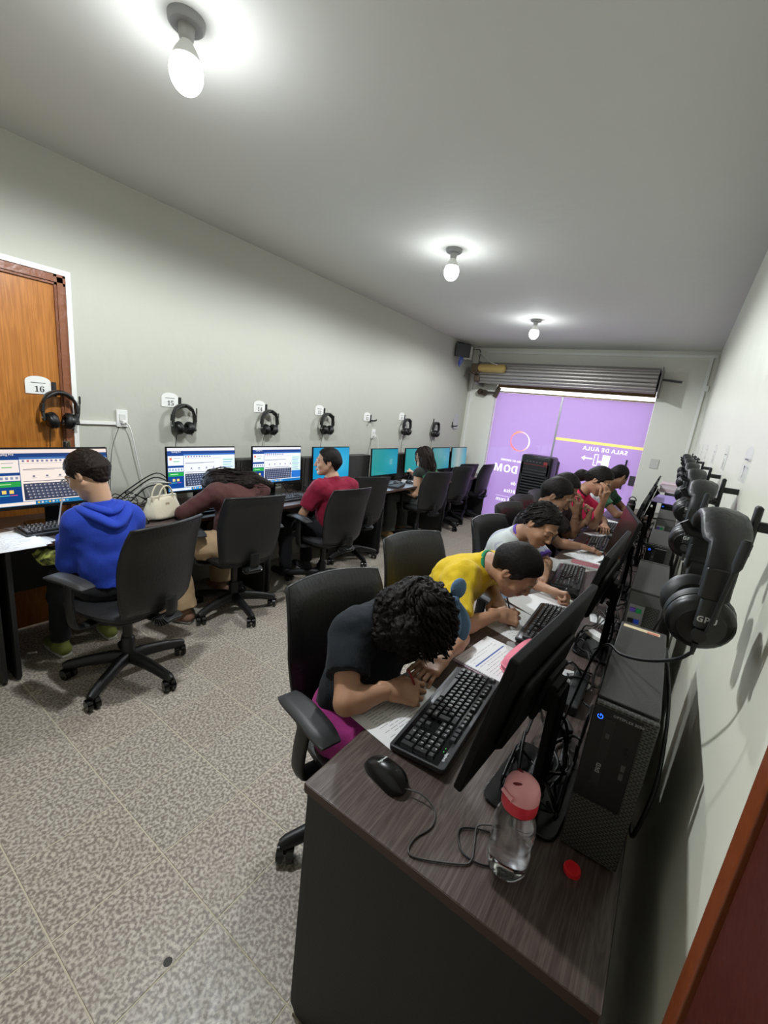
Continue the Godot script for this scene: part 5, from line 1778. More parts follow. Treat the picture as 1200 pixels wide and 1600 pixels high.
	# farthest girl
	person("farthest girl in a dark green and grey shirt by the glass door", {
		s = 0.95, hs = 0.98, cell = 0.012, head_cell = 0.006, hand_cell = 0.005, skin = brown,
		head = [V(-0.455, 1.18, 5.12), V(0.5, -0.5, 0.7), V(0.2, 0.9, 0.2)],
		pel = V(-0.85, 0.56, 5.3), chest = V(-0.64, 0.85, 5.25), neck = V(-0.53, 1.03, 5.17),
		sh = [V(-0.52, 0.94, 5.38), V(-0.57, 0.94, 5.04)], el = [V(-0.36, 0.8, 5.45), V(-0.38, 0.79, 5.0)], wr = [V(-0.28, 0.8, 5.25), V(-0.2, 0.8, 5.1)],
		hands = [[V(0.6, -0.1, -0.6), V(0, 1, 0), "flat"], [V(0.9, 0, 0.3), V(0, 1, 0), "loose"]],
		shirt = Color(0.03, 0.10, 0.05), sleeve = 0.5, hair_thick = 0.007, hair_rough = 0.002, seed = 17,
		shirt_paint = func(p: Vector3): return Color(0.4, 0.42, 0.42) if p.x < -0.56 else Color(0.03, 0.10, 0.05),
		hair_extra = [[V(-0.52, 1.2, 5.08), V(-0.55, 1.19, 5.06), 0.04, 0.04]]})
	# ---- left row ----
	var blue := person("boy in a bright blue hoodie and glasses writing at the nearest left desk", {
		s = 0.78, hs = 0.97, cell = 0.010, head_cell = 0.005, hand_cell = 0.0034, skin = Color(0.50, 0.30, 0.19),
		head = [V(-2.385, 1.11, 0.905), V(-0.74, -0.58, -0.44), V(-0.25, 0.95, -0.1)],
		pel = V(-2.25, 0.55, 0.955), chest = V(-2.295, 0.80, 0.945), neck = V(-2.325, 0.97, 0.94),
		sh = [V(-2.325, 0.875, 0.82), V(-2.30, 0.88, 1.06)], el = [V(-2.37, 0.675, 0.80), V(-2.37, 0.69, 1.12)], wr = [V(-2.51, 0.795, 0.835), V(-2.52, 0.79, 0.98)],
		hands = [[V(-0.55, 0.35, 0.35), V(0.3, 0.4, -0.8), "pen"], [V(-0.8, -0.1, -0.4), V(0, 1, 0), "loose"]],
		legs = [[V(-2.28, 0.535, 0.88), V(-2.66, 0.535, 0.84), V(-2.68, 0.09, 0.84), V(-1, 0, -0.1)], [V(-2.28, 0.535, 1.06), V(-2.66, 0.53, 1.1), V(-2.7, 0.09, 1.1), V(-1, 0, 0.1)]],
		shirt = Color(0.02, 0.05, 0.37), shirt_name = "hoodie", sleeve = 1.88, ease = 0.022, folds = 0.009, fold_freq = 6.5, pants = Color(0.018, 0.018, 0.02), shoes = Color(0.19, 0.21, 0.05), sole = Color(0.8, 0.8, 0.76), hem = [V(-2.24, 0.57, 0.97), V(0, -1, 0)],
		hair_thick = 0.012, hair_rough = 0.004, hair_cell = 0.005, hair = Color(0.12, 0.09, 0.075), seed = 21})
	var hood := G.new()
	hood.tube(spline([V(-2.385, 0.935, 0.865), V(-2.31, 0.95, 0.845), V(-2.24, 0.925, 0.885), V(-2.21, 0.885, 0.95), V(-2.24, 0.925, 1.01), V(-2.31, 0.95, 1.045), V(-2.385, 0.935, 1.035)], 5), 0.034, 10, 0.62, Vector3(0.3, 1, 0))
	hood.tube(spline([V(-2.37, 0.955, 0.885), V(-2.30, 0.968, 0.878), V(-2.256, 0.953, 0.915), V(-2.247, 0.943, 0.948), V(-2.256, 0.953, 0.98), V(-2.30, 0.968, 1.012), V(-2.37, 0.955, 1.01)], 5), 0.026, 10, 0.7, Vector3(0.3, 1, 0))
	hood.ball(V(-2.222, 0.862, 0.95), Vector3(0.024, 0.05, 0.075), 16)
	part("hood", hood.mesh(), cloth(Color(0.02, 0.05, 0.37)), blue)
	person("person asleep face down on the desk with long dark hair and a brown top", {
		s = 0.98, hs = 0.98, cell = 0.011, head_cell = 0.008, hand_cell = 0.005, skin = brown,
		head = [V(-2.60, 0.925, 1.79), V(-0.6, -0.8, 0.05), V(-0.8, 0.6, -0.1)],
		pel = V(-2.42, 0.56, 1.82), chest = V(-2.45, 0.83, 1.85), neck = V(-2.53, 0.93, 1.85),
		sh = [V(-2.48, 0.905, 1.67), V(-2.46, 0.905, 2.06)], el = [V(-2.56, 0.785, 1.52), V(-2.62, 0.785, 2.2)], wr = [V(-2.70, 0.785, 1.72), V(-2.72, 0.785, 1.98)],
		hands = [[V(-0.5, 0, 0.7), V(0, 1, 0), "flat"], [V(-0.5, 0, -0.7), V(0, 1, 0), "flat"]],
		legs = [[V(-2.46, 0.545, 1.72), V(-2.66, 0.53, 1.5), V(-2.56, 0.1, 1.52), V(-0.8, 0, -0.3)], [V(-2.46, 0.545, 1.95), V(-2.88, 0.53, 2.0), V(-2.8, 0.1, 1.98), V(-1, 0, 0)]],
		shirt = Color(0.075, 0.03, 0.027), sleeve = 1.95, ease = 0.014, folds = 0.008, pants = Color(0.47, 0.33, 0.19), loose = 0.03, shoes = Color(0.25, 0.14, 0.09), hem = [V(-2.42, 0.62, 1.82), V(0, -1, 0)],
		hair_thick = 0.014, hair_rough = 0.005, hair = Color(0.12, 0.095, 0.085), seed = 22,
		hair_extra = [[V(-2.56, 0.99, 1.85), V(-2.47, 1.0, 1.98), 0.055, 0.05], [V(-2.47, 1.0, 1.98), V(-2.43, 0.95, 2.12), 0.05, 0.025], [V(-2.54, 0.98, 1.80), V(-2.43, 0.97, 1.92), 0.05, 0.04]],
		strands = [[140, 0.30, 0.008, 2.0, 0.0045, Vector3(0.55, -0.15, -0.8), 0.4, 23, 0.2]]})
	person("boy in a dark red t-shirt sitting upright in profile", {
		s = 0.95, hs = 0.98, cell = 0.011, head_cell = 0.005, hand_cell = 0.0045, skin = Color(0.42, 0.24, 0.15),
		head = [V(-2.36, 1.115, 2.66), V(-0.75, -0.06, -0.66), V(0, 1, -0.02)],
		pel = V(-2.29, 0.56, 2.70), chest = V(-2.30, 0.83, 2.70), neck = V(-2.32, 0.985, 2.685),
		sh = [V(-2.33, 0.895, 2.52), V(-2.28, 0.90, 2.89)], el = [V(-2.42, 0.68, 2.47), V(-2.4, 0.7, 2.98)], wr = [V(-2.56, 0.60, 2.6), V(-2.6, 0.78, 2.95)],
		hands = [[V(-0.8, -0.2, 0.3), V(0.1, 0.9, -0.2), "loose"], [V(-0.9, 0, -0.1), V(0, 1, 0), "flat"]],
		legs = [[V(-2.34, 0.545, 2.61), V(-2.74, 0.54, 2.58), V(-2.70, 0.09, 2.58), V(-1, 0, 0)], [V(-2.34, 0.545, 2.80), V(-2.74, 0.54, 2.84), V(-2.7, 0.09, 2.84), V(-1, 0, 0)]],
		shirt = Color(0.20, 0.010, 0.03), sleeve = 0.72, ease = 0.018, folds = 0.01, pants = Color(0.014, 0.014, 0.016), hem = [V(-2.29, 0.55, 2.7), V(0, -1, 0)],
		hair_thick = 0.01, hair_rough = 0.0015, hair_cell = 0.0055, seed = 24})
	person("woman with long dark hair in a black and green top writing on paper", {
		s = 0.98, hs = 0.98, cell = 0.011, head_cell = 0.0055, hand_cell = 0.0045, skin = Color(0.47, 0.28, 0.18), 
		head = [V(-2.54, 1.08, 4.60), V(-0.9, -0.28, -0.3), V(-0.15, 0.97, 0)],
		pel = V(-2.44, 0.56, 4.66), chest = V(-2.48, 0.82, 4.64), neck = V(-2.505, 0.965, 4.62),
		sh = [V(-2.51, 0.875, 4.47), V(-2.48, 0.875, 4.80)], el = [V(-2.50, 0.63, 4.44), V(-2.62, 0.76, 4.9)], wr = [V(-2.66, 0.70, 4.30), V(-2.73, 0.82, 4.76)],
		hands = [[V(-0.8, 0.1, -0.3), V(0.1, 0.9, 0), "flat"], [V(-0.6, 0.3, -0.2), V(0.2, 0.5, 0.7), "pen"]],
		legs = [[V(-2.48, 0.545, 4.58), V(-2.88, 0.545, 4.5), V(-2.8, 0.09, 4.42), V(-1, 0, -0.2)], [V(-2.48, 0.545, 4.76), V(-2.88, 0.545, 4.8), V(-2.84, 0.09, 4.78), V(-1, 0, 0)]],
		shirt = Color(0.012, 0.018, 0.014), sleeve = 0.12, ease = 0.01, pants = Color(0.085, 0.092, 0.085), loose = 0.022, shoes = Color(0.3, 0.19, 0.09), hem = [V(-2.44, 0.6, 4.66), V(0, -1, 0)],
		shirt_paint = func(p: Vector3): return Color(0.02, 0.30, 0.09) if p.x > -2.44 and sin(p.y * 60.0 + p.z * 35.0) > 0.72 else Color(0.012, 0.018, 0.014),
		hair_thick = 0.012, hair_rough = 0.003, hair = Color(0.14, 0.11, 0.095), seed = 26,
		hair_extra = [[V(-2.49, 1.12, 4.62), V(-2.44, 0.98, 4.64), 0.07, 0.06], [V(-2.44, 0.98, 4.64), V(-2.42, 0.82, 4.66), 0.06, 0.035], [V(-2.52, 1.06, 4.54), V(-2.49, 0.94, 4.54), 0.04, 0.03]],
		strands = [[80, 0.32, 0.006, 1.2, 0.005, Vector3(0.3, -1, 0), 0.2, 27, 0.0]]})

# ---------- headsets: loop in the xy plane, wall behind at -z ----------
func make_headset() -> Node3D:
	var o := thing("headset", "x", "headset", "black headsets on wall hooks")
	var pad := mat(Color(0.03, 0.03, 0.031), 0.5)
	var arc := []
	for k in 21:
		var a := lerpf(-1.75, 1.75, k / 20.0)
		arc.append(Vector3(0.084 * sin(a), 0.02 + 0.085 * cos(a), 0))
	part("headband", G.new().tube(arc, 0.021, 10, 0.34, Vector3(1, 0, 0)).mesh(), M.black, o)
	var top := []
	var rad := []
	for k in 17:
		var a := lerpf(-1.0, 1.0, k / 16.0)
		top.append(Vector3(0.081 * sin(a), 0.02 + 0.084 * cos(a), 0))
		rad.append(0.033 * pow(maxf(0.05, 1.0 - pow(absf(a), 8.0)), 0.3))
	part("band_pad", G.new().tube(top, rad, 12, 0.42, Vector3(1, 0, 0)).mesh(), M.leather, o)
	for s in [-1, 1]:
		var lean := Basis(Vector3(0, 0, 1), -0.2 * s)
		var c := Vector3(0.050 * s, -0.062, 0)
		part("slider", G.new().box(Vector3(0.086 * s, 0.012, 0), Vector3(0.018, 0.05, 0.038), 0.004, Basis(Vector3(0, 0, 1), 0.1 * s)).mesh(), M.black, o)
		part("yoke", G.new().box(Vector3(0.083 * s, -0.03, 0), Vector3(0.015, 0.066, 0.026), 0.0035, Basis(Vector3(0, 0, 1), -0.06 * s)).mesh(), M.dark, o)
		var xf := Transform3D(lean * Basis(Vector3(0, 1, 0), Vector3(s, 0, 0), Vector3(0, 0, -s)), c)
		var cup := part("ear_cup", G.new().lathe([Vector2(0.045, -0.006), Vector2(0.0475, 0.0), Vector2(0.046, 0.01), Vector2(0.039, 0.017), Vector2(0.034, 0.018), Vector2(0.032, 0.0205), Vector2(0.012, 0.023), Vector2(0.0001, 0.023)], 28, xf).mesh(), mat(Color(0.022, 0.022, 0.024), 0.38), o)
		part("cushion", G.new().lathe([Vector2(0.016, -0.012), Vector2(0.02, -0.029), Vector2(0.033, -0.035), Vector2(0.045, -0.028), Vector2(0.049, -0.014), Vector2(0.047, -0.005)], 28, xf).mesh(), pad, o)
		part("cup_grille", G.new().lathe([Vector2(0.02, -0.011), Vector2(0.0001, -0.01)], 16, xf).mesh(), M.gloss, cup)
		part("cup_mark", mark_mesh("GPU", 0.0095, Transform3D(Basis(Vector3(0, 0, -s), Vector3(0, 1, 0), Vector3(s, 0, 0)), Vector3(0.091 * s, -0.045, 0.0))), mat(c8(200, 200, 200), 0.5), cup)
	part("microphone", G.new().tube(spline([Vector3(0.088, -0.07, 0.0), Vector3(0.094, -0.06, -0.004), Vector3(0.104, 0.0, -0.007), Vector3(0.108, 0.045, -0.01)]), 0.0032, 7).tube([Vector3(0.108, 0.04, -0.0095), Vector3(0.1085, 0.05, -0.0105), Vector3(0.1095, 0.085, -0.013), Vector3(0.1098, 0.09, -0.0133)], [0.004, 0.008, 0.0085, 0.005], 8, 0.6).tube([Vector3(0.078, -0.074, 0.002), Vector3(0.094, -0.072, 0.004)], 0.01, 10).mesh(), M.black, o)
	part("cord_sleeve", G.new().tube([Vector3(0.064, -0.095, 0), Vector3(0.064, -0.115, 0)], [0.005, 0.003], 8).mesh(), M.black, o)
	return o

func make_hook() -> Node3D:
	var o := thing("headset_hook", "x", "hook", "black headset hooks")
	part("back_plate", G.new().box(Vector3(0, 0.02, 0.005), Vector3(0.022, 0.085, 0.01), 0.003).mesh(), M.black, o)
	part("peg", G.new().tube([Vector3(0, -0.006, 0.008), Vector3(0, -0.004, 0.05), Vector3(0, 0.002, 0.085), Vector3(0, 0.016, 0.096)], [0.011, 0.009, 0.009, 0.007], 10).tube([Vector3(-0.04, -0.006, 0.03), Vector3(0.0, 0.0, 0.03), Vector3(0.04, -0.006, 0.03)], 0.007, 8).mesh(), M.black, o)
	return o

func number_plate(text: String, label: String, xf: Transform3D, clear := false) -> void:
	var o := thing("number_plate", label, "plate", "station number plates", xf)
	var m: StandardMaterial3D = M.white
	if clear:
		m = mat(Color(0.9, 0.92, 0.95, 0.12), 0.1)
		m.transparency = BaseMaterial3D.TRANSPARENCY_ALPHA
		m.metallic_specular = 0.15
	var poly := PackedVector2Array()
	for k in 9:
		var a := PI * k / 8.0
		poly.append(Vector2(0.062 * cos(a), 0.026 + 0.03 * sin(a)))
	poly.append(Vector2(-0.062, -0.045)); poly.append(Vector2(0.062, -0.045))
	part("plate", G.new().prism(poly, 0.004, T(Vector3(0, 0, 0.004)), 0.001).mesh(), m, o)
	part("number", mark_mesh(text, 0.032, T(Vector3(0.004, -0.018, 0.0063)), "Droid Serif Bold"), M.black, o)
	part("heading", bx(Vector3(0, 0.018, 0.0062), Vector3(0.07, 0.004, 0.0004)), M.grey, o)

func headsets() -> void:
	var hs := make_headset()
	var hk := make_hook()
	var ds := [1.034, 1.808, 2.617, 3.381, 4.201, 4.963, 5.797, 6.443]
	var hh := [1.378, 1.358, 1.367, 1.384, 1.36, 1.402, 1.39, 1.37]
	var desc := ["against the wooden door", "above the monitor behind the sleeping person", "above the second typing page", "above the boy in red", "", "above the long haired woman", "farthest along the left wall", ""]
	var which := ["16", "15", "14", "13", "12", "11", "10", "9"]
	var first := true
	var corded := []
	for k in 8:
		var hx := Transform3D(Basis(Vector3.UP, PI / 2), V(LEFT + (0.0 if k else -0.012), hh[k] + 0.088, ds[k]))
		var lab: String = "black headset hook behind the headset %s" % desc[k] if desc[k] != "" else ["empty black headset hook between two headsets on the left wall", "empty black headset hook under the grey wall plate in the far corner"][0 if k == 4 else 1]
		if k == 0:
			hk.transform = hx
			hk.set_meta("label", lab)
		else: copy_of(hk, lab, "", hx)
		if k < 6: number_plate(which[k], ["white number plate on the wooden door by the nearest left headset", "white number plate by the headset behind the sleeping person", "white number plate by the headset above the second typing page", "white number plate by the headset above the boy in red", "white number plate above the empty hook and its outlet", "white number plate by the headset over the long haired woman"][k], Transform3D(Basis(Vector3.UP, PI / 2), V(LEFT + (0.0 if k else -0.016), hh[k] + 0.12, ds[k] - 0.075)))
		if desc[k] == "": continue
		var xf := Transform3D(Basis(Vector3.UP, PI / 2), V(LEFT + 0.06, hh[k] - 0.008, ds[k]))
		var l: String = "black headset hanging on a wall hook " + desc[k]
		var it: Node3D = hs
		if first:
			hs.transform = xf
			hs.set_meta("label", l)
			first = false
		else: it = copy_of(hs, l, "", xf)
		var p := V(LEFT + 0.06, hh[k] - 0.115, ds[k] - 0.056)
		corded.append([it, [p, p + Vector3(-0.02, -0.12, 0.0), p + Vector3(0.01, -0.3, 0.02), p + Vector3(0.1, -0.5, 0.05)], 0.0025])
	# right wall: seen along the wall
	var rd := [0.87, 1.53, 2.2, 2.9, 3.75, 4.5, 5.3]
	var rn := ["nearest", "second", "third", "fourth", "fifth", "sixth", "farthest"]
	for k in 7:
		var base := Basis(Vector3.UP, -PI / 2)
		var tip: float = [0.10, -0.06, 0.04, -0.03, 0.05, 0.0, 0.04][k]
		var it := copy_of(hs, "%s black headset of the row hanging along the right wall" % rn[k], "", Transform3D(base * Basis(Vector3(0, 1, 0), tip), V(0.083, 1.375, rd[k])))
		if k == 0: corded.append([it, [V(0.089, 1.262, 0.806), V(0.072, 1.225, 0.84), V(0.035, 1.165, 0.93), V(-0.005, 1.115, 1.03), V(-0.035, 1.096, 1.10), V(-0.06, 1.04, 1.13), V(-0.085, 0.88, 1.15), V(-0.1, 0.76, 1.2)], 0.0032])
		if k == 1: corded.append([it, [V(0.083, 1.255, 1.46), V(0.09, 1.14, 1.5), V(0.06, 0.98, 1.56), V(0.045, 0.85, 1.58), V(0.04, 0.76, 1.56)], 0.0032])
		var h := copy_of(hk, "hook of the %s headset on the right wall" % rn[k], "", Transform3D(base, V(RIGHT - 0.034, 1.44, rd[k] + 0.02)))
		part("spacer", bx(Vector3(0, 0.03, -0.017), Vector3(0.014, 0.016, 0.036), 0.002), M.black, h)
		number_plate(str(8 - k), "clear plate above the %s headset on the right wall" % rn[k], Transform3D(base, V(RIGHT, 1.545, rd[k] + 0.01)), true)
	for q in corded: cord_of(q[0], "cord", q[1], q[2], M.cable)

# a cord given in room coordinates that belongs to a thing
func cord_of(owner_thing: Node3D, called: String, pts: Array, r: float, m: Material) -> void:
	part(called, G.new().tube(spline(pts, 7), r, 6).mesh(), m, owner_thing, owner_thing.transform.affine_inverse())

# ---------- papers ----------
func sheet_picture(seed_: int, blue: bool, lines := 16, tint := Color(0.88, 0.88, 0.88)) -> StandardMaterial3D:
	var im := Image.create(210, 297, false, Image.FORMAT_RGB8)
	im.fill(tint)
	var r := RandomNumberGenerator.new()
	r.seed = seed_
	if blue: im.fill_rect(Rect2i(14, 120, 182, 9), c8(70, 95, 160))
	for k in lines:
		var y := 22 + k * int(250.0 / lines)
		if blue and absi(y - 124) < 10: continue
		var x := 22
		while x < 170:
			var w := r.randi_range(6, 22)
			if r.randf() < 0.82: im.fill_rect(Rect2i(x, y, w, 2), c8(90, 92, 104))
			x += w + 4
			if r.randf() < 0.06: break
	var m := mat(Color.WHITE, 0.75)
	m.albedo_texture = tex(im)
	return m

# a slightly waved sheet lying at p; x of the page along right, its foot along down
func sheet(w: float, h: float, thick: float, lift: Callable) -> ArrayMesh:
	var g := G.new()
	var n := 8
	for s in [1.0, -1.0]:
		var k := g.v.size()
		for i in n + 1:
			for j in n + 1:
				var u := float(i) / n
				var v := float(j) / n
				g.vert(Vector3((u - 0.5) * w, lift.call(u, v) + (thick if s > 0 else 0.0), (v - 0.5) * h), Vector3(0, s, 0), Vector2(u, v))
		for i in n:
			for j in n:
				var o := k + i * (n + 1) + j
				g.quad(o, o + 1, o + n + 2, o + n + 1)
	var off := (n + 1) * (n + 1)
	var ring := []
	for i in n: ring.append(i * (n + 1))
	for j in n: ring.append(n * (n + 1) + j)
	for i in n: ring.append((n - i) * (n + 1) + n)
	for j in n: ring.append(n - j)
	for q in ring.size():
		var a: int = ring[q]
		var b: int = ring[(q + 1) % ring.size()]
		var mid := (g.v[a] + g.v[b]) * 0.5
		var nn := (g.v[b] - g.v[a]).cross(Vector3.UP).normalized()
		if nn.dot(Vector3(mid.x, 0, mid.z)) < 0: nn = -nn
		g.quad(g.vert(g.v[a], nn, Vector2(0.02, 0.02)), g.vert(g.v[b], nn, Vector2(0.02, 0.02)), g.vert(g.v[off + b], nn, Vector2(0.02, 0.02)), g.vert(g.v[off + a], nn, Vector2(0.02, 0.02)))
	return g.mesh()

func flat_paper(called: String, p: Vector3, turn: float, w: float, h: float, m: Material, label: String, cat: String, thick := 0.0008, curl := 0.0, group := "") -> MeshInstance3D:
	return single(called, sheet(w, h, thick, func(u, v): return 0.0003 + curl * pow(u, 3.0) + curl * 0.3 * sin(u * 5.0 + v * 4.0 + 1.0) * u), m, label, cat, group, T(p, turn))

func small_things() -> void:
	var lined := sheet_picture(3, false)
	var lined2 := sheet_picture(4, false, 20)
	var top := DESK
	# right row
	flat_paper("worksheet", V(-0.505, top, 0.98), PI / 2 - 0.16, 0.30, 0.20, lined, "white worksheet under the writing hand of the nearest girl", "paper", 0.001, 0.0, "papers on the right desks")
	var nb := thing("spiral_notebook", "open white spiral notebook with a blue bar beside the pink case", "notebook", "", T(V(-0.385, top, 1.43), PI / 2 - 0.12))
	part("pages", sheet(0.25, 0.19, 0.007, func(u, v): return 0.001), sheet_picture(9, true, 12), nb)
	part("cover", bx(Vector3(0.0, 0.001, 0), Vector3(0.256, 0.002, 0.196), 0.0005), mat(c8(225, 190, 205), 0.5), nb)
	for k in 22:
		var rg := []
		for q in 10: rg.append(Vector3(-0.127 + 0.006 * cos(TAU * q / 9.0), 0.005 + 0.006 * sin(TAU * q / 9.0), -0.09 + 0.0085 * k))
		part("wire_ring", G.new().tube(rg, 0.0007, 4).mesh(), M.steel, nb)
	# pink zipped pencil case
	var pc := thing("pencil_case", "pink zipped fabric pencil case behind the nearest monitor", "pencil case", "", T(V(-0.285, top, 1.45), PI / 2 - 0.12))
	part("body", G.new().pillow(18, 12, func(u, w): return Vector3(squircle(u, w).x * 0.13, 0.043 + 0.006 * w, squircle(u, w).y * 0.042), func(u, w): return 0.012 + 0.027 * pow(maxf(0.0, (1 - pow(absf(u), 5)) * (1 - pow(absf(w), 4))), 0.5)).mesh(), cloth(Color(0.78, 0.22, 0.30), 0.7), pc)
	for s in [0, 1]:
		var zr := []
		for k in 41:
			var a := TAU * k / 40.0
			var q := Vector2(cos(a), sin(a))
			q = q / maxf(absf(q.x), absf(q.y))
			var e := squircle(q.x, q.y)
			zr.append(Vector3(e.x * 0.131, 0.034 + 0.017 * s, e.y * 0.043))
		part("piping", G.new().tube(zr, 0.0032, 6).mesh(), cloth(Color(0.85, 0.30, 0.37), 0.7), pc)
	flat_paper("worksheet", V(-0.42, top, 1.78), PI / 2 - 0.3, 0.28, 0.2, lined, "white worksheet under the hands of the boy in yellow", "paper", 0.001, 0.0, "papers on the right desks")
	var book := flat_paper("open_notebook", V(-0.38, top, 2.10), PI / 2 - 0.45, 0.34, 0.2, mat(c8(226, 226, 226), 0.7), "white notebook lying under the forearm of the smiling girl", "notebook", 0.006, 0.006)
	var st := sheet_picture(12, false, 22)
	flat_paper("worksheet", V(-0.34, top, 2.99), PI / 2 - 0.55, 0.3, 0.21, st, "printed worksheet lying under the pink phone", "paper", 0.001, 0.0, "papers on the right desks")
	flat_paper("worksheet", V(-0.36, top, 3.22), PI / 2 - 0.35, 0.3, 0.2, lined2, "curled printed worksheet beyond the pink phone", "paper", 0.001, 0.02, "papers on the right desks")
	flat_paper("worksheet", V(-0.36, top, 4.05), PI / 2 - 0.5, 0.3, 0.2, lined2, "white worksheet between two keyboards in front of the woman in pink", "paper", 0.001, 0.004, "papers on the right desks")
	flat_paper("worksheet", V(-0.38, top, 4.72), PI / 2 - 0.2, 0.3, 0.2, lined, "farthest white worksheet under the hands of the woman in pink", "paper", 0.001, 0.0, "papers on the right desks")
	flat_paper("clipboard", V(-0.50, top, 2.80), PI / 2 - 0.2, 0.26, 0.16, mat(c8(168, 168, 166), 0.6), "grey card folder at the desk edge by the smiling girl", "folder", 0.004)
	flat_paper("loose_paper", V(-0.13, top, 1.52), 0.3, 0.12, 0.1, lined, "small white paper among the cables behind the second monitor", "paper", 0.001)
	flat_paper("loose_paper", V(-0.12, top, 2.14), 0.2, 0.1, 0.1, lined2, "small white paper among the cables behind the third monitor", "paper", 0.001)
	var ph := thing("phone", "pink cased phone lying on a printed worksheet", "phone", "", T(V(-0.34, top + 0.0015, 3.0), 0.13))
	part("case", G.new().prism(rrect(0.17, 0.075, 0.012), 0.01, Transform3D(Basis(Vector3(1, 0, 0), -PI / 2), Vector3(0, 0.005, 0)), 0.003).mesh(), mat(c8(214, 140, 148), 0.35), ph)
	part("camera_bump", G.new().prism(rrect(0.03, 0.03, 0.006), 0.003, Transform3D(Basis(Vector3(1, 0, 0), -PI / 2), Vector3(0.062, 0.0105, 0.014)), 0.001).mesh(), mat(c8(180, 110, 120), 0.3), ph)
	# keyboards and mice of the right row
	var near := make_keyboard(true)
	near.transform = T(V(-0.377, top, 1.043), -PI / 2 + 0.045)
	meta(near, "nearest black keyboard with white legends beside the mouse", "keyboard", "black keyboards")
	var kb := make_keyboard(false)
	kb.transform = T(V(-0.305, top, 1.85), -PI / 2 + 0.03)
	kb.set_meta("label", "black keyboard beside the writing hand of the boy in yellow")
	var ks := [[-0.37, 2.6, 0.1, "black keyboard in front of the smiling girl in the pale shirt"], [-0.37, 3.62, 0.06, "black keyboard with a mouse resting by it beyond the curled worksheet"], [-0.36, 4.4, 0.0, "farthest visible black keyboard on the right desks, in front of the woman in pink"]]
	for k in ks: copy_of(kb, k[3], "", T(V(k[0], top, k[1]), -PI / 2 + k[2]))
	var ls := [[0.93, "black keyboard below the monitor of the boy in blue"], [1.80, "black keyboard by the arm of the sleeping person"], [2.52, "black keyboard left of the boy in red, under the lesson monitor"], [3.25, "black keyboard behind the boy in red"], [4.12, "black keyboard under the teal monitor above the empty chair"], [5.6, "black keyboard right of the long haired woman"], [6.25, "black keyboard on the farthest left desk"]]
	for k in ls: copy_of(kb, k[1], "", T(V(-2.675 if k[0] != 0.93 else -2.72, top, k[0]), PI / 2 + (0.08 if k[0] == 0.93 else 0.0)))
	var ms := make_mouse()
	ms.transform = Transform3D(Basis(Vector3.UP, -PI / 2 - 0.22).scaled(Vector3.ONE * 1.12), V(-0.398, top, 0.742))
	ms.set_meta("label", "nearest black mouse on the corner of the right desk")
	var mp := [[-0.30, 1.56, -PI / 2 - 0.3, "black mouse beside the spiral notebook wire"], [-0.31, 2.33, -PI / 2, "black mouse beyond the forearm of the smiling girl"], [-0.27, 3.33, -PI / 2 + 0.5, "black mouse lying on the curled printed worksheet"], [-0.33, 3.92, -PI / 2 + 0.9, "black mouse resting beyond the fourth keyboard on white paper"], [-2.63, 1.285, PI / 2, "black mouse left of the cream handbag"], [-2.63, 4.5, PI / 2, "black mouse beside the paper of the long haired woman"]]
	for k in mp: copy_of(ms, k[3], "", T(V(k[0], top, k[1]), k[2]))
	var cord := [V(-0.342, top + 0.012, 0.733), V(-0.30, top + 0.016, 0.742), V(-0.262, top + 0.006, 0.735), V(-0.25, top + 0.003, 0.70), V(-0.265, top + 0.003, 0.655), V(-0.262, top + 0.003, 0.625), V(-0.24, top + 0.003, 0.625), V(-0.17, top + 0.003, 0.668), V(-0.155, top + 0.003, 0.69), V(-0.165, top + 0.003, 0.73), V(-0.172, top + 0.006, 0.765), V(-0.14, top + 0.01, 0.79), V(-0.1, top + 0.004, 0.84), V(-0.08, top + 0.004, 0.95)]
	cord_of(ms, "cord", cord, 0.0019, M.cable_grey)
	cord_of(near, "cord", [V(-0.12, top + 0.003, 0.78), V(-0.17, top + 0.004, 0.76), V(-0.20, top + 0.003, 0.735), V(-0.185, top + 0.003, 0.70), V(-0.16, top + 0.003, 0.69), V(-0.12, top + 0.003, 0.705), V(-0.08, top + 0.003, 0.76), V(-0.06, top + 0.003, 0.85)], 0.002, M.cable)
	bottle()
	var cap := thing("bottle_cap", "small red plastic bottle cap lying before the nearest computer tower", "cap", "", T(V(0.012, top, 0.802)))
	part("shell", G.new().lathe([Vector2(0.0155, 0.0), Vector2(0.0158, 0.009), Vector2(0.0145, 0.0118), Vector2(0.011, 0.0118), Vector2(0.0105, 0.0105), Vector2(0.0001, 0.0105)], 24).mesh(), mat(c8(226, 32, 42), 0.4), cap)
	for k in 20:
		var a := TAU * k / 20.0
		part("rib", bx(Vector3(0.0158 * cos(a), 0.0048, 0.0158 * sin(a)), Vector3(0.0012, 0.008, 0.0012), 0.0003, Basis(Vector3.UP, -a)), mat(c8(214, 28, 38), 0.4), cap)
	# far end of the right row
	single("lilac_folder", G.new().box(Vector3.ZERO, Vector3(0.22, 0.008, 0.62), 0.002, Basis(Vector3.UP, -0.06)).mesh(), mat(c8(168, 146, 214), 0.5), "lilac card folder laid flat over the fifth computer tower", "folder", "", T(V(0.03, top + 0.361, 4.42)))
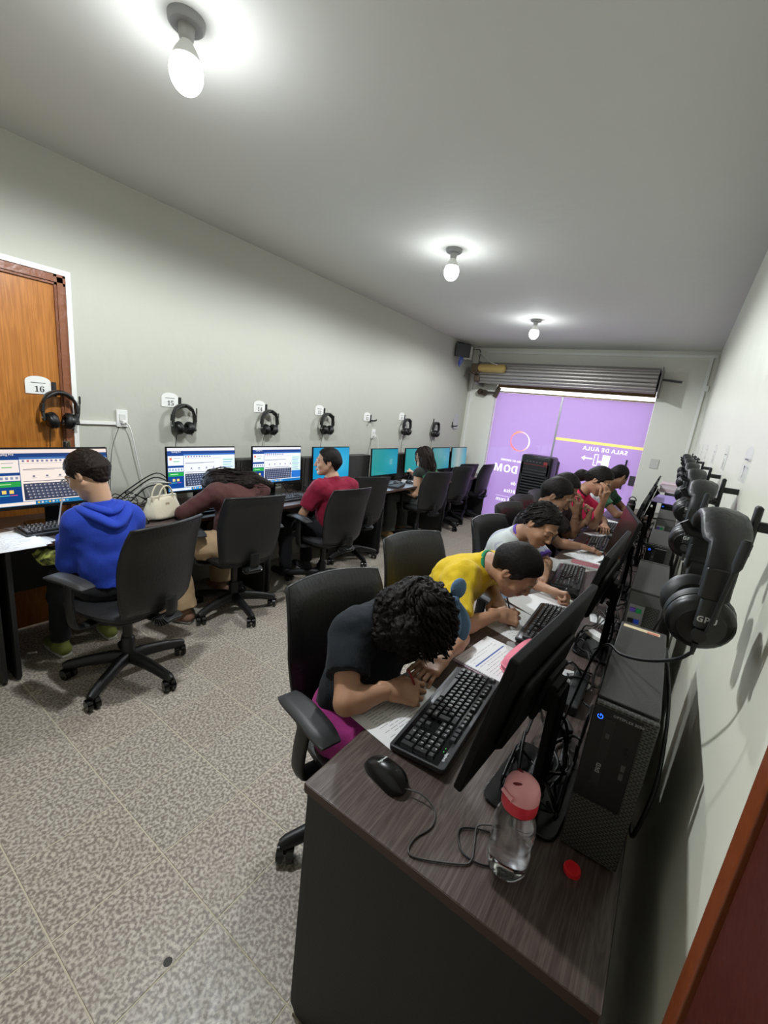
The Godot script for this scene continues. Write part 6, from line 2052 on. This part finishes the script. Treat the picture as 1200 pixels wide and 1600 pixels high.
	for k in 5:
		single("paper_stack", G.new().box(Vector3.ZERO, Vector3(0.2, 0.018, 0.3), 0.003, Basis(Vector3.UP, 0.05 * (k % 3) - 0.05)).mesh(), mat([c8(220, 205, 214), c8(212, 190, 200), c8(226, 216, 222)][k % 3], 0.7), ["bottom bundle of the pale paper stack on the sixth tower", "second bundle from the bottom of the pale paper stack on the sixth tower", "middle bundle of the pale paper stack on the sixth tower", "second bundle from the top of the pale paper stack on the sixth tower", "topmost bundle of the pale paper stack on the sixth tower"][k], "papers", "", T(V(0.03, top + 0.364 + 0.0182 * k, 5.2)))
	var th := thing("flask", "black drinking flask with a loop handle standing by the far monitors", "flask", "", T(V(-0.27, top, 4.95)))
	part("body", G.new().lathe([Vector2(0.036, 0.0), Vector2(0.038, 0.01), Vector2(0.038, 0.2), Vector2(0.03, 0.225), Vector2(0.026, 0.24), Vector2(0.0001, 0.242)], 20).mesh(), M.gloss, th)
	part("ring", G.new().lathe([Vector2(0.0385, 0.19), Vector2(0.0385, 0.205)], 20).mesh(), M.steel, th)
	var lp := []
	for k in 15: lp.append(Vector3(0.032 * cos(PI * k / 14.0), 0.235 + 0.035 * sin(PI * k / 14.0), 0))
	part("handle", G.new().tube(lp, 0.005, 7).mesh(), M.black, th)
	left_things()
	cooler()
	tangle()
	accessories()

func bottle() -> void:
	var at := V(-0.098, DESK, 0.725)
	var o := thing("water_bottle", "clear water bottle with a pink flip lid on the near desk", "bottle", "", T(at))
	var clear := mat(Color(0.97, 0.98, 0.98, 0.015), 0.03)
	clear.transparency = BaseMaterial3D.TRANSPARENCY_ALPHA
	var prof := [Vector2(0.0001, 0.003), Vector2(0.028, 0.002), Vector2(0.036, 0.006), Vector2(0.0402, 0.016), Vector2(0.041, 0.05), Vector2(0.0392, 0.062), Vector2(0.038, 0.07), Vector2(0.0388, 0.078), Vector2(0.0402, 0.088), Vector2(0.0392, 0.11), Vector2(0.0365, 0.125), Vector2(0.0298, 0.145), Vector2(0.0285, 0.157)]
	part("vessel", G.new().lathe(prof, 40).mesh(), clear, o)
	var w := mat(Color(0.98, 0.99, 1.0, 0.0), 0.0)
	w.refraction_enabled = true
	w.refraction_scale = 0.033
	var wp := [Vector2(0.0001, 0.006)]
	for k in range(1, 12): wp.append((prof[k] as Vector2) - Vector2(0.0016, -0.001 if k < 4 else 0.0))
	wp.append(Vector2(0.0001, 0.1455))
	part("water", G.new().lathe(wp, 40).mesh(), w, o)
	var pink := mat(Color(1.0, 0.70, 0.72), 0.35)
	var deep := mat(Color(0.90, 0.22, 0.29), 0.35)
	var lid := part("lid_ring", G.new().lathe([Vector2(0.0285, 0.15), Vector2(0.033, 0.152), Vector2(0.0335, 0.156), Vector2(0.0335, 0.176), Vector2(0.032, 0.181), Vector2(0.0001, 0.182)], 36).mesh(), deep, o)
	part("lid_dome", G.new().lathe([Vector2(0.0333, 0.176), Vector2(0.0325, 0.190), Vector2(0.029, 0.201), Vector2(0.022, 0.208), Vector2(0.011, 0.2115), Vector2(0.0001, 0.2125)], 36, Transform3D(Basis(Vector3(0, 0, 1), 0.0), Vector3.ZERO)).mesh(), pink, o)
	for s in [-1, 1]:
		part("lid_slot", G.new().ball(Vector3(-0.008 + 0.002 * s, 0.2085, 0.016 * s + 0.002), Vector3(0.0105, 0.0026, 0.003), 12, Basis(Vector3.UP, 0.5 * s) * Basis(Vector3(1, 0, 0), 0.3 * s)).mesh(), mat(Color(0.45, 0.04, 0.08), 0.5), lid)
	var f := Basis(Vector3.UP, -0.55)
	part("latch", G.new().box(f * Vector3(0.0, 0.181, 0.034), Vector3(0.012, 0.013, 0.006), 0.0015, f).mesh(), deep, lid)
	part("latch_hinge", G.new().tube([f * Vector3(-0.0135, 0.186, 0.0345), f * Vector3(0.0135, 0.186, 0.0345)], 0.0044, 8).mesh(), pink, lid)

func left_things() -> void:
	var top := DESK
	var st := [sheet_picture(21, false, 18), sheet_picture(22, false, 14), sheet_picture(23, false, 20)]
	var nm := ["bottom sheet of the white paper pile at the left edge", "middle sheet of the white paper pile at the left edge", "topmost sheet of the white paper pile at the left edge"]
	for k in 3:
		flat_paper("worksheet", V(-2.66 + 0.03 * k, top + 0.0015 * k + (0.011 if k == 2 else 0.0) * 0.3, 0.685 - 0.02 * k), PI / 2 + 0.2 - 0.12 * k, 0.2, 0.29, st[k], nm[k], "paper", 0.0012, 0.002 * k, "papers on the left desks")
	flat_paper("folder", V(-2.80, top, 0.79), PI / 2 + 0.3, 0.16, 0.2, mat(c8(90, 88, 88), 0.6), "dark grey folder behind the white paper pile at the left edge", "folder", 0.003)
	flat_paper("worksheet", V(-2.66, top, 4.62), PI / 2 + 0.5, 0.2, 0.28, st[0], "white worksheet under the pen of the long haired woman", "paper", 0.001, 0.0, "papers on the left desks")
	flat_paper("worksheet", V(-2.66, top, 3.52), PI / 2 - 0.2, 0.2, 0.26, st[1], "white paper on the desk behind the boy in red", "paper", 0.004, 0.01, "papers on the left desks")
	flat_paper("dark_cloth", V(-2.64, top, 4.1), 0.3, 0.26, 0.3, mat(c8(40, 40, 42), 0.8), "dark soft pouch lying on the desk beside the empty chair", "pouch", 0.02, 0.006)
	# cream handbag
	var b := thing("handbag", "cream handbag with two handles and a buckle strap on the desk", "handbag", "", T(V(-2.66, top, 1.43), PI / 2 + 0.25))
	var cream := bumpy(mat(c8(200, 192, 168), 0.5), 0.04, 5.0, 0.3)
	part("body", G.new().pillow(16, 16, func(u, w): return Vector3(squircle(u, w).x * (0.118 - 0.022 * w), 0.08 + squircle(u, w).y * 0.078, 0.0), func(u, w): return 0.006 + (0.045 - 0.022 * w) * pow(maxf(0.0, (1 - pow(absf(u), 5)) * (1 - pow(absf(w), 9))), 0.45)).mesh(), cream, b)
	part("flap", G.new().pillow(8, 6, func(u, w): return Vector3(u * 0.093, 0.142 + 0.014 * w, 0.012 - 0.004 * u * u), func(_u, _w): return 0.012).mesh(), cream, b)
	for s in [-1, 1]:
		part("handle", G.new().tube(spline([Vector3(-0.055, 0.125, 0.028 * s), Vector3(-0.05, 0.17, 0.03 * s), Vector3(-0.02, 0.215, 0.03 * s), Vector3(0.02, 0.215, 0.03 * s), Vector3(0.05, 0.17, 0.03 * s), Vector3(0.055, 0.125, 0.028 * s)]), 0.007, 8, 0.7).mesh(), cream, b)
		part("side_strap", bx(Vector3(0.107 * s, 0.08, 0), Vector3(0.006, 0.14, 0.03), 0.002, Basis(Vector3(0, 0, 1), 0.14 * s)), cream, b)
	part("buckle_strap", bx(Vector3(0.0, 0.07, 0.049), Vector3(0.034, 0.09, 0.006), 0.002, Basis(Vector3(1, 0, 0), -0.22)), mat(c8(150, 132, 104), 0.5), b)
	for k in 3: part("buckle", bx(Vector3(0.0, 0.05 + 0.02 * k, 0.0545 - 0.0044 * k), Vector3(0.026, 0.008, 0.004), 0.001, Basis(Vector3(1, 0, 0), -0.22)), mat(c8(96, 82, 64), 0.4, 0.5), b)
	# towers along the wall, fronts towards the camera
	var src := make_tower(Vector3(0.11, 0.325, 0.4))
	var ts := [[2.17, "black computer tower right of the monitor behind the sleeping person"], [2.87, "black computer tower between the lesson page monitor and the boy in red"], [3.56, "black computer tower with a mesh front right of the bright blue monitor"], [4.55, "black computer tower between the teal monitors left of the woman"], [5.24, "black computer tower behind the long haired woman"], [5.92, "black computer tower between the two farthest left monitors"]]
	for k in ts.size():
		var xf := T(V(-2.93 if k != 1 else -2.90, top, ts[k][0]))
		if k == 0:
			src.transform = xf
			meta(src, ts[k][1], "computer tower", "computer towers along the left wall")
		else: copy_of(src, ts[k][1], "computer towers along the left wall", xf)
	# cords on the left desk
	var r := RandomNumberGenerator.new()
	r.seed = 77
	var pts := [[1.20, 1.55, 7], [2.1, 2.35, 6], [2.75, 3.1, 9], [4.35, 4.75, 6], [3.7, 3.95, 5]]
	var nm2 := ["knot of black and grey cords beside the cream handbag", "knot of black cords between the two lesson page monitors", "knot of black cords beside the arm of the boy in red", "knot of black cords behind the long haired woman's paper", "knot of black cords left of the first teal monitor"]
	for q in pts.size():
		var g := G.new()
		for k in int(pts[q][2]):
			var d0: float = r.randf_range(pts[q][0], pts[q][1])
			var ps := [V(-3.06, top + r.randf_range(0.01, 0.05), d0)]
			for i in 5: ps.append(V(-3.0 + 0.05 * i + r.randf_range(-0.02, 0.02), top + 0.006 + absf(r.randfn()) * 0.05, d0 + r.randf_range(-0.12, 0.12)))
			g.tube(spline(ps, 4), 0.0033, 5)
		var o := single("cord_knot", g.mesh(), M.cable, nm2[q], "cords", "cord knots on the left desks")
		o.set_meta("kind", "stuff")
	for k in 4:
		var z0 := 1.24 + 0.03 * k
		cord_of(left_mons[1], "cord", [V(-2.78, top + 0.2, 1.56), V(-2.86, top + 0.26 - 0.03 * k, 1.5 - 0.02 * k), V(-2.92, top + 0.16 - 0.03 * k, 1.36), V(-2.95, top + 0.06, z0 + 0.02), V(-2.93, top + 0.004, z0 - 0.03 * k)], 0.0042, [M.cable, M.cable, M.cable_white, M.cable][k])
	single("door_bolt", G.new().box(V(LEFT + 0.0, 1.13, 1.075), Vector3(0.02, 0.11, 0.045), 0.004).box(V(LEFT + 0.012, 1.13, 1.075), Vector3(0.01, 0.09, 0.012), 0.003).mesh(), M.chrome, "bright metal lock plate on the wooden door frame below the headset", "lock")

func cooler() -> void:
	var o := thing("air_cooler", "tall black portable air cooler with louvres in front of the glass door", "air cooler", "", T(V(-1.60, 0.0, 6.16)))
	var w := 0.44
	var hh := 1.2
	var body := mat(Color(0.03, 0.03, 0.032), 0.4)
	part("housing", G.new().prism(rrect(w, 0.36, 0.05), hh - 0.05, Transform3D(Basis(Vector3(1, 0, 0), PI / 2), Vector3(0, hh / 2 + 0.02, -0.18)), 0.02).mesh(), body, o)
	part("back_box", G.new().box(Vector3(0.015, hh / 2 + 0.05, -0.40), Vector3(w - 0.02, hh - 0.2, 0.14), 0.03).mesh(), M.dark, o)
	part("front_frame", G.new().box(Vector3(0, 1.045, 0.004), Vector3(w - 0.05, 0.24 - 0.0, 0.02), 0.006).box(Vector3(-w / 2 + 0.04, 0.80, 0.004), Vector3(0.04, 0.6, 0.02), 0.006).box(Vector3(w / 2 - 0.04, 0.80, 0.004), Vector3(0.04, 0.6, 0.02), 0.006).mesh(), body, o)
	part("dark_opening", bx(Vector3(0, 0.78, 0.001), Vector3(w - 0.1, 0.36, 0.006), 0.002), M.gloss, o)
	for k in 10:
		part("louvre", bx(Vector3(0, 0.625 + 0.041 * k, 0.013), Vector3(w - 0.11, 0.012, 0.03), 0.003, Basis(Vector3(1, 0, 0), 0.5)), M.dark, o)
	for k in 2: part("red_strip", bx(Vector3(0, [0.598, 1.07][k], 0.016), Vector3(w - 0.1, 0.006, 0.004), 0.001), mat(c8(120, 24, 30), 0.4), o)
	for k in 5: part("button", bx(Vector3(-0.12 + 0.045 * k, 1.11, 0.0155), Vector3(0.022, 0.014, 0.004), 0.001), M.grey, o)
	part("display_badge", bx(Vector3(0.135, 1.105, 0.0155), Vector3(0.05, 0.04, 0.004), 0.001), mat(c8(130, 40, 40), 0.3), o)
	part("maker_mark", mark_mesh("Amvent", 0.026, T(Vector3(0.02, 0.47, 0.004))), mat(c8(225, 225, 225), 0.5), o)
	part("lower_door", G.new().box(Vector3(0, 0.3, 0.001), Vector3(w - 0.06, 0.46, 0.012), 0.008).mesh(), body, o)
	for s in [-1, 1]:
		for q in 2: part("castor", G.new().tube([Vector3(s * 0.16 - 0.012, 0.024, -0.06 - 0.3 * q), Vector3(s * 0.16 + 0.012, 0.024, -0.06 - 0.3 * q)], 0.024, 12).mesh(), M.black, o)

func tangle() -> void:
	# the mess of cords between the right monitors and the towers
	var r := RandomNumberGenerator.new()
	r.seed = 5
	var g := G.new()
	for k in 74:
		var d0: float = 0.92 + 4.2 * pow(r.randf(), 1.5)
		var ps := []
		var p := Vector2(r.randf_range(-0.15, -0.055), d0)
		var n := r.randi_range(5, 8)
		var a := r.randf() * TAU
		for i in n:
			ps.append(V(clampf(p.x, -0.17, -0.043), DESK + 0.005 + absf(r.randfn()) * 0.035 * (1.0 if i > 0 and i < n - 1 else 0.2), maxf(p.y, 0.9)))
			a += r.randf_range(-1.4, 1.4)
			p += Vector2(cos(a) * 0.05, sin(a) * 0.09)
		g.tube(spline(ps, 4), [0.0034, 0.0042, 0.0026][k % 3], 5)
	var o := single("cord_tangle", g.mesh(), M.cable, "dense tangle of black cords behind the monitors of the right row", "cords")
	o.set_meta("kind", "stuff")
	for k in 7:
		var d: float = [0.96, 0.99, 1.83, 1.85, 2.6, 2.62, 3.4][k]
		cord_of(right_mons[[0, 0, 1, 1, 2, 2, 3][k]], "cord", [V(-0.10, DESK + 0.2, d), V(-0.07, DESK + 0.16, d + 0.01), V(-0.055, DESK + 0.06, d + 0.05 - 0.06 * (k % 2)), V(-0.07, DESK + 0.006, d + 0.12 - 0.1 * (k % 2)), V(-0.08, DESK + 0.005, d + 0.25)], 0.004, M.cable)
	for k in 3:
		var d: float = [1.0, 1.22, 1.9][k]
		single("power_adapter", G.new().box(V(-0.105, DESK + 0.016, d), Vector3(0.045, 0.03, 0.09), 0.006, Basis(Vector3.UP, 0.5 * k)).mesh(), [M.black, M.dark, M.white][k], ["black power adapter among cords behind the nearest right monitor", "dark grey power adapter among cords beside the nearest tower", "white power adapter among cords behind the second monitor"][k], "adapter")
	single("power_strip", G.new().box(V(-0.10, DESK + 0.017, 1.42), Vector3(0.05, 0.034, 0.24), 0.006).mesh(), M.black, "black power strip lying among the cords behind the second monitor", "power strip")
	cord_of(get_node("computer_tower"), "cord", [V(0.092, DESK + 0.30, 1.33), V(0.115, DESK + 0.24, 1.2), V(0.118, DESK + 0.2, 1.05), V(0.112, DESK + 0.16, 0.93), V(0.1, DESK + 0.05, 0.92), V(0.1, DESK + 0.005, 1.0)], 0.0045, M.cable)
	part("sticker", bx(Vector3(-0.004, 0.3503, -0.425), Vector3(0.085, 0.0008, 0.018)), mat(c8(214, 196, 160), 0.5), get_node("computer_tower"))
	part("red_print", bx(Vector3(0.022, 0.3506, -0.422), Vector3(0.026, 0.0009, 0.010)), mat(c8(206, 120, 104), 0.5), get_node("computer_tower"))

func accessories() -> void:
	# blue bow at the nearest girl's head
	var bow := thing("hair_bow", "dusty blue knotted hair bow on the nearest girl's curls", "hair bow")
	var bm := cloth(Color(0.15, 0.26, 0.42), 0.8)
	var c := V(-0.466, 1.035, 1.165)
	part("knot", G.new().ball(c, Vector3(0.016, 0.018, 0.015), 12).mesh(), bm, bow)
	part("loop", G.new().ball(c + Vector3(0.004, 0.04, -0.004), Vector3(0.024, 0.036, 0.009), 14, Basis(Vector3.UP, 0.41) * Basis(Vector3(0, 0, 1), -0.15)).mesh(), bm, bow)
	for s in [0, 1]:
		part("tail", G.new().tube(spline([c, c + Vector3(0.022 - 0.012 * s, -0.055, -0.006 + 0.03 * s), c + Vector3(0.05 - 0.02 * s, -0.12, -0.004 + 0.045 * s)]), [0.009, 0.014, 0.018, 0.022, 0.026, 0.029, 0.031, 0.032, 0.031, 0.027, 0.02, 0.011, 0.003], 8, 0.16, Vector3(0.57, 0, 0.82)).mesh(), bm, bow)
	# glasses of the boy in blue
	var h := head_frame(V(-2.385, 1.11, 0.905), V(-0.72, -0.5, -0.5), V(-0.25, 0.95, -0.1), 0.97)
	var gl := thing("glasses", "thin framed glasses worn by the boy in the blue hoodie", "glasses")
	var lens := mat(Color(0.9, 0.95, 1.0, 0.12), 0.05)
	lens.transparency = BaseMaterial3D.TRANSPARENCY_ALPHA
	for s in [-1, 1]:
		var rim := []
		for k in 17: rim.append(h * Vector3(0.033 * s + 0.022 * cos(TAU * k / 16.0), 0.002 + 0.017 * sin(TAU * k / 16.0), 0.108))
		var fr := part("rim", G.new().tube(rim, 0.0015, 5).mesh(), M.gloss, gl)
		part("lens", G.new().lathe([Vector2(0.0001, 0.0), Vector2(0.019, 0.0)], 16, h * Transform3D(Basis(Vector3(1, 0, 0), PI / 2), Vector3(0.033 * s, 0.002, 0.108))).mesh(), lens, fr)
		part("temple", G.new().tube([h * Vector3(0.055 * s, 0.008, 0.107), h * Vector3(0.077 * s, 0.008, 0.07), h * Vector3(0.079 * s, 0.006, 0.0), h * Vector3(0.078 * s, -0.006, -0.02)], 0.0016, 5).mesh(), M.gloss, gl)
	part("bridge", G.new().tube([h * Vector3(-0.011, 0.006, 0.109), h * Vector3(0, 0.009, 0.112), h * Vector3(0.011, 0.006, 0.109)], 0.0015, 5).mesh(), M.gloss, gl)
	var pch := thing("pouch", "yellow green patterned pouch on the lap of the boy in blue", "pouch", "", T(V(-2.52, 0.66, 0.80), 0.3))
	part("body", G.new().pillow(12, 8, func(u, w): return Vector3(squircle(u, w).x * 0.11, 0.012 * sin(u * 5.0), squircle(u, w).y * 0.07), func(u, w): return 0.006 + 0.03 * pow(maxf(0.0, (1 - pow(absf(u), 4)) * (1 - pow(absf(w), 4))), 0.5)).mesh(), pouch_mat(), pch)
	part("zip", G.new().tube([Vector3(-0.1, 0.03, 0.0), Vector3(0, 0.036, 0.0), Vector3(0.1, 0.03, 0.0)], 0.003, 6).mesh(), M.black, pch)
	pen(V(-0.468, 0.742, 1.035), V(-0.50, 0.86, 0.985), c8(150, 50, 50), "red pencil in the fist of the nearest girl")
	pen(V(-0.425, 0.742, 1.765), V(-0.46, 0.865, 1.73), c8(40, 36, 34), "dark pencil held by the boy in yellow")
	pen(V(-2.575, 0.80, 0.83), V(-2.60, 0.95, 0.865), c8(225, 225, 228), "white pen held upright by the boy in the blue hoodie")
	pen(V(-2.78, 0.742, 4.70), V(-2.74, 0.86, 4.68), c8(60, 60, 70), "pen held by the long haired woman over her paper")
	pen(V(-0.49, 1.04, 4.0), V(-0.42, 1.13, 3.96), c8(225, 225, 225), "white pen held at her forehead by the woman in pink")

func pouch_mat() -> StandardMaterial3D:
	var m := mat(Color.WHITE, 0.7)
	m.albedo_texture = noise_tex(0.03, 128, [[0.0, c8(30, 34, 26)], [0.42, c8(60, 66, 40)], [0.5, c8(176, 184, 84)], [1.0, c8(206, 208, 130)]], false, 2, FastNoiseLite.TYPE_SIMPLEX, 40)
	return tri_map(m, 5.0)

var left_mons := []
var right_mons := []

func chair_at(src: Node3D, first: bool, x: float, d: float, fx: float, fd: float, label: String) -> Node3D:
	var xf := facing(V(x, 0, d), V(fx, 0, fd))
	if first:
		src.transform = xf
		src.set_meta("label", label)
		return src
	return copy_of(src, label, "", xf)

func build_all() -> void:
	# desks
	var where := ["nearest dark wood desk with the clear water bottle on it", "dark wood desk with the pink phone on it", "dark wood desk that the woman in pink leans on", "farthest dark wood desk of the right row near the glass door"]
	for k in 4:
		desk(1.53 if k < 3 else 0.9, 0.625, where[k], "dark desks along the right wall", T(V(-0.53, 0, 0.604 + 1.53 * k)))
	var lw := ["dark wood desk cut by the left frame edge, only its side panel seen", "dark wood desk carrying the white paper pile and the cream handbag", "dark wood desk that the boy in red sits at", "dark wood desk that the long haired woman writes on", "farthest dark wood desk of the left row near the glass door"]
	var at := [-0.62, 0.595, 2.215, 3.745, 5.215, 6.68]
	for k in 5:
		desk(at[k + 1] - at[k] - (0.03 if k == 0 else 0.0), 0.575, lw[k], "dark desks along the left wall", Transform3D(Basis(Vector3.UP, PI), V([-2.535, -2.535, -2.51, -2.475, -2.445][k], 0, at[k + 1] - (0.03 if k == 0 else 0.0))))
	# chairs
	var ch := make_chair()
	var spots := [[-2.23, 1.0, -0.97, -0.24, "black office chair of the boy in the blue hoodie"], [-2.48, 1.86, -0.975, 0.21, "black office chair of the person sleeping on the desk"], [-2.36, 2.69, -0.99, 0.12, "black office chair of the boy in the red shirt"], [-2.64, 3.42, -0.95, 0.33, "empty black office chair just behind the boy in red"], [-2.53, 4.62, -0.945, 0.33, "black office chair of the long haired woman"], [-2.66, 5.58, -0.96, 0.27, "empty black office chair just behind the long haired woman"], [-2.78, 6.03, -0.97, 0.25, "empty black office chair second from the glass door on the left"], [-2.66, 6.42, -0.99, 0.05, "empty black office chair closest to the glass door on the left"],
		[-0.67, 1.11, 0.969, -0.247, "nearest black office chair, of the curly haired girl"], [-0.78, 1.86, 0.962, -0.275, "black office chair of the writer in yellow"], [-0.67, 2.74, 0.98, -0.2, "black office chair of the smiling girl in the pale shirt"], [-0.75, 3.39, 0.974, -0.227, "black office chair of the dark haired boy beside the cooler"], [-0.80, 3.9, 0.98, -0.2, "black office chair of the girl with hands at her face"], [-0.80, 4.45, 0.98, -0.1, "black office chair of the woman in the pink polo shirt"], [-0.75, 5.3, 0.98, -0.1, "black office chair of the farthest girl by the glass door"]]
	for k in spots.size():
		var s: Array = spots[k]
		chair_at(ch, k == 0, s[0], s[1], s[2], s[3], s[4])
	left_machines()
	right_machines()
	people()
	headsets()
	small_things()

func left_machines() -> void:
	var lesson := lit(lesson_picture(), 0.85)
	var warm := lit(lesson_picture(), 0.85, Color(1.0, 0.93, 0.87))
	var desktop := lit(wallpaper(0.0, 0.0), 0.75)
	var desk2 := lit(wallpaper(0.9, 0.0), 0.58)
	var desk3 := lit(wallpaper(0.8, 0.9), 0.5)
	var desk4 := lit(wallpaper(0.95, 0.3), 0.5)
	var spots := [[0.905, warm, "by the wooden door showing a typing page, largest in view"], [1.81, lesson, "behind the sleeping person showing a blue and white page"], [2.515, lesson, "showing a lesson page left of the boy in red"], [3.215, desktop, "with a bright blue desktop behind the boy in red"], [4.16, desk2, "with a teal desktop above the empty chair"], [4.88, desk2, "with a teal desktop half hidden by the long haired woman"], [5.6, desk4, "with a teal desktop just right of the long haired woman"], [6.22, desk3, "with a hazy desktop closest to the glass door"]]
	var made := {}
	for k in 8:
		var s: Array = spots[k]
		var up := 0.445 if k < 3 else (0.435 if k == 3 else 0.41)
		var xf := Transform3D(Basis(Vector3.UP, -PI / 2), V(-2.8, DESK, s[0]))
		var key := [s[1], up]
		var label: String = "monitor on the left row " + s[2]
		if made.has(key):
			left_mons.append(copy_of(made[key], label, "", xf))
		else:
			var m := make_monitor("monitor", s[1], 0.06, up, 0.16)
			m.transform = xf
			meta(m, label, "monitor", "monitors along the left wall")
			made[key] = m
			left_mons.append(m)

func right_machines() -> void:
	var off := mat(Color(0.03, 0.03, 0.034), 0.22)
	var m := make_monitor("monitor", off, 0.19, 0.455)
	var spots := [[-0.135, 0.96, 5.0, "nearest black monitor of the right row seen from behind beside the bottle"], [-0.115, 1.83, 2.0, "second black monitor of the right row seen edge-on"], [-0.13, 2.61, -11.0, "third monitor of the right row, its dark screen turned to view"], [-0.115, 3.4, 0.0, "fourth black monitor of the right row"], [-0.115, 4.2, 0.0, "fifth black monitor of the right row"], [-0.115, 4.95, 0.0, "sixth black monitor of the right row"], [-0.115, 5.7, 0.0, "farthest black monitor of the right row"]]
	for k in 7:
		var s: Array = spots[k]
		var xf := Transform3D(Basis(Vector3.UP, PI / 2 - deg_to_rad(s[2])), V(s[0] - 0.03, DESK, s[1]))
		if k == 0:
			m.transform = xf
			meta(m, s[3], "monitor", "monitors along the right wall")
			right_mons.append(m)
		else: right_mons.append(copy_of(m, s[3], "", xf))
	var t := make_tower(Vector3(0.107, 0.35, 0.45))
	var tw := [[0.03, 0.85, 0, "nearest black computer tower with blue power light and mesh front"], [0.024, 1.612, 1, "second black computer tower from the camera, its sockets in view"], [0.03, 2.43, 0, "third black computer tower from the camera with its front in view"], [0.036, 3.35, 1, "fourth computer tower from the camera with its back in view"], [0.036, 4.2, 0, "fifth computer tower from the camera under the lilac folder"], [0.036, 5.0, 0, "sixth computer tower from the camera under the pale paper pile"]]
	for k in tw.size():
		var s: Array = tw[k]
		var xf := T(V(s[0], DESK, s[1])) if s[2] == 0 else Transform3D(Basis(Vector3.UP, PI), V(s[0], DESK, s[1] + 0.46))
		if k == 0:
			t.transform = xf
			meta(t, s[3], "computer tower", "computer towers along the right wall")
		else: copy_of(t, s[3], "", xf)
